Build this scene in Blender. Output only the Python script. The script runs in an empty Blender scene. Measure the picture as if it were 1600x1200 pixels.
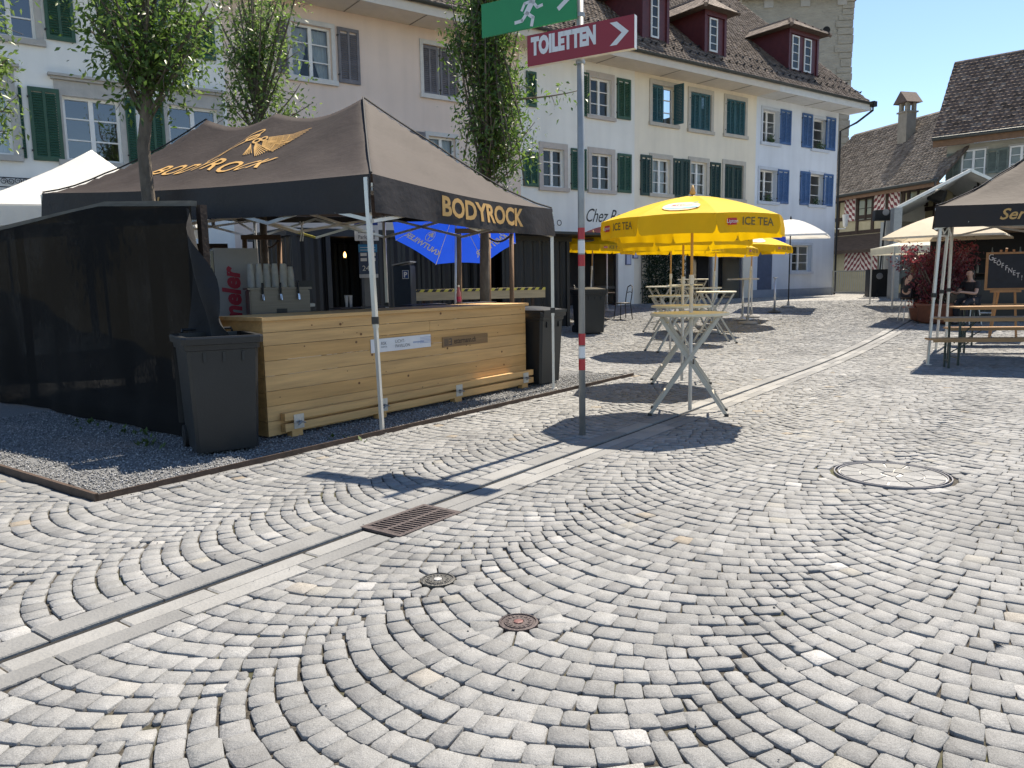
import bpy, bmesh, math, random
import numpy as np
from mathutils import Vector, Matrix

R = math.radians
random.seed(7)
rng = np.random.default_rng(7)
sc = bpy.context.scene
COL = sc.collection

# ------------------------------------------------------------------ camera
CAM_H = 1.45
PITCH, ROLL, FPX = R(7.5), R(1.0), 1200.0
cam_data = bpy.data.cameras.new("camera")
cam_data.sensor_width = 36.0
cam_data.lens = FPX / 1600 * 36.0
cam_data.clip_start = 0.05
cam_data.clip_end = 1000
cam = bpy.data.objects.new("camera", cam_data)
COL.objects.link(cam)
cam.matrix_world = (Matrix.Translation((0, 0, CAM_H)) @ Matrix.Rotation(R(90) - PITCH, 4, 'X')
                    @ Matrix.Rotation(-ROLL, 4, 'Z'))
sc.camera = cam

# ------------------------------------------------------------------ sky, sun, exposure
SUN_EL, SUN_AZ = R(60), R(37)          # azimuth measured from +Y towards +X
world = bpy.data.worlds.new("World")
sc.world = world
world.use_nodes = True
wn = world.node_tree
bg = wn.nodes["Background"]
sky = wn.nodes.new("ShaderNodeTexSky")
sky.sky_type = 'NISHITA'
sky.sun_disc = False
sky.sun_elevation = SUN_EL
sky.sun_rotation = SUN_AZ
sky.altitude = 900
sky.air_density = 1.0
sky.dust_density = 0.0
sky.ozone_density = 4.0
wn.links.new(sky.outputs[0], bg.inputs[0])
bg.inputs[1].default_value = 0.113
sl = bpy.data.lights.new("sun", 'SUN')
sl.energy = 5.0
sl.angle = R(0.53)
sl.color = (1.0, 0.94, 0.85)
sun = bpy.data.objects.new("sun", sl)
COL.objects.link(sun)
sdir = Vector((math.sin(SUN_AZ) * math.cos(SUN_EL), math.cos(SUN_AZ) * math.cos(SUN_EL), math.sin(SUN_EL)))
sun.rotation_euler = sdir.to_track_quat('Z', 'Y').to_euler()
sun.location = (10, 10, 40)
sc.render.engine = 'CYCLES'
vs = sc.view_settings
vs.view_transform = 'Standard'
vs.look = 'None'
vs.exposure = 0.93
vs.use_white_balance = True
vs.white_balance_temperature = 7150
vs.gamma = 1.0
vs.use_curve_mapping = False

# ------------------------------------------------------------------ measuring helpers
def ray(px, py):
    x, y = (px - 800) / FPX, (600 - py) / FPX
    c, s = math.cos(-ROLL), math.sin(-ROLL)
    x, y = c * x - s * y, s * x + c * y
    return Vector((x, math.cos(PITCH) + y * math.sin(PITCH), -math.sin(PITCH) + y * math.cos(PITCH)))

def at(px, py, Y):
    r = ray(px, py)
    return Vector((0, 0, CAM_H)) + r * (Y / r.y)

def gz(Y):
    t = min(max((Y - 12) / 18, 0), 1)
    return .7 * t * t * (3 - 2 * t)

def gzn(Y):
    t = np.clip((Y - 12) / 18, 0, 1)
    return .7 * t * t * (3 - 2 * t)

AX = R(36)
CA, SA = math.cos(AX), math.sin(AX)
def uv(u, v, z=0.0):            # square's own axes: u across the gutter, v along it
    return Vector((u * CA + v * SA, -u * SA + v * CA, z))
def to_uv(x, y):
    return x * CA - y * SA, x * SA + y * CA

# facade line of the terrace: s runs to the right along the row of houses
FC = Vector((14.05, 34.0, 0))
FD = Vector((math.sin(R(54)), math.cos(R(54)), 0))
FN = Vector((FD.y, -FD.x, 0))      # towards the square
def fac(px, py, off=0.0):
    r = ray(px, py)
    o = FC + FN * off
    det = r.x * -FD.y + FD.x * r.y
    t = (o.x * -FD.y + FD.x * o.y) / det
    s = (r.x * t - o.x) / FD.x
    return s, CAM_H + r.z * t

# ------------------------------------------------------------------ scene helpers
def empty(name, loc=(0, 0, 0), rz=0.0, label=None, cat=None, group=None, kind=None, parent=None):
    o = bpy.data.objects.new(name, None)
    o.empty_display_size = .1
    COL.objects.link(o)
    o.location = loc
    o.rotation_euler = (0, 0, rz)
    if parent: o.parent = parent
    tag(o, label, cat, group, kind)
    return o

def tag(o, label=None, cat=None, group=None, kind=None):
    if label: o["label"] = label
    if cat: o["category"] = cat
    if group: o["group"] = group
    if kind: o["kind"] = kind
    return o

def copy_tree(o, parent=None):
    c = o.copy()
    COL.objects.link(c)
    if parent: c.parent = parent
    for ch in list(o.children): copy_tree(ch, c)
    return c

class MB:
    """collects shapes; build() links them as one mesh object"""
    def __init__(s): s.v = []; s.f = []; s.mi = []; s.cur = 0
    def add(s, vs, fs):
        b = len(s.v)
        s.v += [tuple(p) for p in vs]
        s.f += [tuple(i + b for i in f) for f in fs]
        s.mi += [s.cur] * len(fs)
        return s
    def box(s, x0, x1, y0, y1, z0, z1):
        return s.add([(x0,y0,z0),(x1,y0,z0),(x1,y1,z0),(x0,y1,z0),(x0,y0,z1),(x1,y0,z1),(x1,y1,z1),(x0,y1,z1)],
                     [(0,3,2,1),(4,5,6,7),(0,1,5,4),(1,2,6,5),(2,3,7,6),(3,0,4,7)])
    def obox(s, o, a, b, c):
        o, a, b, c = Vector(o), Vector(a), Vector(b), Vector(c)
        P = [o, o+a, o+a+b, o+b, o+c, o+a+c, o+a+b+c, o+b+c]
        if a.cross(b).dot(c) > 0:
            return s.add(P, [(0,3,2,1),(4,5,6,7),(0,1,5,4),(1,2,6,5),(2,3,7,6),(3,0,4,7)])
        return s.add(P, [(0,1,2,3),(7,6,5,4),(4,5,1,0),(5,6,2,1),(6,7,3,2),(7,4,0,3)])
    def bar(s, p, q, w, h=None, up=(0, 0, 1)):
        p, q = Vector(p), Vector(q); h = h or w
        d = (q - p).normalized(); up = Vector(up)
        a = d.cross(up)
        if a.length < 1e-3: a = d.cross(Vector((1, 0, 0)))
        a.normalize(); b = a.cross(d).normalized()
        return s.obox(p - a*w/2 - b*h/2, a*w, q - p, b*h)
    def quad(s, a, b, c, d): return s.add([a, b, c, d], [(0, 1, 2, 3)])
    def tube(s, pts, rad, n=8, cap=True):
        pts = [Vector(p) for p in pts]
        if not hasattr(rad, '__len__'): rad = [rad] * len(pts)
        base = len(s.v); ref = None; vs = []; fs = []
        for i, p in enumerate(pts):
            d = (pts[min(i+1, len(pts)-1)] - pts[max(i-1, 0)]).normalized()
            if ref is None:
                ref = d.cross(Vector((0, 0, 1)))
                if ref.length < 1e-3: ref = Vector((1, 0, 0))
            ref = (ref - d * ref.dot(d)).normalized(); b = d.cross(ref)
            for k in range(n):
                a = 2*math.pi*k/n
                vs.append(p + (ref*math.cos(a) + b*math.sin(a)) * rad[i])
        for i in range(len(pts)-1):
            for k in range(n):
                fs.append((i*n+k, i*n+(k+1)%n, (i+1)*n+(k+1)%n, (i+1)*n+k))
        if cap:
            fs.append(tuple(range(n))[::-1]); fs.append(tuple(range((len(pts)-1)*n, len(pts)*n)))
        return s.add(vs, fs)
    def lathe(s, prof, n=16, c=(0, 0, 0), cap=True):
        vs = []; fs = []
        for r, z in prof:
            for k in range(n):
                a = 2*math.pi*k/n
                vs.append((c[0]+r*math.cos(a), c[1]+r*math.sin(a), c[2]+z))
        m = len(prof)
        for i in range(m-1):
            for k in range(n): fs.append((i*n+k, i*n+(k+1)%n, (i+1)*n+(k+1)%n, (i+1)*n+k))
        if cap: fs.append(tuple(range(n))[::-1]); fs.append(tuple(range((m-1)*n, m*n)))
        return s.add(vs, fs)
    def prism(s, poly, z0, z1, xf=None):
        n = len(poly)
        vs = [(x, y, z0) for x, y in poly] + [(x, y, z1) for x, y in poly]
        if xf: vs = [xf(*p) for p in vs]
        fs = [tuple(range(n))[::-1], tuple(range(n, 2*n))] + [(i, (i+1)%n, n+(i+1)%n, n+i) for i in range(n)]
        return s.add(vs, fs)
    def grid(s, fn, nu, nv):
        vs = [fn(i/nu, j/nv) for j in range(nv+1) for i in range(nu+1)]
        w = nu+1
        return s.add(vs, [(j*w+i, j*w+i+1, (j+1)*w+i+1, (j+1)*w+i) for j in range(nv) for i in range(nu)])
    def build(s, name, m, parent=None, smooth=False, loc=None, rz=None, kind=None, bevel=0):
        me = bpy.data.meshes.new(name)
        me.from_pydata(s.v, [], s.f)
        for x in (m if isinstance(m, (list, tuple)) else [m]): me.materials.append(x)
        if any(s.mi): me.polygons.foreach_set("material_index", s.mi)
        if smooth: me.polygons.foreach_set("use_smooth", [True]*len(me.polygons))
        me.update()
        o = bpy.data.objects.new(name, me); COL.objects.link(o)
        if parent: o.parent = parent
        if loc is not None: o.location = loc
        if rz is not None: o.rotation_euler = (0, 0, rz)
        if kind: o["kind"] = kind
        if bevel:
            bm = bmesh.new(); bm.from_mesh(me)
            bmesh.ops.bevel(bm, geom=[e for e in bm.edges], offset=bevel, segments=2, affect='EDGES', clamp_overlap=True)
            bm.to_mesh(me); bm.free()
        return o

def np_mesh(name, V, loops, counts, m, parent=None, kind=None, attr=None, smooth=False):
    me = bpy.data.meshes.new(name)
    V = np.asarray(V, np.float32).reshape(-1, 3)
    loops = np.asarray(loops, np.int32).ravel(); counts = np.asarray(counts, np.int32)
    me.vertices.add(len(V)); me.vertices.foreach_set("co", V.ravel())
    me.loops.add(len(loops)); me.loops.foreach_set("vertex_index", loops)
    me.polygons.add(len(counts))
    st = np.concatenate([[0], np.cumsum(counts)[:-1]]).astype(np.int32)
    me.polygons.foreach_set("loop_start", st)
    me.polygons.foreach_set("loop_total", counts)
    if smooth: me.polygons.foreach_set("use_smooth", np.ones(len(counts), bool))
    if attr is not None:
        a = me.attributes.new("tint", 'FLOAT', 'POINT'); a.data.foreach_set("value", np.asarray(attr, np.float32))
    me.materials.append(m)
    me.update(calc_edges=True); me.validate()
    o = bpy.data.objects.new(name, me); COL.objects.link(o)
    if parent: o.parent = parent
    if kind: o["kind"] = kind
    return o

# ------------------------------------------------------------------ materials
_M = {}
def mat(name, col, rough=.7, var=.12, scale=6, bump=0, metal=0, spec=.5, bscale=None, col2=None,
        stretch=None, thr=None, transl=0, detail=5, emit=0, coat=0, bdist=.02):
    if name in _M: return _M[name]
    m = bpy.data.materials.new(name); m.use_nodes = True
    nt = m.node_tree; N = nt.nodes; L = nt.links
    b = N["Principled BSDF"]
    b.inputs["Roughness"].default_value = rough
    b.inputs["Metallic"].default_value = metal
    b.inputs["Specular IOR Level"].default_value = spec
    if coat: b.inputs["Coat Weight"].default_value = coat
    tc = N.new("ShaderNodeTexCoord"); src = tc.outputs["Object"]
    if stretch:
        mp = N.new("ShaderNodeMapping"); mp.inputs["Scale"].default_value = stretch
        L.new(src, mp.inputs[0]); src = mp.outputs[0]
    if var or col2:
        nz = N.new("ShaderNodeTexNoise"); nz.inputs["Scale"].default_value = scale
        nz.inputs["Detail"].default_value = detail; nz.inputs["Roughness"].default_value = .6
        L.new(src, nz.inputs["Vector"])
        rp = N.new("ShaderNodeValToRGB")
        c1 = [max(c*(1-var), 0) for c in col]; c2 = list(col2) if col2 else [min(c*(1+var), 1) for c in col]
        rp.color_ramp.elements[0].position = (thr[0] if thr else .3)
        rp.color_ramp.elements[1].position = (thr[1] if thr else .7)
        rp.color_ramp.elements[0].color = (*c1, 1); rp.color_ramp.elements[1].color = (*c2, 1)
        L.new(nz.outputs[0], rp.inputs[0]); L.new(rp.outputs[0], b.inputs["Base Color"])
        colout = rp.outputs[0]
    else:
        b.inputs["Base Color"].default_value = (*col, 1); colout = None
    if bump:
        n2 = N.new("ShaderNodeTexNoise"); n2.inputs["Scale"].default_value = bscale or scale*4
        n2.inputs["Detail"].default_value = 6; L.new(src, n2.inputs["Vector"])
        bp = N.new("ShaderNodeBump"); bp.inputs["Strength"].default_value = bump; bp.inputs["Distance"].default_value = bdist
        L.new(n2.outputs[0], bp.inputs["Height"]); L.new(bp.outputs[0], b.inputs["Normal"])
    if emit:
        b.inputs["Emission Color"].default_value = (*col, 1); b.inputs["Emission Strength"].default_value = emit
    if transl:
        tr = N.new("ShaderNodeBsdfTranslucent"); mx = N.new("ShaderNodeMixShader"); mx.inputs[0].default_value = transl
        if colout: L.new(colout, tr.inputs[0])
        else: tr.inputs[0].default_value = (*col, 1)
        out = N["Material Output"]
        L.new(b.outputs[0], mx.inputs[1]); L.new(tr.outputs[0], mx.inputs[2]); L.new(mx.outputs[0], out.inputs[0])
    _M[name] = m
    return m

def text_polys(txt, size=1.0, shear=0.0, bold=0.0, spacing=1.0, align='CENTER'):
    """flat lettering as (verts2d, faces); lower left / centred on x"""
    cu = bpy.data.curves.new("lettering", 'FONT')
    cu.body = txt; cu.size = size; cu.shear = shear; cu.offset = bold; cu.space_character = spacing
    cu.align_x = align; cu.resolution_u = 3; cu.fill_mode = 'FRONT'
    ob = bpy.data.objects.new("lettering", cu); COL.objects.link(ob)
    dg = bpy.context.evaluated_depsgraph_get()
    me = bpy.data.meshes.new_from_object(ob.evaluated_get(dg))
    vs = [tuple(v.co) for v in me.vertices]; fs = [tuple(p.vertices) for p in me.polygons]
    bpy.data.objects.remove(ob); bpy.data.curves.remove(cu); bpy.data.meshes.remove(me)
    return vs, fs

def put_text(mb, txt, size, xf, **k):
    """letters mapped through xf(x, y) -> 3D point"""
    vs, fs = text_polys(txt, size, **k)
    mb.add([xf(v[0], v[1]) for v in vs], fs)
    return mb

# ================================================================== GROUND
def stone_material(name):
    m = bpy.data.materials.new(name); m.use_nodes = True
    nt = m.node_tree; N = nt.nodes; L = nt.links; b = N["Principled BSDF"]
    b.inputs["Roughness"].default_value = .78
    b.inputs["Specular IOR Level"].default_value = .35
    at_ = N.new("ShaderNodeAttribute"); at_.attribute_name = "tint"
    rp = N.new("ShaderNodeValToRGB"); rp.color_ramp.interpolation = 'LINEAR'
    e = rp.color_ramp.elements
    stops = [(0, (0.165, 0.167, 0.170)), (.25, (0.202, 0.206, 0.206)), (.62, (0.232, 0.235, 0.236)), (.84, (0.266, 0.270, 0.269)),
             (.90, (0.242, 0.236, 0.216)), (.94, (0.309, 0.311, 0.311)), (.965, (0.336, 0.338, 0.336)), (.972, (0.25, 0.228, 0.195)), (1, (0.262, 0.228, 0.185))]
    e[0].position, e[0].color = stops[0][0], (*stops[0][1], 1)
    e[1].position, e[1].color = stops[-1][0], (*stops[-1][1], 1)
    for p, c in stops[1:-1]:
        k = e.new(p); k.color = (*c, 1)
    L.new(at_.outputs["Fac"], rp.inputs[0])
    tc = N.new("ShaderNodeTexCoord")
    n1 = N.new("ShaderNodeTexNoise"); n1.inputs["Scale"].default_value = 260; n1.inputs["Detail"].default_value = 3
    n2 = N.new("ShaderNodeTexNoise"); n2.inputs["Scale"].default_value = 14; n2.inputs["Detail"].default_value = 5
    n3 = N.new("ShaderNodeTexNoise"); n3.inputs["Scale"].default_value = .8; n3.inputs["Detail"].default_value = 3
    for n in (n1, n2, n3): L.new(tc.outputs["Object"], n.inputs["Vector"])
    mr = N.new("ShaderNodeMapRange"); mr.inputs[1].default_value = .3; mr.inputs[2].default_value = .7
    mr.inputs[3].default_value = .66; mr.inputs[4].default_value = 1.3
    L.new(n1.outputs[0], mr.inputs[0])
    mr2 = N.new("ShaderNodeMapRange"); mr2.inputs[1].default_value = .3; mr2.inputs[2].default_value = .7
    mr2.inputs[3].default_value = .86; mr2.inputs[4].default_value = 1.1
    L.new(n2.outputs[0], mr2.inputs[0])
    mr3 = N.new("ShaderNodeMapRange"); mr3.inputs[1].default_value = .3; mr3.inputs[2].default_value = .7
    mr3.inputs[3].default_value = .82; mr3.inputs[4].default_value = 1.13
    L.new(n3.outputs[0], mr3.inputs[0])
    mu = N.new("ShaderNodeMath"); mu.operation = 'MULTIPLY'; L.new(mr.outputs[0], mu.inputs[0]); L.new(mr2.outputs[0], mu.inputs[1])
    mu2 = N.new("ShaderNodeMath"); mu2.operation = 'MULTIPLY'; L.new(mu.outputs[0], mu2.inputs[0]); L.new(mr3.outputs[0], mu2.inputs[1])
    mx = N.new("ShaderNodeMix"); mx.data_type = 'RGBA'; mx.blend_type = 'MULTIPLY'; mx.inputs[0].default_value = 1
    L.new(rp.outputs[0], mx.inputs[6]); L.new(mu2.outputs[0], mx.inputs[7]); L.new(mx.outputs[2], b.inputs["Base Color"])
    bp = N.new("ShaderNodeBump"); bp.inputs["Strength"].default_value = .8; bp.inputs["Distance"].default_value = .005
    n4 = N.new("ShaderNodeTexNoise"); n4.inputs["Scale"].default_value = 70; n4.inputs["Detail"].default_value = 6
    L.new(tc.outputs["Object"], n4.inputs["Vector"])
    L.new(n4.outputs[0], bp.inputs["Height"]); L.new(bp.outputs[0], b.inputs["Normal"])
    _M[name] = m
    return m
M_STONE = stone_material("granite_setts")

def ground_material():
    m = bpy.data.materials.new("bedding_sand"); m.use_nodes = True
    nt = m.node_tree; N = nt.nodes; L = nt.links; b = N["Principled BSDF"]
    b.inputs["Roughness"].default_value = .95
    tc = N.new("ShaderNodeTexCoord"); geo = N.new("ShaderNodeNewGeometry")
    n1 = N.new("ShaderNodeTexNoise"); n1.inputs["Scale"].default_value = 60; n1.inputs["Detail"].default_value = 6
    n2 = N.new("ShaderNodeTexNoise"); n2.inputs["Scale"].default_value = 2.2; n2.inputs["Detail"].default_value = 4
    L.new(tc.outputs["Object"], n1.inputs[0]); L.new(tc.outputs["Object"], n2.inputs[0])
    r1 = N.new("ShaderNodeValToRGB"); r1.color_ramp.elements[0].position = .35; r1.color_ramp.elements[1].position = .7
    r1.color_ramp.elements[0].color = (.018, .016, .013, 1); r1.color_ramp.elements[1].color = (.075, .066, .052, 1)
    L.new(n1.outputs[0], r1.inputs[0])
    r2 = N.new("ShaderNodeValToRGB"); r2.color_ramp.elements[0].position = .52; r2.color_ramp.elements[1].position = .66
    r2.color_ramp.elements[0].color = (0, 0, 0, 1); r2.color_ramp.elements[1].color = (1, 1, 1, 1)
    L.new(n2.outputs[0], r2.inputs[0])
    moss = N.new("ShaderNodeMix"); moss.data_type = 'RGBA'; moss.inputs[7].default_value = (.075, .082, .03, 1)
    mlt = N.new("ShaderNodeMath"); mlt.operation = 'MULTIPLY'; mlt.inputs[1].default_value = .55
    L.new(r2.outputs[0], mlt.inputs[0]); L.new(mlt.outputs[0], moss.inputs[0]); L.new(r1.outputs[0], moss.inputs[6])
    # paving too far away to tell the setts apart
    vor = N.new("ShaderNodeTexVoronoi"); vor.inputs["Scale"].default_value = 9.5; L.new(tc.outputs["Object"], vor.inputs["Vector"])
    vr = N.new("ShaderNodeValToRGB"); vr.color_ramp.elements[0].color = (.24, .238, .23, 1); vr.color_ramp.elements[1].color = (.42, .415, .40, 1)
    L.new(vor.outputs["Color"], vr.inputs[0])
    vd = N.new("ShaderNodeTexVoronoi"); vd.feature = 'DISTANCE_TO_EDGE'; vd.inputs["Scale"].default_value = 9.5; L.new(tc.outputs["Object"], vd.inputs["Vector"])
    vr2 = N.new("ShaderNodeValToRGB"); vr2.color_ramp.elements[0].position = .03; vr2.color_ramp.elements[1].position = .1
    vr2.color_ramp.elements[0].color = (.3, .28, .25, 1); vr2.color_ramp.elements[1].color = (1, 1, 1, 1)
    L.new(vd.outputs[0], vr2.inputs[0])
    fm = N.new("ShaderNodeMix"); fm.data_type = 'RGBA'; fm.blend_type = 'MULTIPLY'; fm.inputs[0].default_value = 1
    L.new(vr.outputs[0], fm.inputs[6]); L.new(vr2.outputs[0], fm.inputs[7])
    sx = N.new("ShaderNodeSeparateXYZ"); L.new(geo.outputs["Position"], sx.inputs[0])
    mr = N.new("ShaderNodeMapRange"); mr.inputs[1].default_value = 25.5; mr.inputs[2].default_value = 27; L.new(sx.outputs[1], mr.inputs[0])
    fin = N.new("ShaderNodeMix"); fin.data_type = 'RGBA'
    L.new(mr.outputs[0], fin.inputs[0]); L.new(moss.outputs[2], fin.inputs[6]); L.new(fm.outputs[2], fin.inputs[7])
    L.new(fin.outputs[2], b.inputs["Base Color"])
    return m

# bedding sheet reaching the horizon
ys = np.concatenate([np.linspace(-60, 0, 13), np.linspace(1, 34, 67), np.array([38, 45, 60, 90, 150, 300])])
xs = np.concatenate([np.array([-300, -120, -60]), np.linspace(-40, 40, 41), np.array([60, 120, 300])])
mb = MB()
def zbed(y): return gz(y) - .0135 + .0115 * min(max((y - 26) / 1.2, 0), 1)
mb.v = [(float(x), float(y), zbed(float(y))) for y in ys for x in xs]
w = len(xs)
mb.f = [(j*w+i, j*w+i+1, (j+1)*w+i+1, (j+1)*w+i) for j in range(len(ys)-1) for i in range(w-1)]
mb.mi = [0]*len(mb.f)
pavement = mb.build("pavement", ground_material(), smooth=True, kind="structure")

# ---- granite setts laid in segmental arcs
W_ARC, ROW = 1.46, 0.116
RA = W_ARC / math.sqrt(2)
U_GUT0, U_GUT1 = -3.53, -3.10          # gutter band between these
CAPS = [(-2.45, 2.72, .085, .20), (-1.84, 2.55, .085, .215)]
BIG = (-0.99, 6.11, .40, .52)
def in_gravel(u, v): return (u < -5.29) & (v > 2.36) & (v < 10.70) & (u > -14)

quads = []          # each stone: 4 uv corners
def arc_column(u0, v_lo, v_hi, off, lo_clip, hi_clip):
    uc = u0 + W_ARC / 2
    k0, k1 = int((v_lo - .5) / ROW), int((v_hi + 1.5) / ROW)
    base = RA * math.cos(R(45))
    for k in range(k0, k1):
        vv = k * ROW + off
        phi = R(-47.5) + random.uniform(-.03, .03)
        while phi < R(46):
            wst = random.choice((.088, .096, .103, .108, .114, .123, .134)) * random.uniform(.95, 1.05)
            if abs(phi) > .55: wst *= .92
            ph1 = phi + wst / RA
            if R(48) - ph1 < .05: ph1 = R(47.5) + random.uniform(-.02, .03)
            pm = (phi + ph1) / 2
            t = ROW * math.cos(pm)
            P = []
            for ph, up in ((phi, 0), (ph1, 0), (ph1, 1), (phi, 1)):
                a, b_ = RA * math.sin(ph), -RA * math.cos(ph) + base
                if up: a -= math.sin(pm) * t; b_ += math.cos(pm) * t
                P.append((uc + a, vv + b_))
            cu = sum(p[0] for p in P) / 4; cv = sum(p[1] for p in P) / 4
            phi = ph1
            if max(p[0] for p in P) < lo_clip + .03 or min(p[0] for p in P) > hi_clip - .03: continue
            P = [(min(max(a, lo_clip), hi_clip), b_) for a, b_ in P]
            quads.append(P)

def visible_rows(u0):
    """range of v inside a generous wedge in front of the camera"""
    best = []
    for v in np.arange(-8, 40, .5):
        p = uv(u0, v)
        if 1.3 < p.y < 27 and abs(p.x) < p.y * .92 + 1.4: best.append(v)
    return (min(best), max(best)) if best else None
k = 0
for i in range(-14, 26):
    u0 = -2.42 + W_ARC * i
    if u0 + W_ARC < U_GUT1: continue
    r_ = visible_rows(u0 + W_ARC/2)
    if r_: arc_column(u0, r_[0], r_[1], (i % 2) * ROW / 2, U_GUT1 + .008, 1e9)
for i in range(-14, 1):
    u0 = -4.2 + W_ARC * i
    r_ = visible_rows(u0 + W_ARC/2)
    if r_: arc_column(u0, r_[0], r_[1], (i % 2) * ROW / 2, -1e9, U_GUT0 - .008)
Q = np.array(quads)                                  # N,4,2
cen = Q.mean(1)
wx = cen[:, 0]*CA + cen[:, 1]*SA; wy = -cen[:, 0]*SA + cen[:, 1]*CA
keep = (wy > 1.3) & (wy < 27) & (np.abs(wx) < wy*.92 + 1.4) & ~in_gravel(cen[:, 0], cen[:, 1])
for (u, v, r0, r1) in CAPS + [BIG]:
    keep &= np.hypot(cen[:, 0]-u, cen[:, 1]-v) > r1 - .03
Q = Q[keep]
# ring stones round the covers and straight border courses along the gravel edging
extra = []
for (u, v, r0, r1), n in zip(CAPS + [BIG], (11, 12, 21)):
    for i in range(n):
        a0 = 2*math.pi*(i + random.uniform(-.12, .12))/n; a1 = 2*math.pi*(i+1 + random.uniform(-.1, .1))/n
        extra.append([(u+r0*1.06*math.cos(a0), v+r0*1.06*math.sin(a0)), (u+r1*math.cos(a0), v+r1*math.sin(a0)),
                      (u+r1*math.cos(a1), v+r1*math.sin(a1)), (u+r0*1.06*math.cos(a1), v+r0*1.06*math.sin(a1))])
v = 2.42
while v < 10.6:
    l = random.uniform(.13, .24); extra.append([(-5.382, v), (-5.292, v), (-5.292, v+l), (-5.382, v+l)]); v += l
u = -5.28
while u > -9.5:
    l = random.uniform(.16, .28); extra.append([(u-l, 2.365), (u, 2.365), (u, 2.47), (u-l, 2.47)]); u -= l
Q = np.concatenate([Q, np.array(extra)])
NS = len(Q)
# joints and hand-cut irregularity
cen = Q.mean(1, keepdims=True)
e1 = Q[:, 1]-Q[:, 0]; e2 = Q[:, 3]-Q[:, 0]
l1 = np.linalg.norm(e1, axis=1)[:, None, None]; l2 = np.linalg.norm(e2, axis=1)[:, None, None]
d1 = (e1/np.maximum(l1[:, 0], 1e-4))[:, None, :]; d2 = (e2/np.maximum(l2[:, 0], 1e-4))[:, None, :]
rel = Q - cen
gap = rng.uniform(.0018, .0052, (NS, 1, 1))
sg1 = np.array([-1, 1, 1, -1])[None, :, None]; sg2 = np.array([-1, -1, 1, 1])[None, :, None]
Q = cen + rel - d1*sg1*gap - d2*sg2*gap + rng.normal(0, .0034, Q.shape)
wxy = np.stack([Q[..., 0]*CA + Q[..., 1]*SA, -Q[..., 0]*SA + Q[..., 1]*CA], -1)      # world corners
cw = wxy.mean(1)
top = gzn(cw[:, 1]) + rng.uniform(-.0035, .0035, NS)
tilt = rng.normal(0, .02, (NS, 2))
tint = np.where(rng.random(NS) < .022, rng.uniform(.88, 1, NS), rng.beta(2.2, 2.2, NS)*.86)
dist = np.hypot(cw[:, 0], cw[:, 1])

def stone_geo(sel, fine):
    C = wxy[sel]; n = len(C); c = C.mean(1, keepdims=True)
    zt = top[sel][:, None]; tl = tilt[sel]
    def zof(P): return zt + ((P - c) * tl[:, None, :]).sum(-1)
    if fine:
        nx = np.roll(C, -1, 1); pv = np.roll(C, 1, 1)
        def toward(A, B, d):
            dd = B - A; ln = np.linalg.norm(dd, axis=-1, keepdims=True); return A + dd/np.maximum(ln, 1e-4)*np.minimum(d, ln*.4)
        ch = rng.uniform(.004, .015, (n, 4, 1))
        pa = toward(C, pv, ch); pb = toward(C, nx, ch)
        ring = np.stack([pa, pb], 2).reshape(n, 8, 2)
        mids = rng.normal(0, .0016, ring.shape); ring = ring + mids
        inner = c + (ring - c) * rng.uniform(.955, .982, (n, 1, 1))
        zo = zof(ring) - rng.uniform(.0016, .0036, (n, 1)); zi = zof(inner)
        V = np.concatenate([np.dstack([ring, np.repeat(zt - .03, 8, 1)]), np.dstack([ring, zo]), np.dstack([inner, zi]),
                            np.dstack([c, zof(c) + .0015])], 1)
        nv = 25
        lp = []; ct = []
        for i in range(8):
            j = (i+1) % 8
            lp += [i, j, 8+j, 8+i]; ct.append(4)
        for i in range(8):
            j = (i+1) % 8
            lp += [8+i, 8+j, 16+j, 16+i]; ct.append(4)
        for i in range(8):
            j = (i+1) % 8
            lp += [16+i, 16+j, 24]; ct.append(3)
    else:
        inner = c + (C - c) * .94
        V = np.concatenate([np.dstack([C, np.repeat(zt - .03, 4, 1)]), np.dstack([C, zof(C) - .004]), np.dstack([inner, zof(inner)])], 1)
        nv = 12; lp = []; ct = []
        for b0 in (0, 4):
            for i in range(4):
                j = (i+1) % 4; lp += [b0+i, b0+j, b0+4+j, b0+4+i]; ct.append(4)
        lp += [8, 9, 10, 11]; ct.append(4)
    lp = np.array(lp); loops = (lp[None, :] + (np.arange(n)*nv)[:, None])
    return V, loops, np.tile(ct, (n, 1)), nv
# which way the corners turn (keep faces outward)
ar = (wxy[:, 1]-wxy[:, 0]); br = (wxy[:, 3]-wxy[:, 0])
flip = (ar[:, 0]*br[:, 1] - ar[:, 1]*br[:, 0]) < 0
wxy[flip] = wxy[flip][:, ::-1]

# the 300 setts that show largest are single objects, the rest one mass
def pix(P):
    f = P[:, 1]*math.cos(PITCH) + CAM_H*math.sin(PITCH); up = P[:, 1]*math.sin(PITCH) - CAM_H*math.cos(PITCH)
    return 800 + FPX*P[:, 0]/f, 600 - FPX*up/f
px_, py_ = pix(cw)
inview = (px_ > -20) & (px_ < 1620) & (py_ < 1215)
order = np.argsort(np.where(inview, dist, 1e9))
single = order[:300]
mask = np.zeros(NS, bool); mask[single] = True
Vs, Ls, Cs, nv = stone_geo(single, True)
for i in range(300):
    np_mesh("cobble", Vs[i], Ls[0], Cs[0], M_STONE, parent=pavement, attr=np.full(nv, tint[single[i]]))
for nm, sel, fine in (("cobbles", np.where(~mask & (dist < 12.5))[0], True), ("distant_cobbles", np.where(~mask & (dist >= 12.5))[0], False)):
    V_, L_, C_, nv = stone_geo(sel, fine)
    np_mesh(nm, V_.reshape(-1, 3), L_.ravel(), C_.ravel(), M_STONE, parent=pavement, kind="stuff", attr=np.repeat(tint[sel], nv))
print("setts", NS)

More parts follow.
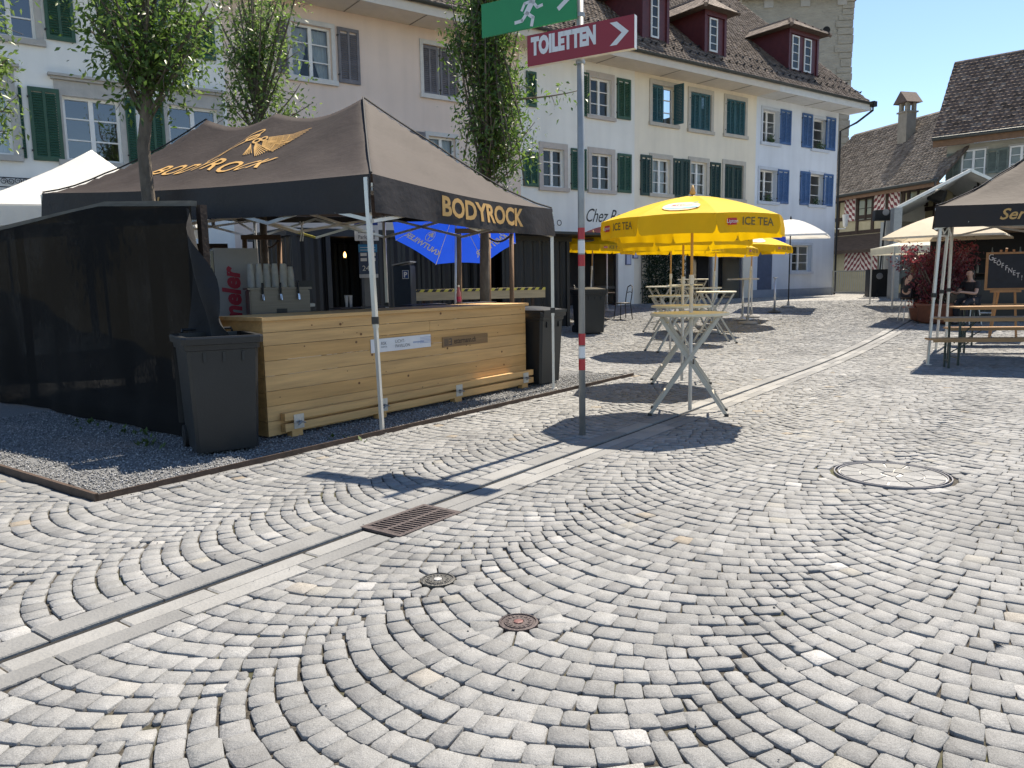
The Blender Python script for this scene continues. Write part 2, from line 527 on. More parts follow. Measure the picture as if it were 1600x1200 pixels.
# ---- gutter of long slabs
M_SLAB = mat("gutter_granite", (.175, .178, .178), .8, .14, 3, .35, bscale=60)
M_SLABL = mat("pale_gutter_granite", (.24, .242, .238), .8, .14, 3, .35, bscale=60)
M_DARK = mat("painted_void_shade", (.012, .012, .012), .9, 0)  # near-black paint for the shade in slot, drain pit and tower hole
gutter = MB()
vv = np.arange(-2, 36, .5)
for a, b_ in zip(vv[:-1], vv[1:]):
    p = [uv(-3.386, a), uv(-3.335, a), uv(-3.335, b_), uv(-3.386, b_)]
    gutter.quad(*[(q.x, q.y, gz(q.y) - .0125) for q in p])  # shallow strip coloured near black as the shade of the slot
gutter = gutter.build("gutter", M_DARK, kind="structure")
GR = (-3.40, -3.06, 3.08, 3.66)
def slab(u0, u1, v0, v1, zt, m):
    g = .004
    P = [uv(a, b_) for a, b_ in ((u0+g, v0+g), (u1-g, v0+g), (u1-g, v1-g), (u0+g, v1-g))]
    Z = [gz(q.y) for q in P]
    b = MB()
    dz = random.uniform(-.003, .003)
    ring = [Vector((q.x, q.y, z + zt + dz - .006)) for q, z in zip(P, Z)]
    c = sum(ring, Vector())/4
    inn = [r_ + (c - r_).normalized()*.012 + Vector((0, 0, .006)) for r_ in ring]
    low = [r_ - Vector((0, 0, .03)) for r_ in ring]
    b.add(low + ring + inn, [(0,1,5,4),(1,2,6,5),(2,3,7,6),(3,0,4,7),(4,5,9,8),(5,6,10,9),(6,7,11,10),(7,4,8,11),(8,9,10,11)])
    b.build("gutter_slab", m, gutter)
for (u0, u1, ml, zt, mt_) in ((-3.53, -3.372, (.42, .62), .004, M_SLAB), (-3.348, -3.225, (.40, .62), -.005, M_SLABL), (-3.222, -3.10, (.45, .75), -.002, M_SLAB)):
    v = -2.0
    while v < 30:
        l = random.uniform(*ml)
        v1 = v + l
        if u1 < -3.36 or v1 < GR[2] or v > GR[3]:
            slab(u0, u1, v, v1, zt, mt_ if random.random() < .7 else (M_SLAB if mt_ is M_SLABL else M_SLABL))
        else:
            if v < GR[2] - .06: slab(u0, u1, v, GR[2] - .004, zt, mt_)
            v1 = GR[3] + .004 if v1 < GR[3] + .05 else v1
            if v1 > GR[3] + .05: slab(u0, u1, GR[3] + .004, v1, zt, mt_)
        v = v1

# ---- cast iron grate and covers
M_IRON = mat("rusty_cast_iron", (.075, .06, .06), .6, .3, 30, .4, metal=.35, bscale=120)
M_IRON2 = mat("grey_cast_iron", (.085, .085, .082), .5, .3, 30, .4, metal=.5, bscale=120)
g = empty("drain_grate", uv((GR[0]+GR[1])/2, (GR[2]+GR[3])/2, 0), -AX, "rusty cast iron drain grate with two rows of slots, set in the gutter", "drain grate")
hw, hl = .165, .285
MB().box(-hw, hw, -hl, hl, -.012, -.010).build("pit_shade_plate", M_DARK, g)  # flat black plate painted as the shade of the pit below the bars
f = MB()
f.box(-hw, hw, -hl, -hl+.035, -.009, .006); f.box(-hw, hw, hl-.035, hl, -.015, .006)
f.box(-hw, -hw+.03, -hl+.035, hl-.035, -.015, .006); f.box(hw-.03, hw, -hl+.035, hl-.035, -.015, .006)
f.box(-.012, .012, -hl+.035, hl-.035, -.015, .004)
f.build("grate_frame", M_IRON, g)
for side in (-1, 1):
    for i in range(14):
        y = -hl + .05 + i*.0362
        b = MB(); a0, a1 = side*.012, side*(hw-.03)
        x0, x1 = min(a0, a1), max(a0, a1)
        b.obox((x0, y - .012, -.014), (x1-x0, .018, 0), (0, .015, 0), (0, 0, .017))
        b.build("grate_bar", M_IRON, g)
for (u, v, r0, r1), mm, lb, cn in zip(CAPS, (M_IRON2, M_IRON), ("small round grey iron valve cover, the farther of the two", "small round rusty iron valve cover with reddish centre, the nearer one"), (mat("cap_centre", (.35, .35, .34), .5, .1), mat("cap_red", (.15, .065, .06), .6, .2))):
    g = empty("valve_cover", uv(u, v, 0), .4, lb, "valve cover", "valve covers in the paving")
    b = MB(); b.lathe([(r0, -.02), (r0, .004), (r0*.9, .006), (r0*.88, .001), (r0*.74, .001), (r0*.72, .005), (r0*.3, .005), (r0*.28, .002)], 28); b.build("cover_rim", mm, g, False)
    b = MB(); b.lathe([(r0*.26, 0), (r0*.26, .007), (r0*.16, .009)], 6); b.build("cover_plug", cn, g)
    b = MB()
    for i in range(16):
        a = 2*math.pi*i/16; b.obox((r0*.5*math.cos(a), r0*.5*math.sin(a), .004), (.014*math.cos(a), .014*math.sin(a), 0), (-.007*math.sin(a), .007*math.cos(a), 0), (0, 0, .004))
    b.build("cover_studs", mm, g)
g = empty("manhole_cover", uv(BIG[0], BIG[1], 0), .3, "large round manhole cover filled with stone segments in a steel ring", "manhole cover")
M_RING = mat("galvanised_ring", (.20, .20, .215), .6, .15, 20, metal=.1)
for r in (.388, .362):
    b = MB(); n = 48
    for i in range(n):
        a0, a1 = 2*math.pi*i/n, 2*math.pi*(i+1)/n
        P = [((r + dr)*math.cos(a), (r + dr)*math.sin(a), z) for z in (-.02, .006) for dr in (0, .007) for a in (a0, a1)]
        b.add(P, [(4, 5, 7, 6), (0, 1, 5, 4), (2, 6, 7, 3)])
    b.build("steel_ring", M_RING, g)
MB().lathe([(.36, -.02), (.36, -.004)], 40).build("mortar_fill", mat("pale_mortar", (.52, .51, .48), .9, .08), g)
def wedge(r0, r1, a0, a1, t):
    b = MB(); k = 3
    lo = [(r0*math.cos(a0+(a1-a0)*i/k), r0*math.sin(a0+(a1-a0)*i/k)) for i in range(k+1)]
    hi = [(r1*math.cos(a0+(a1-a0)*i/k), r1*math.sin(a0+(a1-a0)*i/k)) for i in range(k+1)]
    b.prism(lo + hi[::-1], -.012, random.uniform(.001, .004))
    o = b.build("paving_segment", M_STONE, g)
    a = o.data.attributes.new("tint", 'FLOAT', 'POINT'); a.data.foreach_set("value", [t]*len(o.data.vertices))
wedge(.001, .07, 0, 6.28, .92)
for r0, r1, n in ((.08, .21, 9), (.22, .35, 13)):
    for i in range(n):
        wedge(r0, r1, 2*math.pi*i/n + .04, 2*math.pi*(i+1)/n - .02, random.uniform(.3, .9))

# ---- gravel bed inside a steel edging
M_EDGE = mat("rusted_steel_edging", (.075, .05, .038), .75, .3, 12, .2, metal=.3)
gb = MB(); P = [uv(-14, 2.49), uv(-5.395, 2.49), uv(-5.395, 10.6), uv(-14, 10.6)]
gb.quad(*[(p.x, p.y, gz(p.y) - .004) for p in P])
gravel_bed = gb.build("gravel_bed", mat("gravel_base", (.16, .165, .17), .95, .35, 60, .6), kind="structure")
e = MB(); a, b_ = uv(-5.39, 2.48), uv(-5.39, 10.6); up = Vector((0, 0, .052))
e.obox(a - Vector((0, 0, .03)), b_ - a, uv(.012, 0), Vector((0, 0, .075)))
e.build("edging_strip", M_EDGE, gravel_bed)
e = MB(); a, b_ = uv(-5.378, 2.475), uv(-10.2, 2.50)
e.obox(a - Vector((0, 0, .03)), b_ - a, uv(0, .028), Vector((0, 0, .085)))
e.build("edging_strip", M_EDGE, gravel_bed)
NP = 60000
uu = -5.40 - rng.random(NP)**1.25*4.6; vv_ = 2.52 + rng.random(NP)*8.05
ok = ~((uu < -6.9) & (vv_ > 4.6))
uu, vv_ = uu[ok], vv_[ok]; n = len(uu)
X = uu*CA + vv_*SA; Y = -uu*SA + vv_*CA
octv = np.array([(1,0,0),(-.3,.9,.1),(-.8,-.5,0),(.3,-.9,-.1),(0,.1,.8),(.1,0,-.8)])
sz = rng.uniform(.0045, .0125, (n, 1, 1)); sq = rng.uniform(.55, 1.3, (n, 1, 3)); an = rng.uniform(0, 6.28, n)
V = octv[None]*sz*sq + rng.normal(0, .0012, (n, 6, 3))
ca_, sa_ = np.cos(an)[:, None], np.sin(an)[:, None]
tx = rng.normal(0, .5, n)[:, None]
x_, y_, z_ = V[..., 0].copy(), V[..., 1].copy(), V[..., 2].copy()
V[..., 0] = x_*ca_ - y_*sa_; V[..., 1] = x_*sa_ + y_*ca_; V[..., 2] = z_ + V[..., 0]*tx*.6
V += np.stack([X, Y, gzn(Y) + rng.uniform(-.002, .009, n)], -1)[:, None]
fo = np.array([0,1,4, 1,2,4, 2,3,4, 3,0,4, 1,0,5, 2,1,5, 3,2,5, 0,3,5])
gm = stone_material("gravel_stones")
rp_ = [x for x in gm.node_tree.nodes if x.type == 'VALTORGB'][0].color_ramp
for i_, e_ in enumerate(rp_.elements):
    c_ = .075 + .36*e_.position; e_.color = (c_*.98, c_, c_*1.02, 1)
np_mesh("gravel", V.reshape(-1, 3), (fo[None] + (np.arange(n)*6)[:, None]).ravel(), np.full(n*8, 3), gm, parent=gravel_bed, kind="stuff", attr=np.repeat(rng.beta(1.6, 1.6, n)*.97, 6))

# grit trodden out of the bed on to the setts beside it
NG = 900
gu = -5.37 + np.abs(rng.exponential(.16, NG)); gv = 2.5 + rng.random(NG)*8.0
gu = np.where(rng.random(NG) < .25, rng.uniform(-5.3, 1.5, NG), gu); gv = np.where(gu > -4.4, rng.uniform(1.0, 7, NG), gv)
GX = gu*CA + gv*SA; GY = -gu*SA + gv*CA
V = octv[None]*rng.uniform(.003, .008, (NG, 1, 1))*rng.uniform(.6, 1.2, (NG, 1, 3)) + np.stack([GX, GY, gzn(GY) + .004], -1)[:, None]
np_mesh("loose_grit", V.reshape(-1, 3), (fo[None] + (np.arange(NG)*6)[:, None]).ravel(), np.full(NG*8, 3), gm, parent=pavement, kind="stuff", attr=np.repeat(rng.beta(1.2, 2.5, NG)*.5, 6))
# weeds along the foot of the net
wv = []; wf = []
for (wu, wvv, n_, sp_) in ((-7.6, 3.98, 34, .2), (-6.95, 3.72, 26, .12), (-5.46, 4.9, 10, .1), (-8.6, 3.95, 20, .25)):
    for _ in range(n_):
        p_ = uv(wu + random.gauss(0, sp_), wvv + random.gauss(0, sp_*.4)); a_ = random.uniform(0, 6.28); l_ = random.uniform(.03, .09)
        d_ = Vector((math.cos(a_)*.7, math.sin(a_)*.7, random.uniform(.3, 1.0))).normalized()*l_; s_ = Vector((-math.sin(a_), math.cos(a_), 0))*l_*.22; b0 = len(wv)
        wv += [p_, p_ + d_*.5 + s_, p_ + d_, p_ + d_*.5 - s_]; wf.append((b0, b0+1, b0+2, b0+3))
wb_ = MB(); wb_.add(wv, wf); o_ = wb_.build("weeds", mat("weed_green", (.06, .10, .02), .7, .4, 20, transl=.3), kind="stuff"); tag(o_, "small green weeds growing in the gravel by the net and bin", "weeds")

# ================================================================== TERRACE OF HOUSES
FROT = math.atan2(FD.y, FD.x)
M_GLASS = bpy.data.materials.new("window_glass"); M_GLASS.use_nodes = True
def _glass(m, tint=(.75, .8, .8), refl=.05):
    N = m.node_tree.nodes; L = m.node_tree.links; N.remove(N["Principled BSDF"])
    tr = N.new("ShaderNodeBsdfTransparent"); tr.inputs[0].default_value = (*tint, 1)
    gl = N.new("ShaderNodeBsdfGlossy"); gl.inputs["Roughness"].default_value = .02
    lw = N.new("ShaderNodeLayerWeight"); lw.inputs[0].default_value = .2
    ad = N.new("ShaderNodeMath"); ad.operation = 'ADD'; ad.inputs[1].default_value = refl; ad.use_clamp = True
    ns = N.new("ShaderNodeTexNoise"); ns.inputs["Scale"].default_value = 1.6
    tc = N.new("ShaderNodeTexCoord"); L.new(tc.outputs["Object"], ns.inputs["Vector"])
    bp = N.new("ShaderNodeBump"); bp.inputs["Strength"].default_value = .12; bp.inputs["Distance"].default_value = .02
    L.new(ns.outputs[0], bp.inputs["Height"]); L.new(bp.outputs[0], gl.inputs["Normal"])
    mx = N.new("ShaderNodeMixShader")
    L.new(lw.outputs["Fresnel"], ad.inputs[0]); L.new(ad.outputs[0], mx.inputs[0])
    L.new(tr.outputs[0], mx.inputs[1]); L.new(gl.outputs[0], mx.inputs[2]); L.new(mx.outputs[0], N["Material Output"].inputs[0])
_glass(M_GLASS)
M_GLASS_SKY = bpy.data.materials.new("sky_reflecting_glass"); M_GLASS_SKY.use_nodes = True; _glass(M_GLASS_SKY, refl=.2)
GLASS_CUR = M_GLASS
M_WHITEP = mat("white_paint", (.74, .73, .70), .5, .05, 6)
M_GREYSTONE = mat("grey_sandstone", (.42, .40, .37), .85, .1, 5, .2)
M_PINKSTONE = mat("pinkish_sandstone", (.47, .42, .38), .85, .1, 5, .2)
M_GREEN = mat("dark_green_paint", (.022, .075, .042), .5, .2, 5, .1)
M_TEAL = mat("teal_paint", (.02, .085, .10), .5, .2, 5, .1)
M_DGREEN = mat("blackish_green_paint", (.012, .04, .03), .5, .2, 5, .1)
M_BLUE = mat("blue_paint", (.05, .12, .27), .5, .18, 5, .1)
M_GREYP = mat("grey_purple_paint", (.15, .14, .15), .6, .2, 5, .1)
M_ROOM = mat("painted_room_shade", (.03, .028, .026), .9, .3, 2)  # room darkness put into the colour of the sheets behind openings
M_LACE = mat("lace_curtain", (.55, .55, .54), .9, .25, 14, stretch=(6, 1, .3))
M_BLACKIRON = mat("black_iron", (.012, .012, .012), .5, .1)
M_GUTTER = mat("dark_copper_gutter", (.05, .055, .05), .5, .2, 5, metal=.4)

def plaster(name, col, var=.1):
    m = mat(name, col, .9, var*.6, .7, .25, bscale=35, bdist=.006)
    N = m.node_tree.nodes; L = m.node_tree.links; b = N["Principled BSDF"]      # rain streaks and grime
    src = b.inputs["Base Color"].links[0].from_socket
    tc = N.new("ShaderNodeTexCoord"); mp = N.new("ShaderNodeMapping"); mp.inputs["Scale"].default_value = (2.6, 2.6, .22); L.new(tc.outputs["Object"], mp.inputs[0])
    nz = N.new("ShaderNodeTexNoise"); nz.inputs["Scale"].default_value = 1.3; nz.inputs["Detail"].default_value = 7; L.new(mp.outputs[0], nz.inputs["Vector"])
    mr = N.new("ShaderNodeMapRange"); mr.inputs[1].default_value = .42; mr.inputs[2].default_value = .72; mr.inputs[3].default_value = 1; mr.inputs[4].default_value = .93; L.new(nz.outputs[0], mr.inputs[0])
    mx = N.new("ShaderNodeMix"); mx.data_type = 'RGBA'; mx.blend_type = 'MULTIPLY'; mx.inputs[0].default_value = 1; L.new(src, mx.inputs[6]); L.new(mr.outputs[0], mx.inputs[7]); L.new(mx.outputs[2], b.inputs["Base Color"])
    return m

def roof_tile_mat(name, c1, c2, c3):
    m = bpy.data.materials.new(name); m.use_nodes = True
    N = m.node_tree.nodes; L = m.node_tree.links; b = N["Principled BSDF"]; b.inputs["Roughness"].default_value = .85
    at_ = N.new("ShaderNodeAttribute"); at_.attribute_name = "tint"
    rp = N.new("ShaderNodeValToRGB"); e = rp.color_ramp.elements
    e[0].color = (*c1, 1); e[1].color = (*c3, 1); k_ = e.new(.55); k_.color = (*c2, 1)
    L.new(at_.outputs["Fac"], rp.inputs[0])
    nz = N.new("ShaderNodeTexNoise"); nz.inputs["Scale"].default_value = 9; nz.inputs["Detail"].default_value = 5
    tc = N.new("ShaderNodeTexCoord"); L.new(tc.outputs["Object"], nz.inputs["Vector"])
    mr = N.new("ShaderNodeMapRange"); mr.inputs[1].default_value = .3; mr.inputs[2].default_value = .7; mr.inputs[3].default_value = .6; mr.inputs[4].default_value = 1.25
    L.new(nz.outputs[0], mr.inputs[0])
    mx = N.new("ShaderNodeMix"); mx.data_type = 'RGBA'; mx.blend_type = 'MULTIPLY'; mx.inputs[0].default_value = 1
    L.new(rp.outputs[0], mx.inputs[6]); L.new(mr.outputs[0], mx.inputs[7]); L.new(mx.outputs[2], b.inputs["Base Color"])
    return m
M_TILE = roof_tile_mat("old_brown_tiles", (.085, .062, .05), (.17, .13, .105), (.27, .215, .18))

def tile_roof(parent, o, ax, up, nrm, wid, length, m=None, tw=.185, th=.17, name="roof_tiles"):
    """plain tiles in staggered courses; o lower left corner, ax along eave, up along slope"""
    o, ax, up, nrm = (np.array(q, float) for q in (o, ax, up, nrm))
    nr, nc = max(int(length/th), 1), max(int(wid/tw), 1)
    ii, jj = np.meshgrid(np.arange(nr), np.arange(nc), indexing='ij'); ii = ii.ravel(); jj = jj.ravel(); n = len(ii)
    x0 = (jj + .5*(ii % 2) + rng.normal(0, .025, n)) * tw
    x0 = np.clip(x0, 0, wid - tw*.6); y0 = ii*th - .01 + rng.normal(0, .008, n)
    wdt = tw*.94; ln = th*1.25
    lift = .028 + rng.normal(0, .006, n)
    def pt(x, y, h): return o + np.outer(x, ax) + np.outer(y, up) + np.outer(h, nrm)
    z0 = np.zeros(n)
    V = np.stack([pt(x0, y0, z0), pt(x0+wdt, y0, z0), pt(x0+wdt, y0, lift), pt(x0+wdt*.5, y0-.025, lift), pt(x0, y0, lift),
                  pt(x0+wdt, y0+ln, z0+.006), pt(x0, y0+ln, z0+.006)], 1)
    fo = np.array([0,1,2, 0,2,4, 4,2,3, 4,2,5, 4,5,6, 1,5,2, 0,4,6]); 
    base = (np.arange(n)*7)[:, None]
    t_ = np.clip(rng.normal(.5, .25, n), 0, 1)
    return np_mesh(name, V.reshape(-1, 3), (fo[None]+base).ravel(), np.full(n*7, 3), m or M_TILE, parent, "stuff", np.repeat(t_, 7))

def wall_with_holes(root, name, x0, x1, z0, z1, holes, m, thick=.35, depth=.2):
    b = MB()
    xs_ = sorted({x0, x1, *[h[0] for h in holes], *[h[1] for h in holes]}); zs_ = sorted({z0, z1, *[h[2] for h in holes], *[h[3] for h in holes]})
    xs_ = [x for x in xs_ if x0 <= x <= x1]; zs_ = [z for z in zs_ if z0 <= z <= z1]
    for a, c in zip(xs_[:-1], xs_[1:]):
        for d, e_ in zip(zs_[:-1], zs_[1:]):
            mx_, mz = (a+c)/2, (d+e_)/2
            if any(h[0] < mx_ < h[1] and h[2] < mz < h[3] for h in holes): continue
            b.quad((a, 0, d), (c, 0, d), (c, 0, e_), (a, 0, e_))
    for h in holes:
        a, c, d, e_ = h
        b.quad((a, 0, d), (a, depth, d), (a, depth, e_), (a, 0, e_)); b.quad((c, 0, e_), (c, depth, e_), (c, depth, d), (c, 0, d))
        b.quad((a, 0, e_), (a, depth, e_), (c, depth, e_), (c, 0, e_)); b.quad((a, depth, d), (a, 0, d), (c, 0, d), (c, depth, d))
    b.quad((x0, 0, z0), (x0, 0, z1), (x0, thick, z1), (x0, thick, z0)); b.quad((x1, 0, z1), (x1, 0, z0), (x1, thick, z0), (x1, thick, z1))
    return b.build(name, m, root)

def window(root, x0, x1, z0, z1, cols=2, rows=3, surround=None, sw=.13, depth=.14, cornice=False, curtain=False, fm=None, side_sill=True, flower=False):
    fm = fm or M_WHITEP
    b = MB(); y = depth; fw = .055
    b.box(x0, x1, y-.05, y+.02, z0, z0+fw); b.box(x0, x1, y-.05, y+.02, z1-fw, z1)
    b.box(x0, x0+fw, y-.048, y+.02, z0+fw, z1-fw); b.box(x1-fw, x1, y-.048, y+.02, z0+fw, z1-fw)
    for i in range(1, cols):
        c = x0 + (x1-x0)*i/cols; b.box(c-.045, c+.045, y-.052, y+.02, z0+fw, z1-fw)
    for j in range(1, rows):
        c = z0 + (z1-z0)*j/rows; b.box(x0+fw, x1-fw, y-.04, y+.012, c-.014, c+.014)
    w_ = b.build("window", fm, root)
    for i in range(cols):
        for j in range(rows):
            a, c = x0 + (x1-x0)*i/cols, x0 + (x1-x0)*(i+1)/cols; d, e_ = z0 + (z1-z0)*j/rows, z0 + (z1-z0)*(j+1)/rows
            t = random.uniform(-.004, .004)
            MB().quad((a+.04, y-.01+t, d+.012), (c-.04, y-.01-t, d+.012), (c-.04, y-.01-t, e_-.012), (a+.04, y-.01+t, e_-.012)).build("pane", GLASS_CUR, w_)
    MB().quad((x0-.1, y+.45, z0-.1), (x1+.1, y+.45, z0-.1), (x1+.1, y+.45, z1+.1), (x0-.1, y+.45, z1+.1)).build("room_shade_sheet", M_ROOM, w_)  # dark sheet painted as the unlit room behind the panes
    if curtain:
        for sd in (0, 1):
            b = MB(); n = 14
            def cf(s, t, sd=sd):
                wd = (x1-x0)*(.46 - .26*(1-t)**1.5*(1 if curtain == 2 else .3))
                x = x0+.04+s*wd if sd == 0 else x1-.04-s*wd
                return (x, y+.09+.02*math.sin(s*26), z0+.05+(z1-z0-.1)*t)
            b.grid(cf, n, 4); b.build("curtain", M_LACE, w_, True)
    if surround:
        b = MB(); p = -.035
        b.box(x0-sw, x0-.002, p, .05, z0, z1); b.box(x1+.002, x1+sw, p, .05, z0, z1)
        b.box(x0-sw, x1+sw, p, .05, z1+.002, z1+sw*1.15); b.box(x0-sw-.03, x1+sw+.03, p-.05, .05, z0-.12, z0-.002)
        if cornice:
            zc = z1+sw*1.15+.002
            b.box(x0-sw, x1+sw, p+.01, .05, zc, zc+.16)
            b.box(x0-sw-.05, x1+sw+.05, p-.06, .05, zc+.162, zc+.215); b.box(x0-sw-.1, x1+sw+.1, p-.12, .05, zc+.217, zc+.27)
        b.build("surround", surround, w_)
    if flower:
        b = MB(); cx = (x0+x1)/2
        for i in range(90):
            p = Vector((cx + random.gauss(0, .13), -.03 + random.gauss(0, .05), z0 + abs(random.gauss(.1, .1))))
            a = random.uniform(0, 6.28); q = Vector((math.cos(a), math.sin(a)*.4, random.uniform(-.3, .8))).normalized()*.07
            r_ = q.cross(Vector((0, 1, .3))).normalized()*.03
            b.quad(p, p+q*.5+r_, p+q, p+q*.5-r_)
        b.build("flower_pot", mat("pot_plant", (.03, .07, .025), .7, .4, 30), w_)
    return w_

def shutter(root, x0, x1, z0, z1, m, y=-.055, ang=0, hinge='l', solid=False, holes=False):
    """louvred shutter leaf; ang swings it away from the wall about its hinge"""
    w = x1 - x0; b = MB(); f = min(.07, w*.16)
    b.box(0, w, 0, .04, 0, f*1.2); b.box(0, w, 0, .04, z1-z0-f*1.2, z1-z0)
    b.box(0, f, .001, .039, f*1.2, z1-z0-f*1.2); b.box(w-f, w, .001, .039, f*1.2, z1-z0-f*1.2)
    if w > .42: b.box(w/2-f*.4, w/2+f*.4, .001, .039, f*1.2, z1-z0-f*1.2)
    if hinge == 'r': b.v = [(p[0]-w, p[1], p[2]) for p in b.v]
    o = b.build("shutter", m, root, loc=(x0 if hinge == 'l' else x1, y, z0), rz=ang)
    s = MB(); pitch = .052; n = int((z1-z0-2.4*f)/pitch)
    for i in range(n):
        z = f*1.2 + i*pitch
        s.add([(f, .004, z), (w-f, .004, z), (w-f, .03, z+pitch*.95), (f, .03, z+pitch*.95), (f, .01, z-.004), (w-f, .01, z-.004), (w-f, .036, z+pitch*.95), (f, .036, z+pitch*.95)],
              [(0, 1, 2, 3), (7, 6, 5, 4), (0, 4, 5, 1)])
    if hinge == 'r': s.v = [(p[0]-w, p[1], p[2]) for p in s.v]
    s.build("slats", m, o, kind="stuff")
    for zz in (.18, z1-z0-.22): MB().box(-.02, .03, -.006, .05, zz, zz+.03).build("hinge", M_BLACKIRON, o)
    return o

EAVE_Z, OVER, RP = 8.72, 1.0, R(41)
UPV = (0, math.cos(RP), math.sin(RP)); NRV = (0, -math.sin(RP), math.cos(RP))
RIDGE = 8.2
def house(label, px0, px1, wm, zt=8.42, tiles=True, soffit=None, s01=None):
    s0 = fac(px0[0], px0[1])[0] if not s01 else s01[0]; s1 = fac(px1[0], px1[1])[0] if not s01 else s01[1]
    o = FC + FD*s0
    root = empty("house", (o.x, o.y, 0), FROT, label, "house", "terrace of old houses along the square")
    root_info = dict(root=root, s0=s0, w=s1-s0, zt=zt, wm=wm, holes=[])
    return root_info
def hx(h, px, py, off=0):
    s, z = fac(px, py, off); return s - h['s0'], z
def add_win(h, r, **k):
    (x0, z1), (x1, z0) = hx(h, r[0], r[1]), hx(h, r[2], r[3])
    h['holes'].append((x0, x1, z0, z1)); return window(h['root'], x0, x1, z0, z1, **k)
def add_shut(h, r, m, **k):
    (x0, z1), (x1, z0) = hx(h, r[0], r[1], .05), hx(h, r[2], r[3], .05)
    return shutter(h['root'], x0, x1, z0, z1, m, **k)
def finish(h, roof=True, base=.0, verge=False, socle=None):
    r_, w = h['root'], h['w']
    wall_with_holes(r_, "wall", 0, w, base, h['zt'], h['holes'], h['wm'])
    MB().quad((0, 8, base), (w, 8, base), (w, 8, h['zt']), (0, 8, h['zt'])).quad((0, .36, base), (0, 8, base), (0, 8, h['zt']), (0, .36, h['zt'])).quad((w, 8, base), (w, .36, base), (w, .36, h['zt']), (w, 8, h['zt'])).build("rear_wall", h['wm'], r_)
    if verge: 
        g = MB(); g.add([(w-.02, 0, h['zt']), (w-.02, 8, h['zt']), (w-.02, 4, h['zt']+4*math.tan(RP)+.4)], [(0, 1, 2)]); g.build("gable", h['wm'], r_)
    x1 = w + (.75 if verge else 0)
    b = MB(); b.box(0, x1, -OVER, 0, h['zt'], h['zt']+.03); b.box(0, x1, -OVER-.03, -OVER-.002, h['zt']-.02, EAVE_Z-.06)
    b.build("soffit", h.get('soffit') or M_WHITEP, r_)
    jt = MB()
    for xx in np.arange(1.2, x1, 1.9): jt.box(xx-.012, xx+.012, -OVER+.02, -.02, h['zt']-.012, h['zt']-.002)
    jt.build("soffit_joints", mat("soffit_gap", (.25, .23, .2), .9, .1), r_)
    g = MB(); n = 8
    for i in range(n):
        a0, a1 = math.pi*(1+i/n), math.pi*(1+(i+1)/n)
        yc, zc, rr = -OVER-.10, EAVE_Z-.02, .075
        g.quad((0, yc+rr*math.cos(a0), zc+rr*math.sin(a0)), (0, yc+rr*math.cos(a1), zc+rr*math.sin(a1)), (x1, yc+rr*math.cos(a1), zc+rr*math.sin(a1)), (x1, yc+rr*math.cos(a0), zc+rr*math.sin(a0)))
    g.build("roof_gutter", M_GUTTER, r_)
    rb = MB(); L_ = RIDGE/math.cos(RP)
    o = Vector((0, -OVER-.06, EAVE_Z)); u_ = Vector(UPV); nn = Vector(NRV)
    rb.obox(o - nn*.09, (x1, 0, 0), u_*L_, nn*.085)
    rb.obox((0, -OVER-.06+RIDGE*2, EAVE_Z), (x1, 0, 0), Vector((0, -u_.y, u_.z))*L_, (0, 0, -.08))
    rf = rb.build("roof", mat("roof_underlay", (.10, .075, .06), .9, .2), r_)
    if roof:
        tile_roof(rf, o, (1, 0, 0), u_, nn, x1, L_)
        sg = MB()
        for row in (3, 6):
            for xx in np.arange(.2, x1, .42):
                p = o + Vector((xx + .2*(row % 2), 0, 0)) + u_*(row*.17*1.4) + nn*.03
                sg.add([p, p+Vector((.1, 0, 0)), p+Vector((.05, 0, 0))+nn*.11, p+Vector((.05, 0, 0))+u_*.1], [(0, 1, 2), (1, 3, 2), (3, 0, 2)])
        sg.build("snow_guards", M_BLACKIRON, rf, kind="stuff")

# --- white house at the left with green shutters
h1 = house("white plastered house with green louvred shutters and grey window cornices, leftmost of the row", None, None, plaster("white_plaster", (.80, .79, .75)), s01=(-38.5, -25.6))
gs = dict(surround=M_GREYSTONE); GLASS_CUR = M_GLASS_SKY
add_win(h1, (-36, -55, 57, 63), cols=2, rows=3, **gs)
add_win(h1, (178, -28, 287, 92), cols=2, rows=3, **gs)
add_win(h1, (-72, 124, 22, 243), cols=2, rows=3, cornice=True, curtain=1, **gs)
add_win(h1, (96, 149, 193, 256), cols=2, rows=3, cornice=True, **gs)
add_win(h1, (261, 163, 345, 268), cols=2, rows=3, cornice=True, **gs)
for r_ in ((63, -48, 119, 67), (150, -32, 176, 76), (292, 24, 338, 95), (27, 133, 43, 247), (42, 134, 102, 253), (194, 152, 218, 258), (222, 156, 262, 260)):
    add_shut(h1, r_, M_GREEN)
finish(h1, roof=False)
b = MB()      # wrought iron scrolls on the wall
for i in range(6):
    x, z = hx(h1, 6+i*11, 283, .06)
    pts = [(x + .07*(1-t*.75)*math.cos(t*9+i*3.1), -.06, z + .07*(1-t*.75)*math.sin(t*9+i*3.1)) for t in np.linspace(0, 1, 16)]
    b.tube(pts, .008, 5)
x0, z0 = hx(h1, -10, 291, .06); x1, _ = hx(h1, 70, 291, .06)
b.tube([(x0, -.06, z0), (x1, -.06, z0)], .01, 5); b.tube([(x0, -.06, z0+.19), (x1, -.06, z0+.19)], .01, 5)
b.build("iron_scrollwork", M_BLACKIRON, h1['root'])

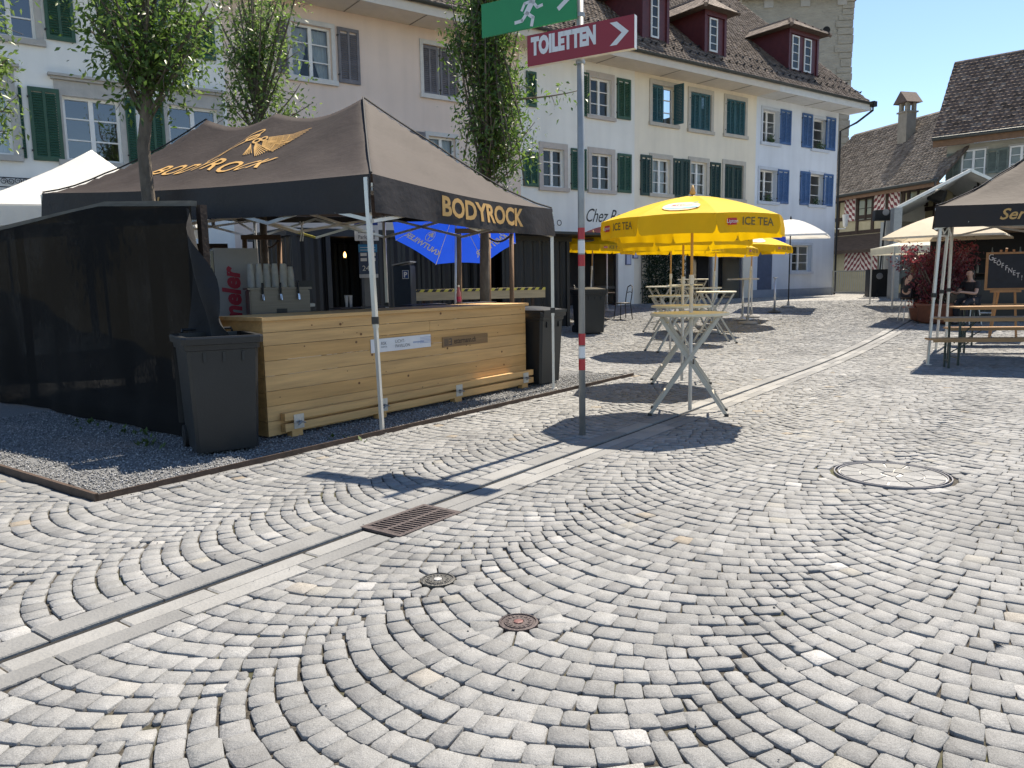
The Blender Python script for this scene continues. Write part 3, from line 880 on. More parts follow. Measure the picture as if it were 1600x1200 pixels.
# --- pink house
GLASS_CUR = M_GLASS
h2 = house("pale pink plastered house with grey shutters behind the tent", None, None, plaster("pink_plaster", (.74, .595, .505)), s01=(-25.6, -16.9))
h2['soffit'] = mat("cream_boards", (.62, .56, .48), .7, .06, 4)
ws = dict(surround=mat("pale_window_surround", (.58, .56, .53), .8, .08, 5), sw=.1)
add_win(h2, (453, 33, 520, 127), cols=2, rows=3, curtain=2, **ws)
add_win(h2, (669, 212, 713, 290), cols=2, rows=3, curtain=1, **ws)
add_win(h2, (660, 68, 717, 154), cols=2, rows=1, **ws)
add_shut(h2, (527, 41, 564, 133), M_GREYP)
add_shut(h2, (430, 22, 452, 115), M_GREYP)
add_shut(h2, (660, 68, 688, 150), M_GREYP, y=0.02); add_shut(h2, (689, 74, 717, 155), M_GREYP, y=0.02)
add_shut(h2, (641, 204, 667, 290), M_GREYP)
finish(h2)

# --- white bistro house
h3 = house("white plastered house with dark green shutters and a bistro at street level", None, None, plaster("offwhite_plaster", (.78, .765, .715)), s01=(-16.9, -12.05))
h3['soffit'] = h2['soffit']
ps = dict(surround=M_PINKSTONE, sw=.16)
add_win(h3, (922, 120, 954, 184), cols=2, rows=3, **ps)
add_win(h3, (848, 231, 881, 294), cols=2, rows=3, **ps)
add_win(h3, (924, 239, 955, 298), cols=2, rows=3, **ps)
for r_ in ((911, 112, 921, 182), (965, 121, 986, 188), (823, 110, 839, 168), (818, 236, 842, 292), (893, 231, 905, 297), (906, 232, 917, 298), (966, 239, 987, 302)):
    add_shut(h3, r_, M_GREEN)
(x0, z1), (x1, z0) = hx(h3, 890, 384), hx(h3, 966, 480)
h3['holes'].append((x0, x1, .3, z1))
MB().box(x0, x1, 1.2, 1.25, .2, z1).build("room_shade_sheet", M_ROOM, h3['root'])  # dark sheet painted as the shade inside the bistro
b = MB(); b.box(x0, x0+.06, .1, .16, .3, z1); b.box(x1-.06, x1, .1, .16, .3, z1); b.box((x0+x1)/2-.05, (x0+x1)/2+.05, .1, .16, .3, z1); b.box(x0+.06, x1-.06, .1, .16, z1-.08, z1); b.box(x0+.06, x1-.06, .1, .16, 1.2, 1.28)
b.build("bistro_door", mat("dark_wood_door", (.03, .022, .018), .5, .2, 8), h3['root'])
b = MB()      # name painted on the wall
(xa, za), (xb, _) = hx(h3, 829, 351), hx(h3, 905, 351)
put_text(b, "BISTRO", .27, lambda x, y: (xa + x, -.006, za + y), align='LEFT', spacing=1.55)
xc, zc = hx(h3, 913, 346)
put_text(b, "Chez Beat", .62, lambda x, y: (xc + x*.78, -.006, zc + y), align='LEFT', shear=.45, spacing=.95)
b.build("painted_lettering", M_BLACKIRON, h3['root'], kind="stuff")
for r_ in ((977, 397, 985, 414), (988, 386, 996, 404)):
    (x0, z1), (x1, z0) = hx(h3, r_[0], r_[1]), hx(h3, r_[2], r_[3])
    o = MB().box(x0, x1, -.04, -.002, z0, z1).build("menu_frame", mat("menu_blue", (.06, .08, .17), .4, .05), h3['root'])
    b = MB().box(x0+.03, x1-.03, -.045, -.041, z0+.03, z1-.03); b.build("menu_sheet", mat("menu_paper", (.45, .47, .6), .7, .2, 20, stretch=(1, 1, 6)), o)
finish(h3)

# --- cream house
h4 = house("cream plastered house with teal and dark green shutters, some closed", None, None, plaster("cream_plaster", (.79, .715, .585)), s01=(-12.05, -5.45))
cs = dict(surround=mat("grey_buff_stone", (.47, .43, .37), .85, .1, 5), sw=.14)
h4['soffit'] = h2['soffit']
for r_ in ((1019, 131, 1055, 196), (1079, 143, 1110, 206), (1135, 154, 1163, 213)):
    add_win(h4, r_, cols=2, rows=3, depth=.2, **cs)
add_shut(h4, (1019, 131, 1037, 194), M_TEAL, y=-.02); o = add_shut(h4, (1053, 133, 1064, 197), M_TEAL, ang=R(-80))
for r_ in ((1079, 143, 1094, 205), (1095, 145, 1110, 207), (1135, 153, 1149, 213), (1150, 155, 1164, 215)): add_shut(h4, r_, M_TEAL, y=-.03)
for r_ in ((1019, 247, 1046, 304), (1079, 252, 1103, 306), (1132, 256, 1160, 312)):
    add_win(h4, r_, cols=2, rows=3, depth=.14, curtain=1, **cs)
for r_ in ((1002, 241, 1019, 306), (1053, 247, 1065, 309), (1066, 248, 1078, 310), (1111, 253, 1126, 313), (1132, 256, 1146, 312), (1147, 258, 1160, 314)):
    add_shut(h4, r_, M_DGREEN, y=-.05 if r_[0] < 1130 else -.02)
for a, c, ty in ((1072, 1113, 385), (1122, 1160, 398)):
    (x0, z1), (x1, z0) = hx(h4, a, ty), hx(h4, c, 470)
    h4['holes'].append((x0, x1, .45, z1)); MB().box(x0, x1, 1.0, 1.05, .4, z1).build("room_shade_sheet", M_ROOM, h4['root'])  # shade inside the doorway painted as a dark sheet
    b = MB(); b.box(x0, x0+.08, .05, .12, .45, z1); b.box(x1-.08, x1, .05, .12, .45, z1); b.box(x0+.08, x1-.08, .05, .12, z1-.09, z1); b.build("door_frame", M_GREYP, h4['root'])
finish(h4)

# --- blue corner house
h5 = house("pale blue corner house with blue shutters and flower pots on the sills", None, None, plaster("pale_blue_plaster", (.66, .70, .76)), s01=(-5.45, .2))
h5['soffit'] = mat("pale_soffit_boards", (.60, .60, .58), .7, .08, 4)
bs = dict(surround=mat("pale_blue_surround", (.52, .56, .62), .8, .06, 5), sw=.1)
for r_, n in (((1192, 170, 1216, 225), 2), ((1271, 184, 1291, 235), 1), ((1187, 264, 1213, 316), 2), ((1266, 271, 1286, 321), 1)):
    add_win(h5, r_, cols=n, rows=3, depth=.24, flower=True, **bs)
for r_ in ((1220, 170, 1236, 227), (1255, 176, 1269, 232), (1292, 182, 1305, 236), (1216, 264, 1232, 319), (1252, 267, 1265, 321), (1288, 271, 1301, 323)):
    add_shut(h5, r_, M_BLUE)
add_win(h5, (1237, 383, 1266, 424), cols=2, rows=3, depth=.2, **bs)
(x0, z1), (x1, z0) = hx(h5, 1184, 392), hx(h5, 1204, 465)
MB().box(x0, x1, -.03, -.004, .6, z1).build("door", mat("slate_blue_door", (.07, .10, .17), .5, .15, 6), h5['root'])
MB().box(0, h5['w'], -.04, -.002, .4, 1.0).build("plinth", mat("grey_blue_plinth", (.30, .33, .38), .9, .1, 3, .2), h5['root'])
finish(h5, verge=True)
b = MB(); w5 = h5['w']
b.tube([(w5+.72, -OVER-.1, EAVE_Z-.06), (w5+.74, -OVER-.1, EAVE_Z-.3), (w5+.4, -.6, EAVE_Z-.75), (w5+.06, -.06, EAVE_Z-1.05), (w5+.06, -.06, .7)], .045, 8)
b.box(w5+.6, w5+.85, -OVER-.22, -OVER, EAVE_Z-.16, EAVE_Z+.05)
b.build("downpipe", M_BLACKIRON, h5['root'])

# --- dormers (parts of the houses' roofs)
M_REDP = mat("oxblood_paint", (.095, .017, .02), .5, .2, 5, .1)
def roof_hit(px, py):
    """point of the roof plane behind a pixel, in (s, depth) of the terrace"""
    rr = ray(px, py); n = FN*math.sin(RP) + Vector((0, 0, math.cos(RP))); o = FC + FN*(OVER+.06) + Vector((0, 0, EAVE_Z))
    t = (o - Vector((0, 0, CAM_H))).dot(n)/rr.dot(n); P = Vector((0, 0, CAM_H)) + rr*t - FC
    return P.dot(FD), -P.dot(FN), P.z
def dormer(h, pl, pr, hgt, wins):
    s0, y0, z0 = roof_hit(*pl); s1, _, _ = roof_hit(*pr)
    x0, x1 = s0-h['s0'], s1-h['s0']; w = x1-x0; dp = hgt/math.tan(RP)
    b = MB(); z0 -= .06
    b.add([(x0, y0, z0), (x1, y0, z0), (x1, y0, z0+hgt), (x0, y0, z0+hgt), (x0, y0+dp+.3, z0+hgt), (x1, y0+dp+.3, z0+hgt)],
          [(0, 1, 2, 3), (0, 3, 4), (1, 5, 2)])
    for xx in (x0-.03, x1-.09): b.box(xx, xx+.12, y0-.05, y0+.08, z0, z0+hgt)
    b.box(x0-.03, x1+.03, y0-.06, y0+.06, z0+hgt-.22, z0+hgt)
    d = b.build("dormer", M_REDP, h['root'])
    for f0, f1 in wins:
        a, c = x0+w*f0, x0+w*f1; bb = MB(); za, zb = z0+.12, z0+hgt-.28; y = y0-.03
        bb.box(a, a+.05, y-.02, y+.02, za, zb); bb.box(c-.05, c, y-.02, y+.02, za, zb); bb.box(a+.05, c-.05, y-.02, y+.02, za, za+.06); bb.box(a+.05, c-.05, y-.02, y+.02, zb-.05, zb)
        for j in (1, 2, 3):
            zz = za+(zb-za)*j/4; bb.box(a+.05, c-.05, y-.015, y+.01, zz-.014, zz+.014)
        bb.build("dormer_window", M_WHITEP, d)
        MB().quad((a+.04, y+.012, za), (c-.04, y+.012, za), (c-.04, y+.012, zb), (a+.04, y+.012, zb)).build("pane", M_GLASS, d)
        MB().quad((a, y+.02, za), (c, y+.02, za), (c, y+.02, zb), (a, y+.02, zb)).build("room_shade_sheet", M_ROOM, d)  # dark sheet close behind the glass painted as room shade
    ov = .38; zr = z0+hgt; rh = .62
    A, B_, C_, D_ = Vector((x0-ov, y0-ov, zr-.05)), Vector((x1+ov, y0-ov, zr-.05)), Vector((x1+ov, y0+dp+1.0, zr-.05)), Vector((x0-ov, y0+dp+1.0, zr-.05))
    xm = (x0+x1)/2; E1, E2 = Vector((xm, y0+w*.32, zr+rh)), Vector((xm, y0+dp+1.6, zr+rh))
    b = MB(); b.add([A, B_, C_, D_, E1, E2], [(0, 1, 4), (1, 2, 5, 4), (3, 0, 4, 5), (0, 3, 2, 1)])
    rfd = b.build("dormer_roof", mat("roof_underlay", (.1, .075, .06)), d)
    def slope(P, Q, T):   # courses of tiles on a sloping face
        ax = (Q-P).normalized(); up = (T - P) - ax*(T-P).dot(ax); Ln = up.length; up.normalize(); nn = ax.cross(up)
        return ax, up, nn, Ln
    tl = []
    for P, Q, T0, T1 in ((A, B_, E1, E1), (D_, A, E2, E1), (B_, C_, E1, E2)):
        ax, up, nn, Ln = slope(P, Q, T0); Wd = (Q-P).length; t0, t1 = (T0-P).dot(ax), (T1-P).dot(ax)
        lo, hi = min(t0, t1), max(t0, t1); bb = MB()
        for i in range(int(Ln/.15)):
            f = i*.15/Ln; xa_, xb_ = lo*f, Wd + (hi-Wd)*f
            j = xa_ + (.09 if i % 2 else 0)
            while j < xb_-.05:
                p = P + ax*j + up*(i*.15) + nn*.01
                e_ = min(.17, xb_-j); bb.obox(p, ax*e_, up*.19 - nn*.008, nn*.024); j += .18
        tl.append(bb)
    allb = MB()
    for t in tl: allb.add(t.v, t.f)
    for i in range(12):     # ridge tiles
        f0, f1 = i/12, (i+1.1)/12; p, q = E1.lerp(E2, f0), E1.lerp(E2, f1); allb.tube([p, q], [.09, .075], 6)
    for Cn in (A, B_):
        for i in range(9): allb.tube([Cn.lerp(E1, i/9), Cn.lerp(E1, (i+1.1)/9)], [.08, .065], 6)
    o = allb.build("roof_tiles", M_TILE, rfd, kind="stuff")
    a = o.data.attributes.new("tint", 'FLOAT', 'POINT'); a.data.foreach_set("value", list(np.repeat(np.clip(rng.normal(.5, .25, len(o.data.vertices)//8+1), 0, 1), 8)[:len(o.data.vertices)]))
dormer(h4, (1003, 58), (1041, 66), 1.75, [(.32, .62)])
dormer(h4, (1100, 81), (1130, 87), 1.55, [(.22, .6)])
dormer(h5, (1231, 109), (1277, 121), 1.7, [(.10, .34), (.52, .76)])

# ================================================================== BUILDINGS BEHIND
def line_hit(px, py, O, D):
    r = ray(px, py); det = r.x * -D.y + D.x * r.y
    t = (O.x * -D.y + D.x * O.y) / det
    s = ((r.x*t - O.x)*D.x + (r.y*t - O.y)*D.y)
    return s, CAM_H + r.z*t

# --- old stone tower
a0, a1 = at(1158, 60, 45), at(1326, 60, 45)
tw = a1.x - a0.x
t = empty("stone_tower", (a0.x, 45, 0), R(-4), "tall rough stone tower with a round hole behind the blue house", "tower")
M_RUBBLE = mat("rubble_stone", (.36, .325, .265), .95, .15, 1.6, .8, bscale=5, bdist=.08, stretch=(1, 1, 2))
b = MB(); hole_x, hole_z = at(1288, 50, 45).x - a0.x, at(1288, 50, 45).z
b.box(0, tw, 0, 6, 0, 17.2)
b.build("wall", M_RUBBLE, t)
q = 0.5
z = 1.0
while z < 16.8:        # quoins down the right-hand corner
    hgt = random.uniform(.28, .5); l = random.uniform(.35, .9)
    MB().box(tw - l, tw + random.uniform(.02, .09), -.05, .6, z, z + hgt - .04).build("quoin", M_RUBBLE, t); z += hgt
b = MB(); b.tube([(hole_x, -.02, hole_z), (hole_x, .1, hole_z)], .2, 16); b.build("hole_shade_disc", M_DARK, t)  # black disc on the uncut wall, painted as the shade in the hole
for i in range(3):
    x = tw*(.2 + .33*i); MB().box(x, x+.5, -.08, .2, 16.3, 16.9).build("corbel", M_GREYSTONE, t)
b = MB(); b.add([(-.6, -.7, 17.0), (tw+.7, -.7, 17.0), (tw+.7, 6.7, 17.0), (-.6, 6.7, 17.0), (tw/2, 3, 23)], [(0, 1, 2, 3), (0, 1, 4), (1, 2, 4), (2, 3, 4), (3, 0, 4)])
b.box(-.5, tw+.6, -.6, -.45, 16.75, 16.98)
b.build("roof", mat("dark_brown_roof", (.07, .045, .035), .8, .3, 3), t)

# --- half-timbered house with zigzag shutters
O6, D6 = Vector((16.8, 40, 0)), Vector((.27, -.963, 0)).normalized()
h6 = empty("half_timbered_house", O6, math.atan2(D6.y, D6.x), "half timbered house with red and white zigzag shutters and a chimney", "house")
def l6(px, py): return line_hit(px, py, O6, D6)
M_TIMB = mat("dark_timber", (.045, .028, .02), .8, .3, 8, .3)
M_INF = mat("ochre_infill", (.47, .42, .28), .9, .12, 3, .2)
xL, xR = -3.0, l6(1480, 300)[0]; ze = l6(1400, 296)[1]
b = MB(); b.box(xL, xR, 0, .3, .3, ze); b.build("wall", M_INF, h6)
for px in (1303, 1311, 1341, 1365, 1388, 1412, 1420, 1462):
    x, _ = l6(px, 320); MB().box(x-.09, x+.09, -.05, -.003, 3.55, ze-.02).build("beam", M_TIMB, h6)
for z in (3.62, 4.35, ze-.14):
    MB().box(xL, xR, -.04, -.002, z-.09, z+.09).build("beam", M_TIMB, h6)
x0, z1 = l6(1342, 308); x1, z0 = l6(1366, 343)
w_ = window(h6, x0, x1, z0, z1, cols=2, rows=2, depth=-.02, fm=M_TIMB)
x0, z1 = l6(1421, 297); x1, z0 = l6(1450, 322)
w_ = window(h6, x0, x1, z0, z1, cols=2, rows=2, depth=-.02, fm=M_TIMB)
b = MB(); b.add([(xL, -.02, 3.5), (xR, -.02, 3.5), (xR, -.75, 2.75), (xL, -.75, 2.75), (xL, -.7, 2.6), (xR, -.7, 2.6), (xL, 0, 2.7), (xR, 0, 2.7)], [(3, 2, 1, 0), (4, 5, 2, 3), (6, 7, 5, 4)])
b.build("pent_roof", mat("brown_shingles", (.075, .055, .045), .85, .35, 7, .5, stretch=(.4, 1, 4)), h6)
M_ZRED = mat("zigzag_red", (.20, .03, .04), .6, .15, 6); M_ZWHT = mat("zigzag_white", (.70, .64, .60), .6, .08, 6)
def zig_shutter(r, slope):
    (x0, z1), (x1, z0) = l6(r[0], r[1]), l6(r[2], r[3])
    o = MB().box(x0, x1, -.1, -.06, z0, z1).build("zigzag_shutter", M_ZWHT, h6)
    per = .30; n = 26; k0 = -12
    for k in range(k0, 26):
        b = MB(); vs = []; any_ = False
        cols = []
        for i in range(n+1):
            f = i/n; x = x0 + (x1-x0)*f
            sl = slope*(x-x0) if slope else -abs(x-(x0+x1)/2)*1.05
            zz = z0 + k*per + sl + .045*math.sin((x-x0)*2*math.pi/.22)
            a, c = min(max(zz, z0), z1), min(max(zz+per*.5, z0), z1); cols.append((x, a, c))
        for (xa, a, c), (xb, d, e_) in zip(cols[:-1], cols[1:]):
            if c-a > 1e-4 or e_-d > 1e-4: b.quad((xa, -.104, a), (xb, -.104, d), (xb, -.104, e_), (xa, -.104, c)); any_ = True
        if any_: b.build("stripe", M_ZRED, o)
zig_shutter((1323, 308, 1338, 345), -1.0); zig_shutter((1369, 303, 1385, 327), 1.0); zig_shutter((1392, 299, 1408, 326), -1.0); zig_shutter((1323, 385, 1373, 422), 0)
RP6 = R(44); L6 = 5.5; u6 = Vector((0, math.cos(RP6), math.sin(RP6))); n6 = Vector((0, -math.sin(RP6), math.cos(RP6)))
b = MB(); o6 = Vector((xL, -.7, ze+.02)); wid = xR-xL+.2
b.obox(o6-n6*.1, (wid, 0, 0), u6*L6, n6*.095); rf = b.build("roof", mat("roof_underlay", (.1, .075, .06)), h6)
M_TILE2 = roof_tile_mat("weathered_grey_brown_tiles", (.12, .10, .085), (.21, .18, .155), (.30, .26, .225))
tile_roof(rf, o6, (1, 0, 0), u6, n6, wid, L6, M_TILE2, tw=.2, th=.2)
b = MB(); b.box(xL, xR+.2, -.68, -.62, ze-.22, ze); b.build("fascia", mat("brown_fascia", (.16, .09, .05), .7, .2, 6), h6)
b = MB(); b.tube([(xL, -.78, ze), (xR+.2, -.78, ze)], .075, 8); b.build("roof_gutter", M_GUTTER, h6)
# chimney stands on that roof
def roof6_hit(px, py):
    r = ray(px, py); yv = Vector((-D6.y, D6.x, 0)); n = -yv*math.sin(RP6) + Vector((0, 0, math.cos(RP6)))
    o = O6 + yv*(-.7) + Vector((0, 0, ze+.02)); tt = (o-Vector((0, 0, CAM_H))).dot(n)/r.dot(n); P = Vector((0, 0, CAM_H)) + r*tt - O6
    return P.dot(D6), P.dot(yv), P.z
cx, cy, cz = roof6_hit(1416, 216)
M_CHIM = mat("rendered_chimney", (.30, .27, .22), .9, .15, 4, .3)
b = MB(); s_ = .28; H_ = 1.62
b.box(cx-s_, cx+s_, cy-s_, cy+s_, cz-.6, cz+H_-.45); b.box(cx-s_-.06, cx+s_+.06, cy-s_-.06, cy+s_+.06, cz+H_-.45, cz+H_-.38)
ch = b.build("chimney", M_CHIM, h6)
for ax in (-1, 1):
    for ay in (-1, 1): MB().box(cx+ax*(s_-.09)-.08, cx+ax*(s_-.09)+.08, cy+ay*(s_-.09)-.08, cy+ay*(s_-.09)+.08, cz+H_-.38, cz+H_).build("chimney_pier", M_CHIM, ch)
b = MB(); e_ = s_+.18; zc = cz+H_
b.add([(cx-e_, cy-e_, zc), (cx+e_, cy-e_, zc), (cx+e_, cy+e_, zc), (cx-e_, cy+e_, zc), (cx, cy-e_, zc+.55), (cx, cy+e_, zc+.55)], [(0, 3, 2, 1), (0, 1, 4), (2, 3, 5), (1, 2, 5, 4), (3, 0, 4, 5)])
b.build("chimney_cap", mat("old_cap_tiles", (.13, .095, .08), .85, .3, 12), ch)

# --- grey-green house at the right
O7, D7 = at(1476, 300, 34), Vector((.74, -.67, 0)).normalized(); O7.z = 0
h7 = empty("grey_house", O7, math.atan2(D7.y, D7.x), "grey green house with steep tiled roof behind the stage at the right", "house")
def l7(px, py): return line_hit(px, py, O7, D7)
zw = l7(1500, 226)[1]
b = MB(); b.box(0, 9, 0, .3, .4, zw); b.box(0, .3, .3, 7, .4, zw); b.build("wall", mat("grey_green_render", (.33, .32, .27), .9, .2, 1.5, .3), h7)
M_SAGE = mat("sage_shutter_paint", (.13, .16, .14), .7, .25, 6, .2)
for r in ((1504, 236, 1539, 276), (1579, 229, 1614, 268)):
    (x0, z1), (x1, z0) = l7(r[0], r[1]), l7(r[2], r[3]); window(h7, x0, x1, z0, z1, cols=2, rows=3, depth=-.03, fm=M_WHITEP, surround=M_GREYSTONE, sw=.07)
for r in ((1480, 241, 1500, 282), (1543, 234, 1558, 270), (1560, 232, 1575, 269)):
    (x0, z1), (x1, z0) = l7(r[0], r[1]), l7(r[2], r[3]); shutter(h7, x0, x1, z0, z1, M_SAGE, y=-.08)
RP7 = R(50); L7 = 4.9; u7 = Vector((0, math.cos(RP7), math.sin(RP7))); n7 = Vector((0, -math.sin(RP7), math.cos(RP7)))
o7 = Vector((-.45, -.7, l7(1490, 219)[1] + .05))
b = MB(); b.obox(o7-n7*.1, (10.5, 0, 0), u7*L7, n7*.095); rf = b.build("roof", mat("roof_underlay", (.1, .075, .06)), h7)
M_TILE3 = roof_tile_mat("mossy_brown_tiles", (.08, .06, .05), (.155, .115, .10), (.24, .20, .175))
tile_roof(rf, o7, (1, 0, 0), u7, n7, 10.5, L7, M_TILE3, tw=.2, th=.21)
MB().box(-.4, 10, -.66, -.58, o7.z-.35, o7.z-.08).build("fascia", mat("brown_fascia", (.16, .09, .05)), h7)
MB().tube([(-.4, -.8, o7.z-.03), (10, -.8, o7.z-.03)], .08, 8).build("roof_gutter", M_GUTTER, h7)

# ================================================================== BLACK BAR TENT WITH GOLD LETTERING
M_ALU = mat("aluminium_tube", (.62, .61, .58), .38, .06, 5, metal=.55)
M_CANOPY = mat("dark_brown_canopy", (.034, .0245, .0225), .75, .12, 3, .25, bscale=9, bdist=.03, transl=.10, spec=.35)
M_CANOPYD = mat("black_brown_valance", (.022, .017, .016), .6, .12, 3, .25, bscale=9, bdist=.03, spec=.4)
M_GOLD = mat("gold_print", (.58, .34, .11), .55, .08, 10)
def tent(name, label, A, P2, B, zA, zP, zB, peaks, val=.36, sag=.55, front=(0, 3), group=None):
    """pop-up tent; A near corner, P2 along the short side, B along the long side; peaks = [(b, z)] along the middle"""
    A, P2, B = (Vector((q[0], q[1], 0)) for q in (A, P2, B))
    e1, e2 = P2 - A, B - A; w, l = e1.length, e2.length; e1n, e2n = e1/w, e2/l
    root = empty(name, A, 0, label, "tent", group)
    def ez(a, b): return zA + (zP-zA)*a + (zB-zA)*b
    bs = [p[0]/l for p in peaks]; zs = [p[1] for p in peaks]
    def ridge(b):
        if b <= bs[0]: return zs[0]
        if b >= bs[-1]: return zs[-1]
        for i in range(len(bs)-1):
            if bs[i] <= b <= bs[i+1]:
                f = (b-bs[i])/(bs[i+1]-bs[i]); return zs[i]+(zs[i+1]-zs[i])*f - .14*math.sin(math.pi*f)
    def surf(a, b):
        """height over the eave plane, concave between eave and ridge"""
        da = 1-abs(a-.5)*2
        if b < bs[0]: db = b/bs[0]; zr = zs[0]
        elif b > bs[-1]: db = (1-b)/(1-bs[-1]); zr = zs[-1]
        else: db = 1; zr = ridge(b)
        h = min(da, db); e = ez(a, b)
        k = h**1.32
        crease = abs(da-db)
        fold = .05*math.sin(a*9+b*21)*math.sin(b*13+a*5)*h*(1-h)*2 + .034*math.sin(b*47+a*8)*h*(1-h) + .02*math.sin(a*31-b*38)*h*(1-h)*(1-h)*2
        edge = -.05*math.sin(math.pi*min(max(b if da < db else a, 0), 1))*(1-h)**6 if h < .3 else 0
        return e + (zr-e)*k + fold + edge
    def P(a, b, lift=0):
        p = e1*a + e2*b; return Vector((p.x, p.y, surf(a, b)+lift))
    na, nb = 40, 64
    av = [i/na for i in range(na+1)]; bv = sorted(set([j/nb for j in range(nb+1)] + bs))
    c = MB(); W_ = len(av)
    c.v = [tuple(P(a, b)) for b in bv for a in av]
    c.f = [(j*W_+i, j*W_+i+1, (j+1)*W_+i+1, (j+1)*W_+i) for j in range(len(bv)-1) for i in range(W_-1)]; c.mi = [0]*len(c.f)
    cn = c.build("canopy", M_CANOPY, root, True)
    out = {'root': root, 'P': P, 'e1': e1, 'e2': e2, 'canopy': cn, 'w': w, 'l': l}
    def vpt(side, f, t, lift=.0):
        a, b = ((f, 0), (1, f), (f, 1), (0, f))[side]
        p = P(a, b); nrm = (-e2n, e1n, e2n, -e1n)[side]
        L = (w, l, w, l)[side]
        wob = .016*math.sin(f*L*4.2+side)*t + .01*math.sin(f*L*11+side*2)*t
        lo = .03*math.sin(math.pi*f)*t
        va = val if side in front else .11
        return p + nrm*(.012+wob+lift+.02*t) - Vector((0, 0, va*t - .02*math.sin(math.pi*f)*t))
    out['vpt'] = vpt
    for s in range(4):
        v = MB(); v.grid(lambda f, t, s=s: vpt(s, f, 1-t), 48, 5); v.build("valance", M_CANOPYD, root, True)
    # piping on hips
    for a, b in ((0, 0), (1, 0), (0, 1), (1, 1)):
        bp = bs[0] if b == 0 else bs[-1]
        pts = [P(a+(.5-a)*t_, b+(bp-b)*t_, .012) for t_ in np.linspace(0, 1, 12)]
        MB().tube(pts, .011, 6).build("hip_seam", mat("black_piping", (.012, .012, .012), .6, .1), root)
    return out
A_, P_, = (-1.30, 7.49), (.57, 10.46)
e_ = Vector((P_[0]-A_[0], P_[1]-A_[1], 0)).normalized(); e2_ = Vector((-e_.y, e_.x, 0))
Bc = (A_[0]+e2_.x*5.9, A_[1]+e2_.y*5.9)
mid = Vector((A_[0]+e_.x*1.75, A_[1]+e_.y*1.75, 0))
pk = [line_hit(px, py, mid, e2_) for px, py in ((567, 153), (431, 177), (322, 187))]
print("peaks", pk)
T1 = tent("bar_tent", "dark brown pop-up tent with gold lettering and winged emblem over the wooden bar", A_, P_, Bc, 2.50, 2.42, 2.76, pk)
root = T1['root']; w, l = T1['w'], T1['l']
def foot(px, py):
    r = ray(px, py); t_ = .5
    while t_ < 200 and CAM_H + r.z*t_ > gz(r.y*t_): t_ += .01
    return Vector((r.x*t_, r.y*t_, gz(r.y*t_)))
def leg(root, base, topz, r=.021, lean=(0, 0), joint=True, m=None):
    """square telescopic tent leg in world coordinates"""
    o = root.location; b = MB(); p = Vector(base) - o; q = Vector((base[0]+lean[0], base[1]+lean[1], topz)) - o
    d = (q-p)
    b.bar(p + d*.42, q, .042); b.bar(p, p + d*.47, .034); b.box(p.x-.05, p.x+.05, p.y-.05, p.y+.05, p.z, p.z+.008)
    lg = b.build("leg", m or M_ALU, root)
    if joint:
        c = p + d*.45; MB().box(c.x-.032, c.x+.032, c.y-.032, c.y+.032, c.z-.035, c.z+.035).build("leg_clamp", mat("black_plastic", (.02, .02, .02), .45, .1), lg)
    return lg
leg(root, (A_[0]+.01, A_[1]-.02, 0), 2.47, lean=(-.06, .03)); leg(root, (P_[0], P_[1], 0), 2.38)
leg(root, (Bc[0], Bc[1], 0), 2.74); D4 = (Bc[0]+P_[0]-A_[0], Bc[1]+P_[1]-A_[1]); leg(root, (D4[0], D4[1], gz(D4[1])), 2.66)
m1 = (A_[0]+(D4[0]-P_[0])*.5, A_[1]+(D4[1]-P_[1])*.5); m2 = (m1[0]+P_[0]-A_[0], m1[1]+P_[1]-A_[1]); leg(root, (m2[0], m2[1], 0), 2.55)
# scissor frame under the canopy
o = Vector((*A_, 0))
def fr(p, q, m=None): 
    b = MB(); b.bar(Vector(p)-o, Vector(q)-o, .016, .034); b.build("frame_bar", m or M_ALU, root)
def lp(a, b, z): v_ = o + T1['e1']*a + T1['e2']*b; return (v_.x, v_.y, z)
M_YEL = mat("yellow_strut", (.55, .5, .06), .5, .1)
for (a0, b0), (a1, b1), n in (((0, 0), (1, 0), 2), ((0, 0), (0, 1), 4), ((1, 0), (1, 1), 4), ((0, 1), (1, 1), 2), ((0, .5), (1, .5), 2)):
    for i in range(n):
        f0, f1 = i/n, (i+1)/n; zA_ = 2.40 + .24*(b0+(b1-b0)*f0); zB_ = 2.40 + .24*(b0+(b1-b0)*f1)
        p, q = (a0+(a1-a0)*f0, b0+(b1-b0)*f0), (a0+(a1-a0)*f1, b0+(b1-b0)*f1)
        fr(lp(*p, zA_-.04), lp(*q, zB_-.34)); fr(lp(*p, zA_-.34), lp(*q, zB_-.04), M_YEL if (a0, b0) == (1, 0) and i == 3 else None)
for bq, zq in ((pk[0][0]/l, pk[0][1]), (pk[-1][0]/l, pk[-1][1])):
    MB().bar(Vector(lp(.5, bq, 2.35))-o, Vector(lp(.5, bq, zq-.04))-o, .04).build("mast", M_ALU, root)
    for aa in (0, 1): fr(lp(aa, bq, 2.35), lp(.5, bq, 2.62)); fr(lp(.5, bq, 2.62), lp(aa, 0 if bq < .5 else 1, 2.4))
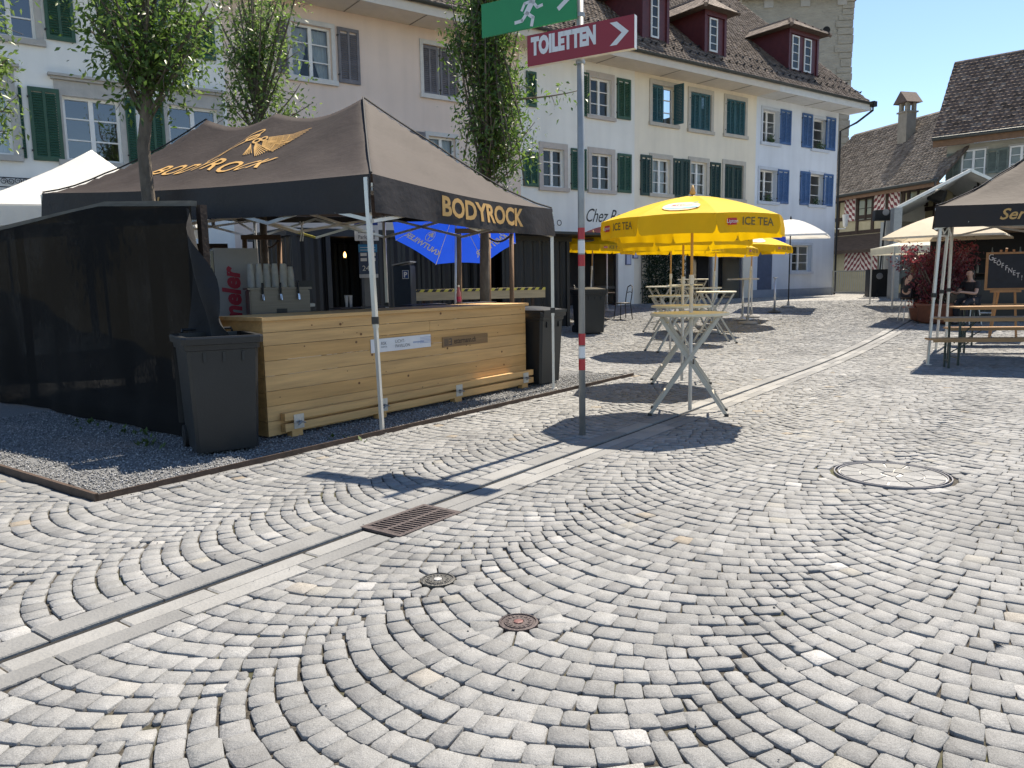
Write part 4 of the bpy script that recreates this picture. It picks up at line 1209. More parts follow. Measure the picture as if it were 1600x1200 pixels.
# lettering
def lay(fn, name, txt, size, **k):
    vs, fs = text_polys(txt, size, **k); me = bpy.data.meshes.new(name); me.from_pydata(vs, [], fs)
    bm = bmesh.new(); bm.from_mesh(me); bmesh.ops.triangulate(bm, faces=bm.faces)
    for _ in range(2):
        lg_ = [e for e in bm.edges if e.calc_length() > size*.22]
        if lg_: bmesh.ops.subdivide_edges(bm, edges=lg_, cuts=1); bmesh.ops.triangulate(bm, faces=bm.faces)
    for v_ in bm.verts: v_.co = fn(v_.co.x, v_.co.y)
    bm.to_mesh(me); bm.free(); me.materials.append(M_GOLD)
    ob = bpy.data.objects.new(name, me); COL.objects.link(ob); ob.parent = root; ob["kind"] = "stuff"; return ob
vp = T1['vpt']
lay(lambda x, y: vp(0, .54 + x/w, 1-(.10+y)/.36, .006), "gold_lettering", "BODYROCK", .30, bold=.010, spacing=1.0)
lay(lambda x, y: vp(3, .565 - x/l, 1-(.07+y)/.36, .008), "gold_lettering", "Bikes", .30, shear=.35, bold=.004)
PP = T1['P']
def onroof(x, y, lift=.022, k=1.0): return PP(.06 + y/w, .56 - x/l, lift)
lay(lambda x, y: onroof(x-.02+y*.45, y+.34, .013), "gold_lettering", "BODYROCK", .36, bold=.004, spacing=1.12)
# winged emblem
b = MB()
def strip(pts, wd):
    pts = [(.12+(x_-.1)*.82, .66+(y_-.66)*.85) for x_, y_ in pts]
    for i in range(len(pts)-1):
        (xa, ya), (xb, yb) = pts[i], pts[i+1]; dx, dy = xb-xa, yb-ya; ln = math.hypot(dx, dy) or 1; nx, ny = -dy/ln*wd/2, dx/ln*wd/2
        b.quad(onroof(xa+nx, ya+ny, .014), onroof(xa-nx, ya-ny, .014), onroof(xb-nx, yb-ny, .014), onroof(xb+nx, yb+ny, .014))
def loop(cx, cy, rx, ry, rot, wd, n=18, a0=0, a1=6.283):
    pts = []
    for i in range(n+1):
        a = a0+(a1-a0)*i/n; x, y = rx*math.cos(a), ry*math.sin(a); pts.append((cx+x*math.cos(rot)-y*math.sin(rot), cy+x*math.sin(rot)+y*math.cos(rot)))
    strip(pts, wd)
loop(.02, 1.02, .36, .09, 1.05, .022); loop(-.20, .76, .17, .05, 1.0, .022); loop(.16, 1.12, .1, .06, .8, .03)
loop(.33, 1.05, .055, .055, 0, .028); loop(.42, 1.12, .05, .045, 0, .024)
for row, (n, x0, y0, L_, a0, a1) in enumerate(((9, .48, 1.16, .72, .28, .02), (9, .44, 1.08, .6, .05, -.3), (8, .36, 1.0, .42, -.25, -.75), (5, .3, .96, .3, -.75, -1.25))):
    for i in range(n):
        a = a0+(a1-a0)*i/(n-1); ca_, sa_ = math.cos(a), math.sin(a); q = 1-.05*i
        sx, sy = x0+.012*i, y0-.014*i
        strip([(sx, sy), (sx+L_*q*.55*ca_, sy+L_*q*.55*sa_+.01), (sx+L_*q*ca_, sy+L_*q*sa_+.03)], .0095)
        if row < 2:
            for k_ in range(4): loop(sx+.1*k_*ca_+.05, sy+.1*k_*sa_, .02, .016, a, .008, 6, -1.3, 1.3)
b.build("winged_emblem", M_GOLD, root, kind="stuff")

# ================================================================== WOODEN BAR COUNTER
M_SPRUCE = mat("spruce_boards", (.53, .305, .115), .62, .22, 2.2, .15, stretch=(.35, 3, 6), bscale=20)
M_SPRUCE2 = mat("spruce_boards_light", (.58, .35, .145), .62, .2, 2.6, .15, stretch=(.35, 3, 6), bscale=20)
M_KNOT = mat("knot", (.16, .075, .03), .7, .2, 20)
CO = uv(-6.13, 4.47); cl = Vector((uv(-6.13, 8.78)-CO)).length
c = empty("bar_counter", (CO.x, CO.y, 0), R(54), "long spruce bar counter of horizontal boards with two plaques", "counter")
# local x along the counter, local y to the back (left of travel)
Hc, Dc = 1.17, .74
z = .03; k = 0
hs = [.145]*6 + [.125, .112]
for i, hgt in enumerate(hs):
    x = 0.0; cuts = [0, cl] if i % 3 else [0, random.uniform(1.6, 2.9), cl]
    for xa, xb in zip(cuts[:-1], cuts[1:]):
        b = MB(); b.box(xa+.001, xb-.001, random.uniform(0, .003), .024, z, z+hgt-.0045)
        bo = b.build("board", M_SPRUCE if (i*7+len(cuts)) % 3 else M_SPRUCE2, c)
        kb = MB()
        for _ in range(int((xb-xa)*1.5)):
            kx, kz = random.uniform(xa+.1, xb-.1), z+random.uniform(.03, hgt-.03); r_ = random.choice((.004, .006, .008, .014))
            kb.add([(kx+r_*1.2*math.cos(a), -.0016, kz+r_*math.sin(a)) for a in np.linspace(0, 6.28, 9)[:-1]], [tuple(range(8))])
        kb.build("knots", M_KNOT, bo, kind="stuff")
    z += hgt
for i in range(8):
    MB().box(0.001, .024, .03, Dc, .03+.14*i, .03+.14*i+.1355).build("end_board", M_SPRUCE, c)
    MB().box(cl-.024, cl-.001, .03, Dc, .03+.14*i, .03+.14*i+.1355).build("end_board", M_SPRUCE, c)
for i in range(4):
    MB().box(-.02, cl+.05, -.025+.2*i, -.025+.197*(i+1), Hc-.035, Hc).build("top_board", M_SPRUCE2, c)
for i in range(4):
    MB().box(.2+i*1.25, .3+i*1.25, .05, .12, .03, Hc-.04).build("stud", M_SPRUCE, c)
for za in (.06, .165):
    MB().box(.14, cl+.07, -.075, -.012, za, za+.075).build("foot_rail", M_SPRUCE2, c)
for i, x in enumerate((.3, 1.45, 2.75, cl-.12)):
    MB().box(x-.09, x+.04, -.11+.03, -.006, .0, .06).build("rail_block", M_SPRUCE, c)
    br = MB().box(x-.06, x+.06, -.082, -.076, .075, .215).build("rail_bracket", mat("zinc_plate", (.55, .56, .56), .35, .12, 25, metal=.7), c)
    b = MB(); b.tube([(x, -.082, .145), (x, -.125, .145)], .012, 8); b.tube([(x-.04, -.12, .12), (x, -.125, .145), (x+.045, -.12, .13)], .009, 6)
    b.build("wing_nut", mat("dark_zinc", (.25, .25, .25), .4, .2, metal=.7), br)
def cpt(px, py, off=-.004):    # pixel -> point on the counter's front
    s, z = line_hit(px, py, CO, Vector((SA, CA, 0))); return s, z
(x0, z1), (x1, z0) = cpt(578, 527), cpt(672, 541)
pl = MB().box(x0, x1, -.012, -.003, z0-.003, z0+.145).build("white_plaque", mat("white_plaque", (.66, .67, .70), .35, .03), c)
b = MB()
ink = mat("dark_print", (.07, .07, .08), .6, .05)
put_text(b, "RSK", .05, lambda x, y: (x0+.15+x, -.0135, z0+.075+y), align='LEFT'); put_text(b, "KAPITAL", .024, lambda x, y: (x0+.15+x, -.0135, z0+.045+y), align='LEFT')
put_text(b, "LICHT-", .052, lambda x, y: (x0+.37+x, -.0135, z0+.082+y), align='LEFT'); put_text(b, "PAVILLON", .052, lambda x, y: (x0+.37+x, -.0135, z0+.03+y), align='LEFT')
b.build("print", ink, pl, kind="stuff")
b = MB(); put_text(b, "energieplus", .04, lambda x, y: (x0+.66+x, -.0135, z0+.06+y), align='LEFT', shear=.2)
for i in range(5): b.box(x0+.78, x0+.98-.02*(i % 2), -.0135, -.0128, z0+.05+.016*i, z0+.054+.016*i)
b.build("blue_print", mat("blue_print", (.16, .25, .5), .6, .05), pl, kind="stuff")
(x0, z1), (x1, z0) = cpt(690, 520), cpt(761, 535)
pl = MB().box(x0, x1, -.012, -.003, z0, z0+.125).build("wood_plaque", mat("brown_wood_plaque", (.24, .14, .06), .6, .2, 5, stretch=(.5, 2, 6)), c)
b = MB(); put_text(b, "estermann.ch", .095, lambda x, y: (x0+.21+x*.84, -.0135, z0+.035+y), align='LEFT', bold=.002)
b.build("print", mat("burnt_print", (.06, .035, .02), .7, .05), pl, kind="stuff")
b = MB()
for i in range(6): b.box(x0+.03, x0+.11, -.0135, -.0128, z0+.02+.015*i, z0+.029+.015*i)
b.box(x0+.12, x0+.17, -.0135, -.0128, z0+.02, z0+.035); b.box(x0+.12, x0+.165, -.0135, -.0128, z0+.055, z0+.068); b.box(x0+.12, x0+.17, -.0135, -.0128, z0+.09, z0+.105); b.box(x0+.155, x0+.172, -.0135, -.0128, z0+.036, z0+.089)
b.build("plaque_logo", mat("burnt_print2", (.08, .06, .05), .7, .05), pl, kind="stuff")

# ================================================================== WHEELED BINS
M_BIN = mat("anthracite_plastic", (.0105, .0125, .0145), .42, .15, 3, .06, bscale=60)
def bin_(loc, rz, label, lid=True):
    root = empty("wheelie_bin", loc, rz, label, "bin", "anthracite wheeled bins")
    b = MB(); w0, d0, w1, d1, h = .262, .30, .30, .355, 1.04       # half sizes bottom / top
    def ring(f, grow=0): w_, d_ = w0+(w1-w0)*f+grow, d0+(d1-d0)*f+grow; z_ = .03+(h-.03)*f; cr = .04; return [(x*(w_-cr*0)+0, y*d_, z_) for x, y in ((-1, -.9), (-.9, -1), (.9, -1), (1, -.9), (1, .9), (.9, 1), (-.9, 1), (-1, .9))]
    lv = [(.0, 0), (.88, 0), (.885, .014), (.93, .016), (.935, .038), (.985, .04), (1, .034), (1, -.012), (.55, -.012)]
    vs = []; fs = []
    for f, g in lv: vs += ring(f, g)
    for i in range(len(lv)-1):
        for k in range(8): fs.append((i*8+k, i*8+(k+1) % 8, (i+1)*8+(k+1) % 8, (i+1)*8+k))
    fs += [tuple(range(8))[::-1], tuple(range((len(lv)-1)*8, len(lv)*8))]
    b.add(vs, fs)
    for sx in (-.16, 0, .16): b.box(sx-.012, sx+.012, -d1-.005, -d1+.05, .82, .9)
    b.build("bin_body", M_BIN, root)
    for s in (-1, 1):
        wh = MB(); wh.tube([(s*.24, .26, .1), (s*.29, .26, .1)], .1, 18); wo = wh.build("wheel", mat("black_rubber", (.012, .012, .012), .8, .1), root)
        MB().tube([(s*.291, .26, .1), (s*.296, .26, .1)], .05, 12).build("hub", M_BIN, wo)
        hb = MB(); hb.tube([(s*.04, .38, 1.045), (s*.04, .41, 1.07), (s*.22, .41, 1.07), (s*.22, .38, 1.045)], .012, 8); hb.build("handle", M_BIN, root)
    if lid:
        lb = MB()
        def lf(s, t): return ((s-.5)*.62, -.40+t*.82, 1.065+.05*math.sin(math.pi*t)*math.sin(math.pi*s)**.5+.0)
        lb.grid(lf, 8, 8); lb.grid(lambda s, t: ((s-.5)*.62, -.40, .1*0+1.025+.04*t), 8, 1); lb.grid(lambda s, t: (-.31, -.40+.82*(1-s), .1*0+1.025+.04*t), 6, 1); lb.grid(lambda s, t: (.31, -.40+.82*s, .1*0+1.025+.04*t), 6, 1)
        lb.build("lid", M_BIN, root, False)
    else:
        lb = MB(); lb.grid(lambda s, t: ((s-.5)*.6, .39+.03+.02*math.sin(t*3), .2+.82*t), 4, 6); lb.grid(lambda s, t: ((s-.5)*.6, .39+.055+.02*math.sin(t*3), .2+.82*(1-t)), 4, 6); lb.build("lid", M_BIN, root)
    return root
bin_((uv(-6.22, 4.03).x, uv(-6.22, 4.03).y, 0), R(31), "anthracite wheeled bin with open top at the left end of the wooden bar", lid=False)
q = uv(-6.28, 9.16); bin_((q.x, q.y, 0), R(56), "anthracite wheeled bin with closed lid at the right end of the wooden bar")
q = foot(922, 522); bin_((q.x, q.y+.25, q.z), R(20), "anthracite wheeled bin standing farther back behind the striped signpost")

# ================================================================== BLACK SHADE NET FENCE
M_NET = bpy.data.materials.new("black_shade_net"); M_NET.use_nodes = True
N = M_NET.node_tree.nodes; L = M_NET.node_tree.links; bs_ = N["Principled BSDF"]
bs_.inputs["Roughness"].default_value = .9; bs_.inputs["Specular IOR Level"].default_value = .15; bs_.inputs["Base Color"].default_value = (.009, .009, .0095, 1)
tc = N.new("ShaderNodeTexCoord"); mp = N.new("ShaderNodeMapping"); mp.inputs["Scale"].default_value = (90, 90, 16); L.new(tc.outputs["Object"], mp.inputs[0])
nz = N.new("ShaderNodeTexNoise"); nz.inputs["Scale"].default_value = 1.0; nz.inputs["Detail"].default_value = 4; L.new(mp.outputs[0], nz.inputs["Vector"])
n2 = N.new("ShaderNodeTexNoise"); n2.inputs["Scale"].default_value = .9; L.new(tc.outputs["Object"], n2.inputs["Vector"])
mm = N.new("ShaderNodeMath"); mm.operation = 'MULTIPLY'; L.new(nz.outputs[0], mm.inputs[0]); L.new(n2.outputs[0], mm.inputs[1])
mr = N.new("ShaderNodeMapRange"); mr.inputs[1].default_value = .22; mr.inputs[2].default_value = .46; mr.inputs[3].default_value = .0; mr.inputs[4].default_value = .06; L.new(mm.outputs[0], mr.inputs[0])
trp = N.new("ShaderNodeBsdfTransparent"); trl = N.new("ShaderNodeBsdfTranslucent"); trl.inputs[0].default_value = (.016, .0135, .006, 1)
m1_ = N.new("ShaderNodeMixShader"); m1_.inputs[0].default_value = .16; L.new(bs_.outputs[0], m1_.inputs[1]); L.new(trl.outputs[0], m1_.inputs[2])
m2_ = N.new("ShaderNodeMixShader"); L.new(mr.outputs[0], m2_.inputs[0]); L.new(m1_.outputs[0], m2_.inputs[1]); L.new(trp.outputs[0], m2_.inputs[2]); L.new(m2_.outputs[0], N["Material Output"].inputs[0])
FV = 4.12
fo = uv(-6.72, FV); ft = empty("net_fence", (fo.x, fo.y, 0), R(144), "black shade net hung on wooden posts at the left of the bar", "fence")
def nh(px, py): return line_hit(px, py, fo, Vector((-CA, SA, 0)))
xa, za = nh(298, 320); xb, zb = nh(150, 322); xc, zc = nh(0, 357)
print("net", (xa, za), (xb, zb), (xc, zc))
LEN = xc + 2.4
def topz(x):
    if x < xb: return za + (zb-za)*max(x, 0)/xb
    return zb + (zc-zb)*(x-xb)/(xc-xb)
def netp(s, t, th=-.05):
    x = s*LEN; zt = topz(x); z = .02 + (zt-.02)*t
    fold = .035*math.sin(x*3.1+t*.8)*(1.1-t) + .012*math.sin(x*9+t*1.2)*(1.1-t) + .03*math.sin(x*1.3-t*1.1)
    return (x, fold + (.05 if t < .1 else 0) + th, z)
b = MB(); b.grid(netp, 110, 26); b.build("net", M_NET, ft, True)
for x in (.04, xb, xc, LEN):
    MB().box(x-.035, x+.035, -.24, -.17, 0, topz(x)+.02).build("post", M_TIMB, ft)
b = MB()
for x0_, x1_ in ((.04, xb), (xb, xc), (xc, LEN)): b.bar((x0_, -.13, topz(x0_)+.03), (x1_, -.13, topz(x1_)+.03), .06, .05)
b.build("top_rail", mat("grey_weathered_batten", (.13, .12, .10), .8, .25, 8, .2, stretch=(.5, 4, 4)), ft)
# loose end of the net draped to the bar
b = MB()
def drape(s, t):
    zt = za - .02 - .95*s**1.5; z0 = .9 - .75*(1-s)
    return (-.02-.62*s, .05*math.sin(t*7+s*3)+.12*s+.06*math.sin(s*9+t*4), z0 + (zt-z0)*t if zt > z0 else z0)
b.grid(drape, 14, 16); b.build("loose_net_end", mat("black_film", (.006, .006, .007), .8, .15, 6, .5, bscale=5, bdist=.05), ft, True)

# ================================================================== SIGNPOST
sp = foot(910, 680); spz = 0
g = empty("signpost", (sp.x, sp.y, 0), 0, "grey steel signpost with red and white bands, exit sign and toilet sign", "signpost")
M_STEEL = mat("galvanised_steel", (.30, .31, .31), .5, .12, 8, metal=.5)
MB().tube([(0, 0, 0), (0, 0, 4.45)], .031, 20).build("pole", M_STEEL, g, True)
M_BRED = mat("red_reflective_tape", (.42, .02, .03), .35, .05); M_BWHT = mat("white_reflective_tape", (.68, .68, .68), .35, .05)
def pz(py): return at(908, py, sp.y).z
for y0, y1, m_ in ((356, 374, M_BRED), (376, 396, M_BWHT), (398, 416, M_BRED), (521, 539, M_BRED), (541, 559, M_BWHT), (561, 578, M_BRED)):
    MB().tube([(0, 0, pz(y1)), (0, 0, pz(y0))], .0318, 20, cap=False).build("red_band" if m_ is M_BRED else "white_band", m_, g, True)
sd = Vector((.86, -.51, 0)).normalized(); sn = Vector((sd.y, -sd.x, 0))    # sn faces the camera side
if sn.y > 0: sn = -sn
def sign(name, x0, x1, z0, z1, face, side=M_WHITEP, th=.055):
    b = MB(); o_ = sd*x0 - sn*(-.034) + Vector((0, 0, z0)); o_ = sd*x0 + sn*.036 + Vector((0, 0, z0))
    b.obox(o_, sd*(x1-x0), sn*th, (0, 0, z1-z0)); bd = b.build(name, side, g)
    f = MB(); q = o_ + sn*(th+.002); f.quad(q, q+sd*(x1-x0), q+sd*(x1-x0)+Vector((0, 0, z1-z0)), q+Vector((0, 0, z1-z0)))
    f.build("sign_face", face, bd); return bd, o_ + sn*(th+.004)
zr0, zr1 = pz(95), pz(45)
bd, q = sign("toilet_sign", -.49, .55, zr0, zr1, mat("dark_red_sign", (.27, .014, .026), .4, .04))
Zv = Vector((0, 0, 1)); b = MB()
put_text(b, "TOILETTEN", .175, lambda x, y: q + sd*(.045+x*.70) + Zv*(.10+y*1.15), align='LEFT', bold=.011, spacing=1.02)
hh = zr1-zr0
for s in (1, -1):
    c0 = q + sd*.99 + Zv*(hh*.53); e0 = q + sd*.85 + Zv*(hh*.53+s*.095); b.quad(c0 - sd*.065, c0, e0 + sd*.03, e0 - sd*.035) if s == 1 else b.quad(e0 - sd*.035, e0 + sd*.03, c0, c0 - sd*.065)
b.build("sign_print", M_BWHT, bd, kind="stuff")
zg0, zg1 = pz(31), pz(31)+.30
bd, q = sign("exit_sign", -1.0, -.01, zg0, zg1, mat("emerald_sign", (.006, .235, .075), .4, .04), side=mat("emerald_sign", (.005, .17, .06)), th=.02)
b = MB()
def pl2(pts, wd):
    for (xa, ya), (xb, yb) in zip(pts[:-1], pts[1:]):
        dx, dy = xb-xa, yb-ya; ln = math.hypot(dx, dy); nx, ny = -dy/ln*wd/2, dx/ln*wd/2; ex, ey = dx/ln*wd*.3, dy/ln*wd*.3
        b.quad(*[q + sd*x + Zv*y for x, y in ((xa-nx-ex, ya-ny-ey), (xb-nx+ex, yb-ny+ey), (xb+nx+ex, yb+ny+ey), (xa+nx-ex, ya+ny-ey))])
ox = .50
pl2([(ox+.05, .225), (ox-.01, .135)], .055); pl2([(ox-.01, .135), (ox+.055, .085), (ox+.04, .02)], .032); pl2([(ox-.01, .13), (ox-.06, .075), (ox-.13, .07)], .03)
pl2([(ox+.05, .225), (ox+.10, .165), (ox+.15, .175)], .026); pl2([(ox+.04, .228), (ox-.03, .22), (ox-.06, .165)], .026)
b.add([q + sd*(ox+.078+.03*math.cos(a)) + Zv*(.262+.03*math.sin(a)) for a in np.linspace(0, 6.28, 13)[:-1]], [tuple(range(12))])
for s in (1, -1): pl2([(.94, .20), (.82, .20+s*.085)], .04)
b.build("sign_print", M_BWHT, bd, kind="stuff")
for zz in (zr0-.03, zr1-.06, zg0+.02): MB().tube([(0, 0, zz), (0, 0, zz+.035)], .041, 16).build("pole_clamp", M_STEEL, g)

# ================================================================== TREES
def leaf_mat(name, c1, c2, c3):
    m = bpy.data.materials.new(name); m.use_nodes = True
    N = m.node_tree.nodes; L = m.node_tree.links; b = N["Principled BSDF"]; b.inputs["Roughness"].default_value = .38
    at_ = N.new("ShaderNodeAttribute"); at_.attribute_name = "tint"; rp = N.new("ShaderNodeValToRGB"); e = rp.color_ramp.elements
    e[0].color = (*c1, 1); e[1].color = (*c3, 1); k_ = e.new(.5); k_.color = (*c2, 1); L.new(at_.outputs["Fac"], rp.inputs[0]); L.new(rp.outputs[0], b.inputs["Base Color"])
    tr = N.new("ShaderNodeBsdfTranslucent"); hs = N.new("ShaderNodeHueSaturation"); hs.inputs["Value"].default_value = 1.7; L.new(rp.outputs[0], hs.inputs["Color"]); L.new(hs.outputs[0], tr.inputs[0])
    mx = N.new("ShaderNodeMixShader"); mx.inputs[0].default_value = .45; L.new(b.outputs[0], mx.inputs[1]); L.new(tr.outputs[0], mx.inputs[2]); L.new(mx.outputs[0], N["Material Output"].inputs[0])
    return m
M_LEAF = leaf_mat("green_leaves", (.038, .08, .014), (.085, .15, .03), (.15, .215, .06))
M_LEAFL = leaf_mat("light_green_leaves", (.055, .10, .022), (.11, .175, .045), (.18, .25, .08))
M_LEAFR = leaf_mat("red_maple_leaves", (.06, .010, .015), (.125, .018, .028), (.21, .05, .05))
M_BARK = mat("grey_brown_bark", (.13, .105, .08), .9, .45, 9, .8, bscale=24, stretch=(1, 1, .4), bdist=.03)
def leaves(name, centers, spread, size, m, parent, flat=.0):
    """one small folded blade per entry"""
    C = np.asarray(centers, float); n = len(C)
    P = C + rng.normal(0, 1, (n, 3))*spread
    a = rng.uniform(0, 2*np.pi, n); el = rng.normal(-.35, .55, n)
    d = np.stack([np.cos(a)*np.cos(el), np.sin(a)*np.cos(el), np.sin(el)], -1)
    rr = rng.normal(0, 1, (n, 3)); s = np.cross(d, rr); s /= np.linalg.norm(s, axis=1, keepdims=True); up = np.cross(s, d)
    L_ = size*rng.uniform(.6, 1.25, (n, 1)); w = L_*.21
    V = np.stack([P, P+d*L_*.45+s*w+up*w*.35, P+d*L_ - np.array([0, 0, .12])*L_, P+d*L_*.45-s*w+up*w*.35, P+d*L_*.5], 1)
    fo = np.array([0, 1, 4, 1, 2, 4, 2, 3, 4, 3, 0, 4])
    return np_mesh(name, V.reshape(-1, 3), (fo[None]+(np.arange(n)*5)[:, None]).ravel(), np.full(n*4, 3), m, parent, "stuff", np.repeat(np.clip(rng.normal(.45, .25, n), 0, 1), 5))
def tree(name, label, base, trunk_pts, radii, tips, nleaf, lsize, lm, spread=.13, cat="tree", group="young trees on the square"):
    """trunk_pts relative to base; tips = [(start index on trunk, tip point)]"""
    root = empty(name, base, 0, label, cat, group)
    MB().tube(trunk_pts, radii, 12).build("trunk", M_BARK, root, True)
    cen = []; br = MB()
    for st, tip in tips:
        p0 = Vector(trunk_pts[0]).lerp(Vector(trunk_pts[-1]), 0); i = min(int(st), len(trunk_pts)-2); p0 = Vector(trunk_pts[i]).lerp(Vector(trunk_pts[i+1]), st-int(st)); tip = Vector(tip)
        mid = p0.lerp(tip, .5) + Vector((random.gauss(0, .05), random.gauss(0, .05), -.06 + random.gauss(0, .04)))
        pts = [p0.lerp(mid, f).lerp(mid.lerp(tip, f), f) for f in np.linspace(0, 1, 7)]
        r0 = min(.028, .008 + .011*(tip-p0).length); br.tube(pts, [r0*(1-.75*f) for f in np.linspace(0, 1, 7)], 6)
        for _ in range(max(nleaf//len(tips), 1)):
            f = random.random()**.6; k = min(int(f*6), 5); cen.append(pts[k].lerp(pts[k+1], random.random()))
        for _ in range(3):
            q = pts[random.choice((3, 4, 5))]; e = q + Vector((random.gauss(0, .16), random.gauss(0, .16), random.gauss(.04, .12)))
            br.tube([q, q.lerp(e, .5)+Vector((0, 0, .02)), e], [.006, .005, .003], 4)
            for _ in range(nleaf//len(tips)//4): cen.append(q.lerp(e, random.random()))
    br.build("branches", M_BARK, root, True, kind="stuff")
    leaves("crown", [tuple(c) for c in cen], spread, lsize, lm, root)
    return root
def crown_tips(n, c, rx, rz, st0, st1, zlo=None, shape=2.0):
    out = []
    for i in range(n):
        while True:
            p = Vector((random.uniform(-1, 1), random.uniform(-1, 1), random.uniform(-1, 1)))
            if p.length < 1 and p.length > .25: break
        q = Vector((c[0]+p.x*rx, c[1]+p.y*rx, c[2]+p.z*rz)); f = (p.z+1)/2
        out.append((st0 + (st1-st0)*max(f-.22, 0), q))
    return out
# nearest tree, standing behind the net
tb = Vector((at(236, 300, 9.0).x, 9.0, 0))
def tl(px, py, Y=9.0): q = at(px, py, Y); return (q.x-tb.x, Y-tb.y, q.z)
tp = [(0, 0, 0), (.0, 0, 1.3), tl(231, 300), tl(224, 230), tl(230, 165), tl(226, 100), tl(222, 40), tl(222, -60), tl(225, -170)]
tips = [(3.6, tl(150, 15, 8.8)), (3.7, tl(128, -60, 8.9)), (3.8, tl(178, 60, 9.2)), (3.5, tl(290, 95, 8.8)), (3.7, tl(318, 40, 9.1)), (4.2, tl(190, 120, 8.6)), (4.4, tl(280, 60, 9.4)), (4.0, tl(300, -30, 9.2))]
tips += crown_tips(46, tl(224, -40), .80, 1.15, 4.2, 7.5)
tips += [(4.5, tl(x, y, 9+random.uniform(-.5, .5))) for x, y in ((160, 60), (200, 80), (250, 90), (270, 100), (175, 30), (310, 75), (240, 60), (140, 45), (325, 10), (215, 110))]
tree("young_tree", "young tree with dark forked trunk rising in front of the tent canopy", tb, tp, [.085, .08, .072, .068, .062, .05, .04, .03, .015], tips, 3500, .085, M_LEAF, .15)
# slender many-stemmed tree behind the tent
tb = Vector((at(408, 300, 13.2).x, 13.2, gz(13.2)))
def tl(px, py, Y=13.2): q = at(px, py, Y); return (q.x-tb.x, Y-tb.y, q.z-tb.z)
tp = [(0, 0, 0), (0, 0, 1.6), tl(406, 260), tl(402, 180), tl(398, 100), tl(395, 20), tl(393, -80)]
tips = [(3.0, tl(360, 10)), (2.9, tl(440, 20)), (2.7, tl(350, 60)), (2.7, tl(470, 130)), (2.6, tl(490, 160)), (2.6, tl(345, 150)), (2.8, tl(455, 70)), (3, tl(375, -20)), (3.2, tl(425, -20)), (2.5, tl(340, 105)), (2.5, tl(450, 165)), (2.6, tl(370, 165))]
tips += [(2.5+random.random()*2.2, tl(random.gauss(398, 34), random.uniform(-60, 180), 13.2+random.gauss(0, .4))) for _ in range(34)]
tree("young_tree", "slender light green tree with many thin stems behind the tent", tb, tp, [.07, .065, .055, .045, .035, .025, .012], tips, 2500, .09, M_LEAFL, .14)
# dense tree between stakes left of the signpost
tb = Vector((at(756, 470, 13.0).x, 13.0, gz(13.0)))
def tl(px, py, Y=13.0): q = at(px, py, Y); return (q.x-tb.x, Y-tb.y, q.z-tb.z)
tp = [(0, 0, 0), tl(757, 420), tl(757, 340), tl(762, 250), tl(765, 150), tl(763, 60), tl(760, -40), tl(760, -120)]
tips = [(2.4+random.random()*4, tl(random.gauss(768, 34) + (8 if y > 120 else -10), y, 13.0+random.gauss(0, .32))) for y in np.linspace(-80, 290, 120)]
tree("young_tree", "dense dark green tree tied between wooden stakes left of the signpost", tb, tp, [.085, .08, .07, .06, .045, .035, .025, .012], tips, 6200, .09, M_LEAF, .14)
# neighbour whose twigs reach in from the left edge
tb = Vector((at(-95, 300, 9.6).x, 9.6, 0))
def tl(px, py, Y=9.6): q = at(px, py, Y); return (q.x-tb.x, Y-tb.y, q.z)
tp = [(0, 0, 0), (0, 0, 1.5), tl(-92, 240), tl(-90, 150), tl(-88, 40), tl(-85, -80)]
tips = [(3.0, tl(12, 92)), (2.8, tl(22, 176)), (2.9, tl(8, 140)), (2.6, tl(15, 205)), (3.3, tl(-5, 60)), (3, tl(-30, 120)), (2.7, tl(-25, 190))] + crown_tips(26, tl(-90, 40), .75, 1.2, 3, 4.8)
tree("young_tree", "tree at the left edge whose leafy twigs reach into view", tb, tp, [.08, .075, .065, .055, .04, .02], tips, 3300, .085, M_LEAFL, .1)

# tree stakes
M_STAKE = mat("round_stake_wood", (.20, .115, .06), .8, .3, 8, .3, stretch=(3, 3, .5))
def stake_frame(label, Y, pxs, ytop, bars):
    p0 = at(pxs[0], 470, Y); o = Vector((p0.x, Y, gz(Y))); r = empty("tree_stakes", o, 0, label, "tree stakes", "timber frames round the young trees")
    for px, dy in zip(pxs, (0, .55, .1)):
        q = at(px, ytop + 8, Y+dy); q2 = at(px, 470, Y+dy)
        MB().tube([(q2.x-o.x, dy, 0), (q.x-o.x, dy, q.z-o.z)], .04, 10).build("stake", M_STAKE, r, True)
    for (pa, da), (pb, db), yy in bars:
        a, b_ = at(pa, yy, Y+da), at(pb, yy, Y+db); MB().bar((a.x-o.x, da-.045, a.z-o.z), (b_.x-o.x, db-.045, b_.z-o.z), .05, .075).build("cross_rail", mat("dark_stake_wood", (.10, .06, .035), .8, .3, 8), r)
    a, b_ = at(pxs[1], ytop+14, Y+.3), at(pxs[2], ytop+10, Y+.1); pts = [Vector((a.x-o.x, .3, a.z-o.z)).lerp(Vector((b_.x-o.x, .05, b_.z-o.z)), f) - Vector((0, 0, .09*math.sin(math.pi*f))) for f in np.linspace(0, 1, 9)]
    MB().tube(pts, .018, 6).build("coir_rope", M_TIMB, r, True)
stake_frame("three round wooden stakes with a cross rail round the tree left of the signpost", 12.75, (717, 763, 799), 357, [((711, 0), (803, .1), 361)])
stake_frame("wooden tree stakes with a rope behind the cup stacks in the tent", 13.0, (382, 410, 436), 366, [((378, 0), (440, .1), 371)])

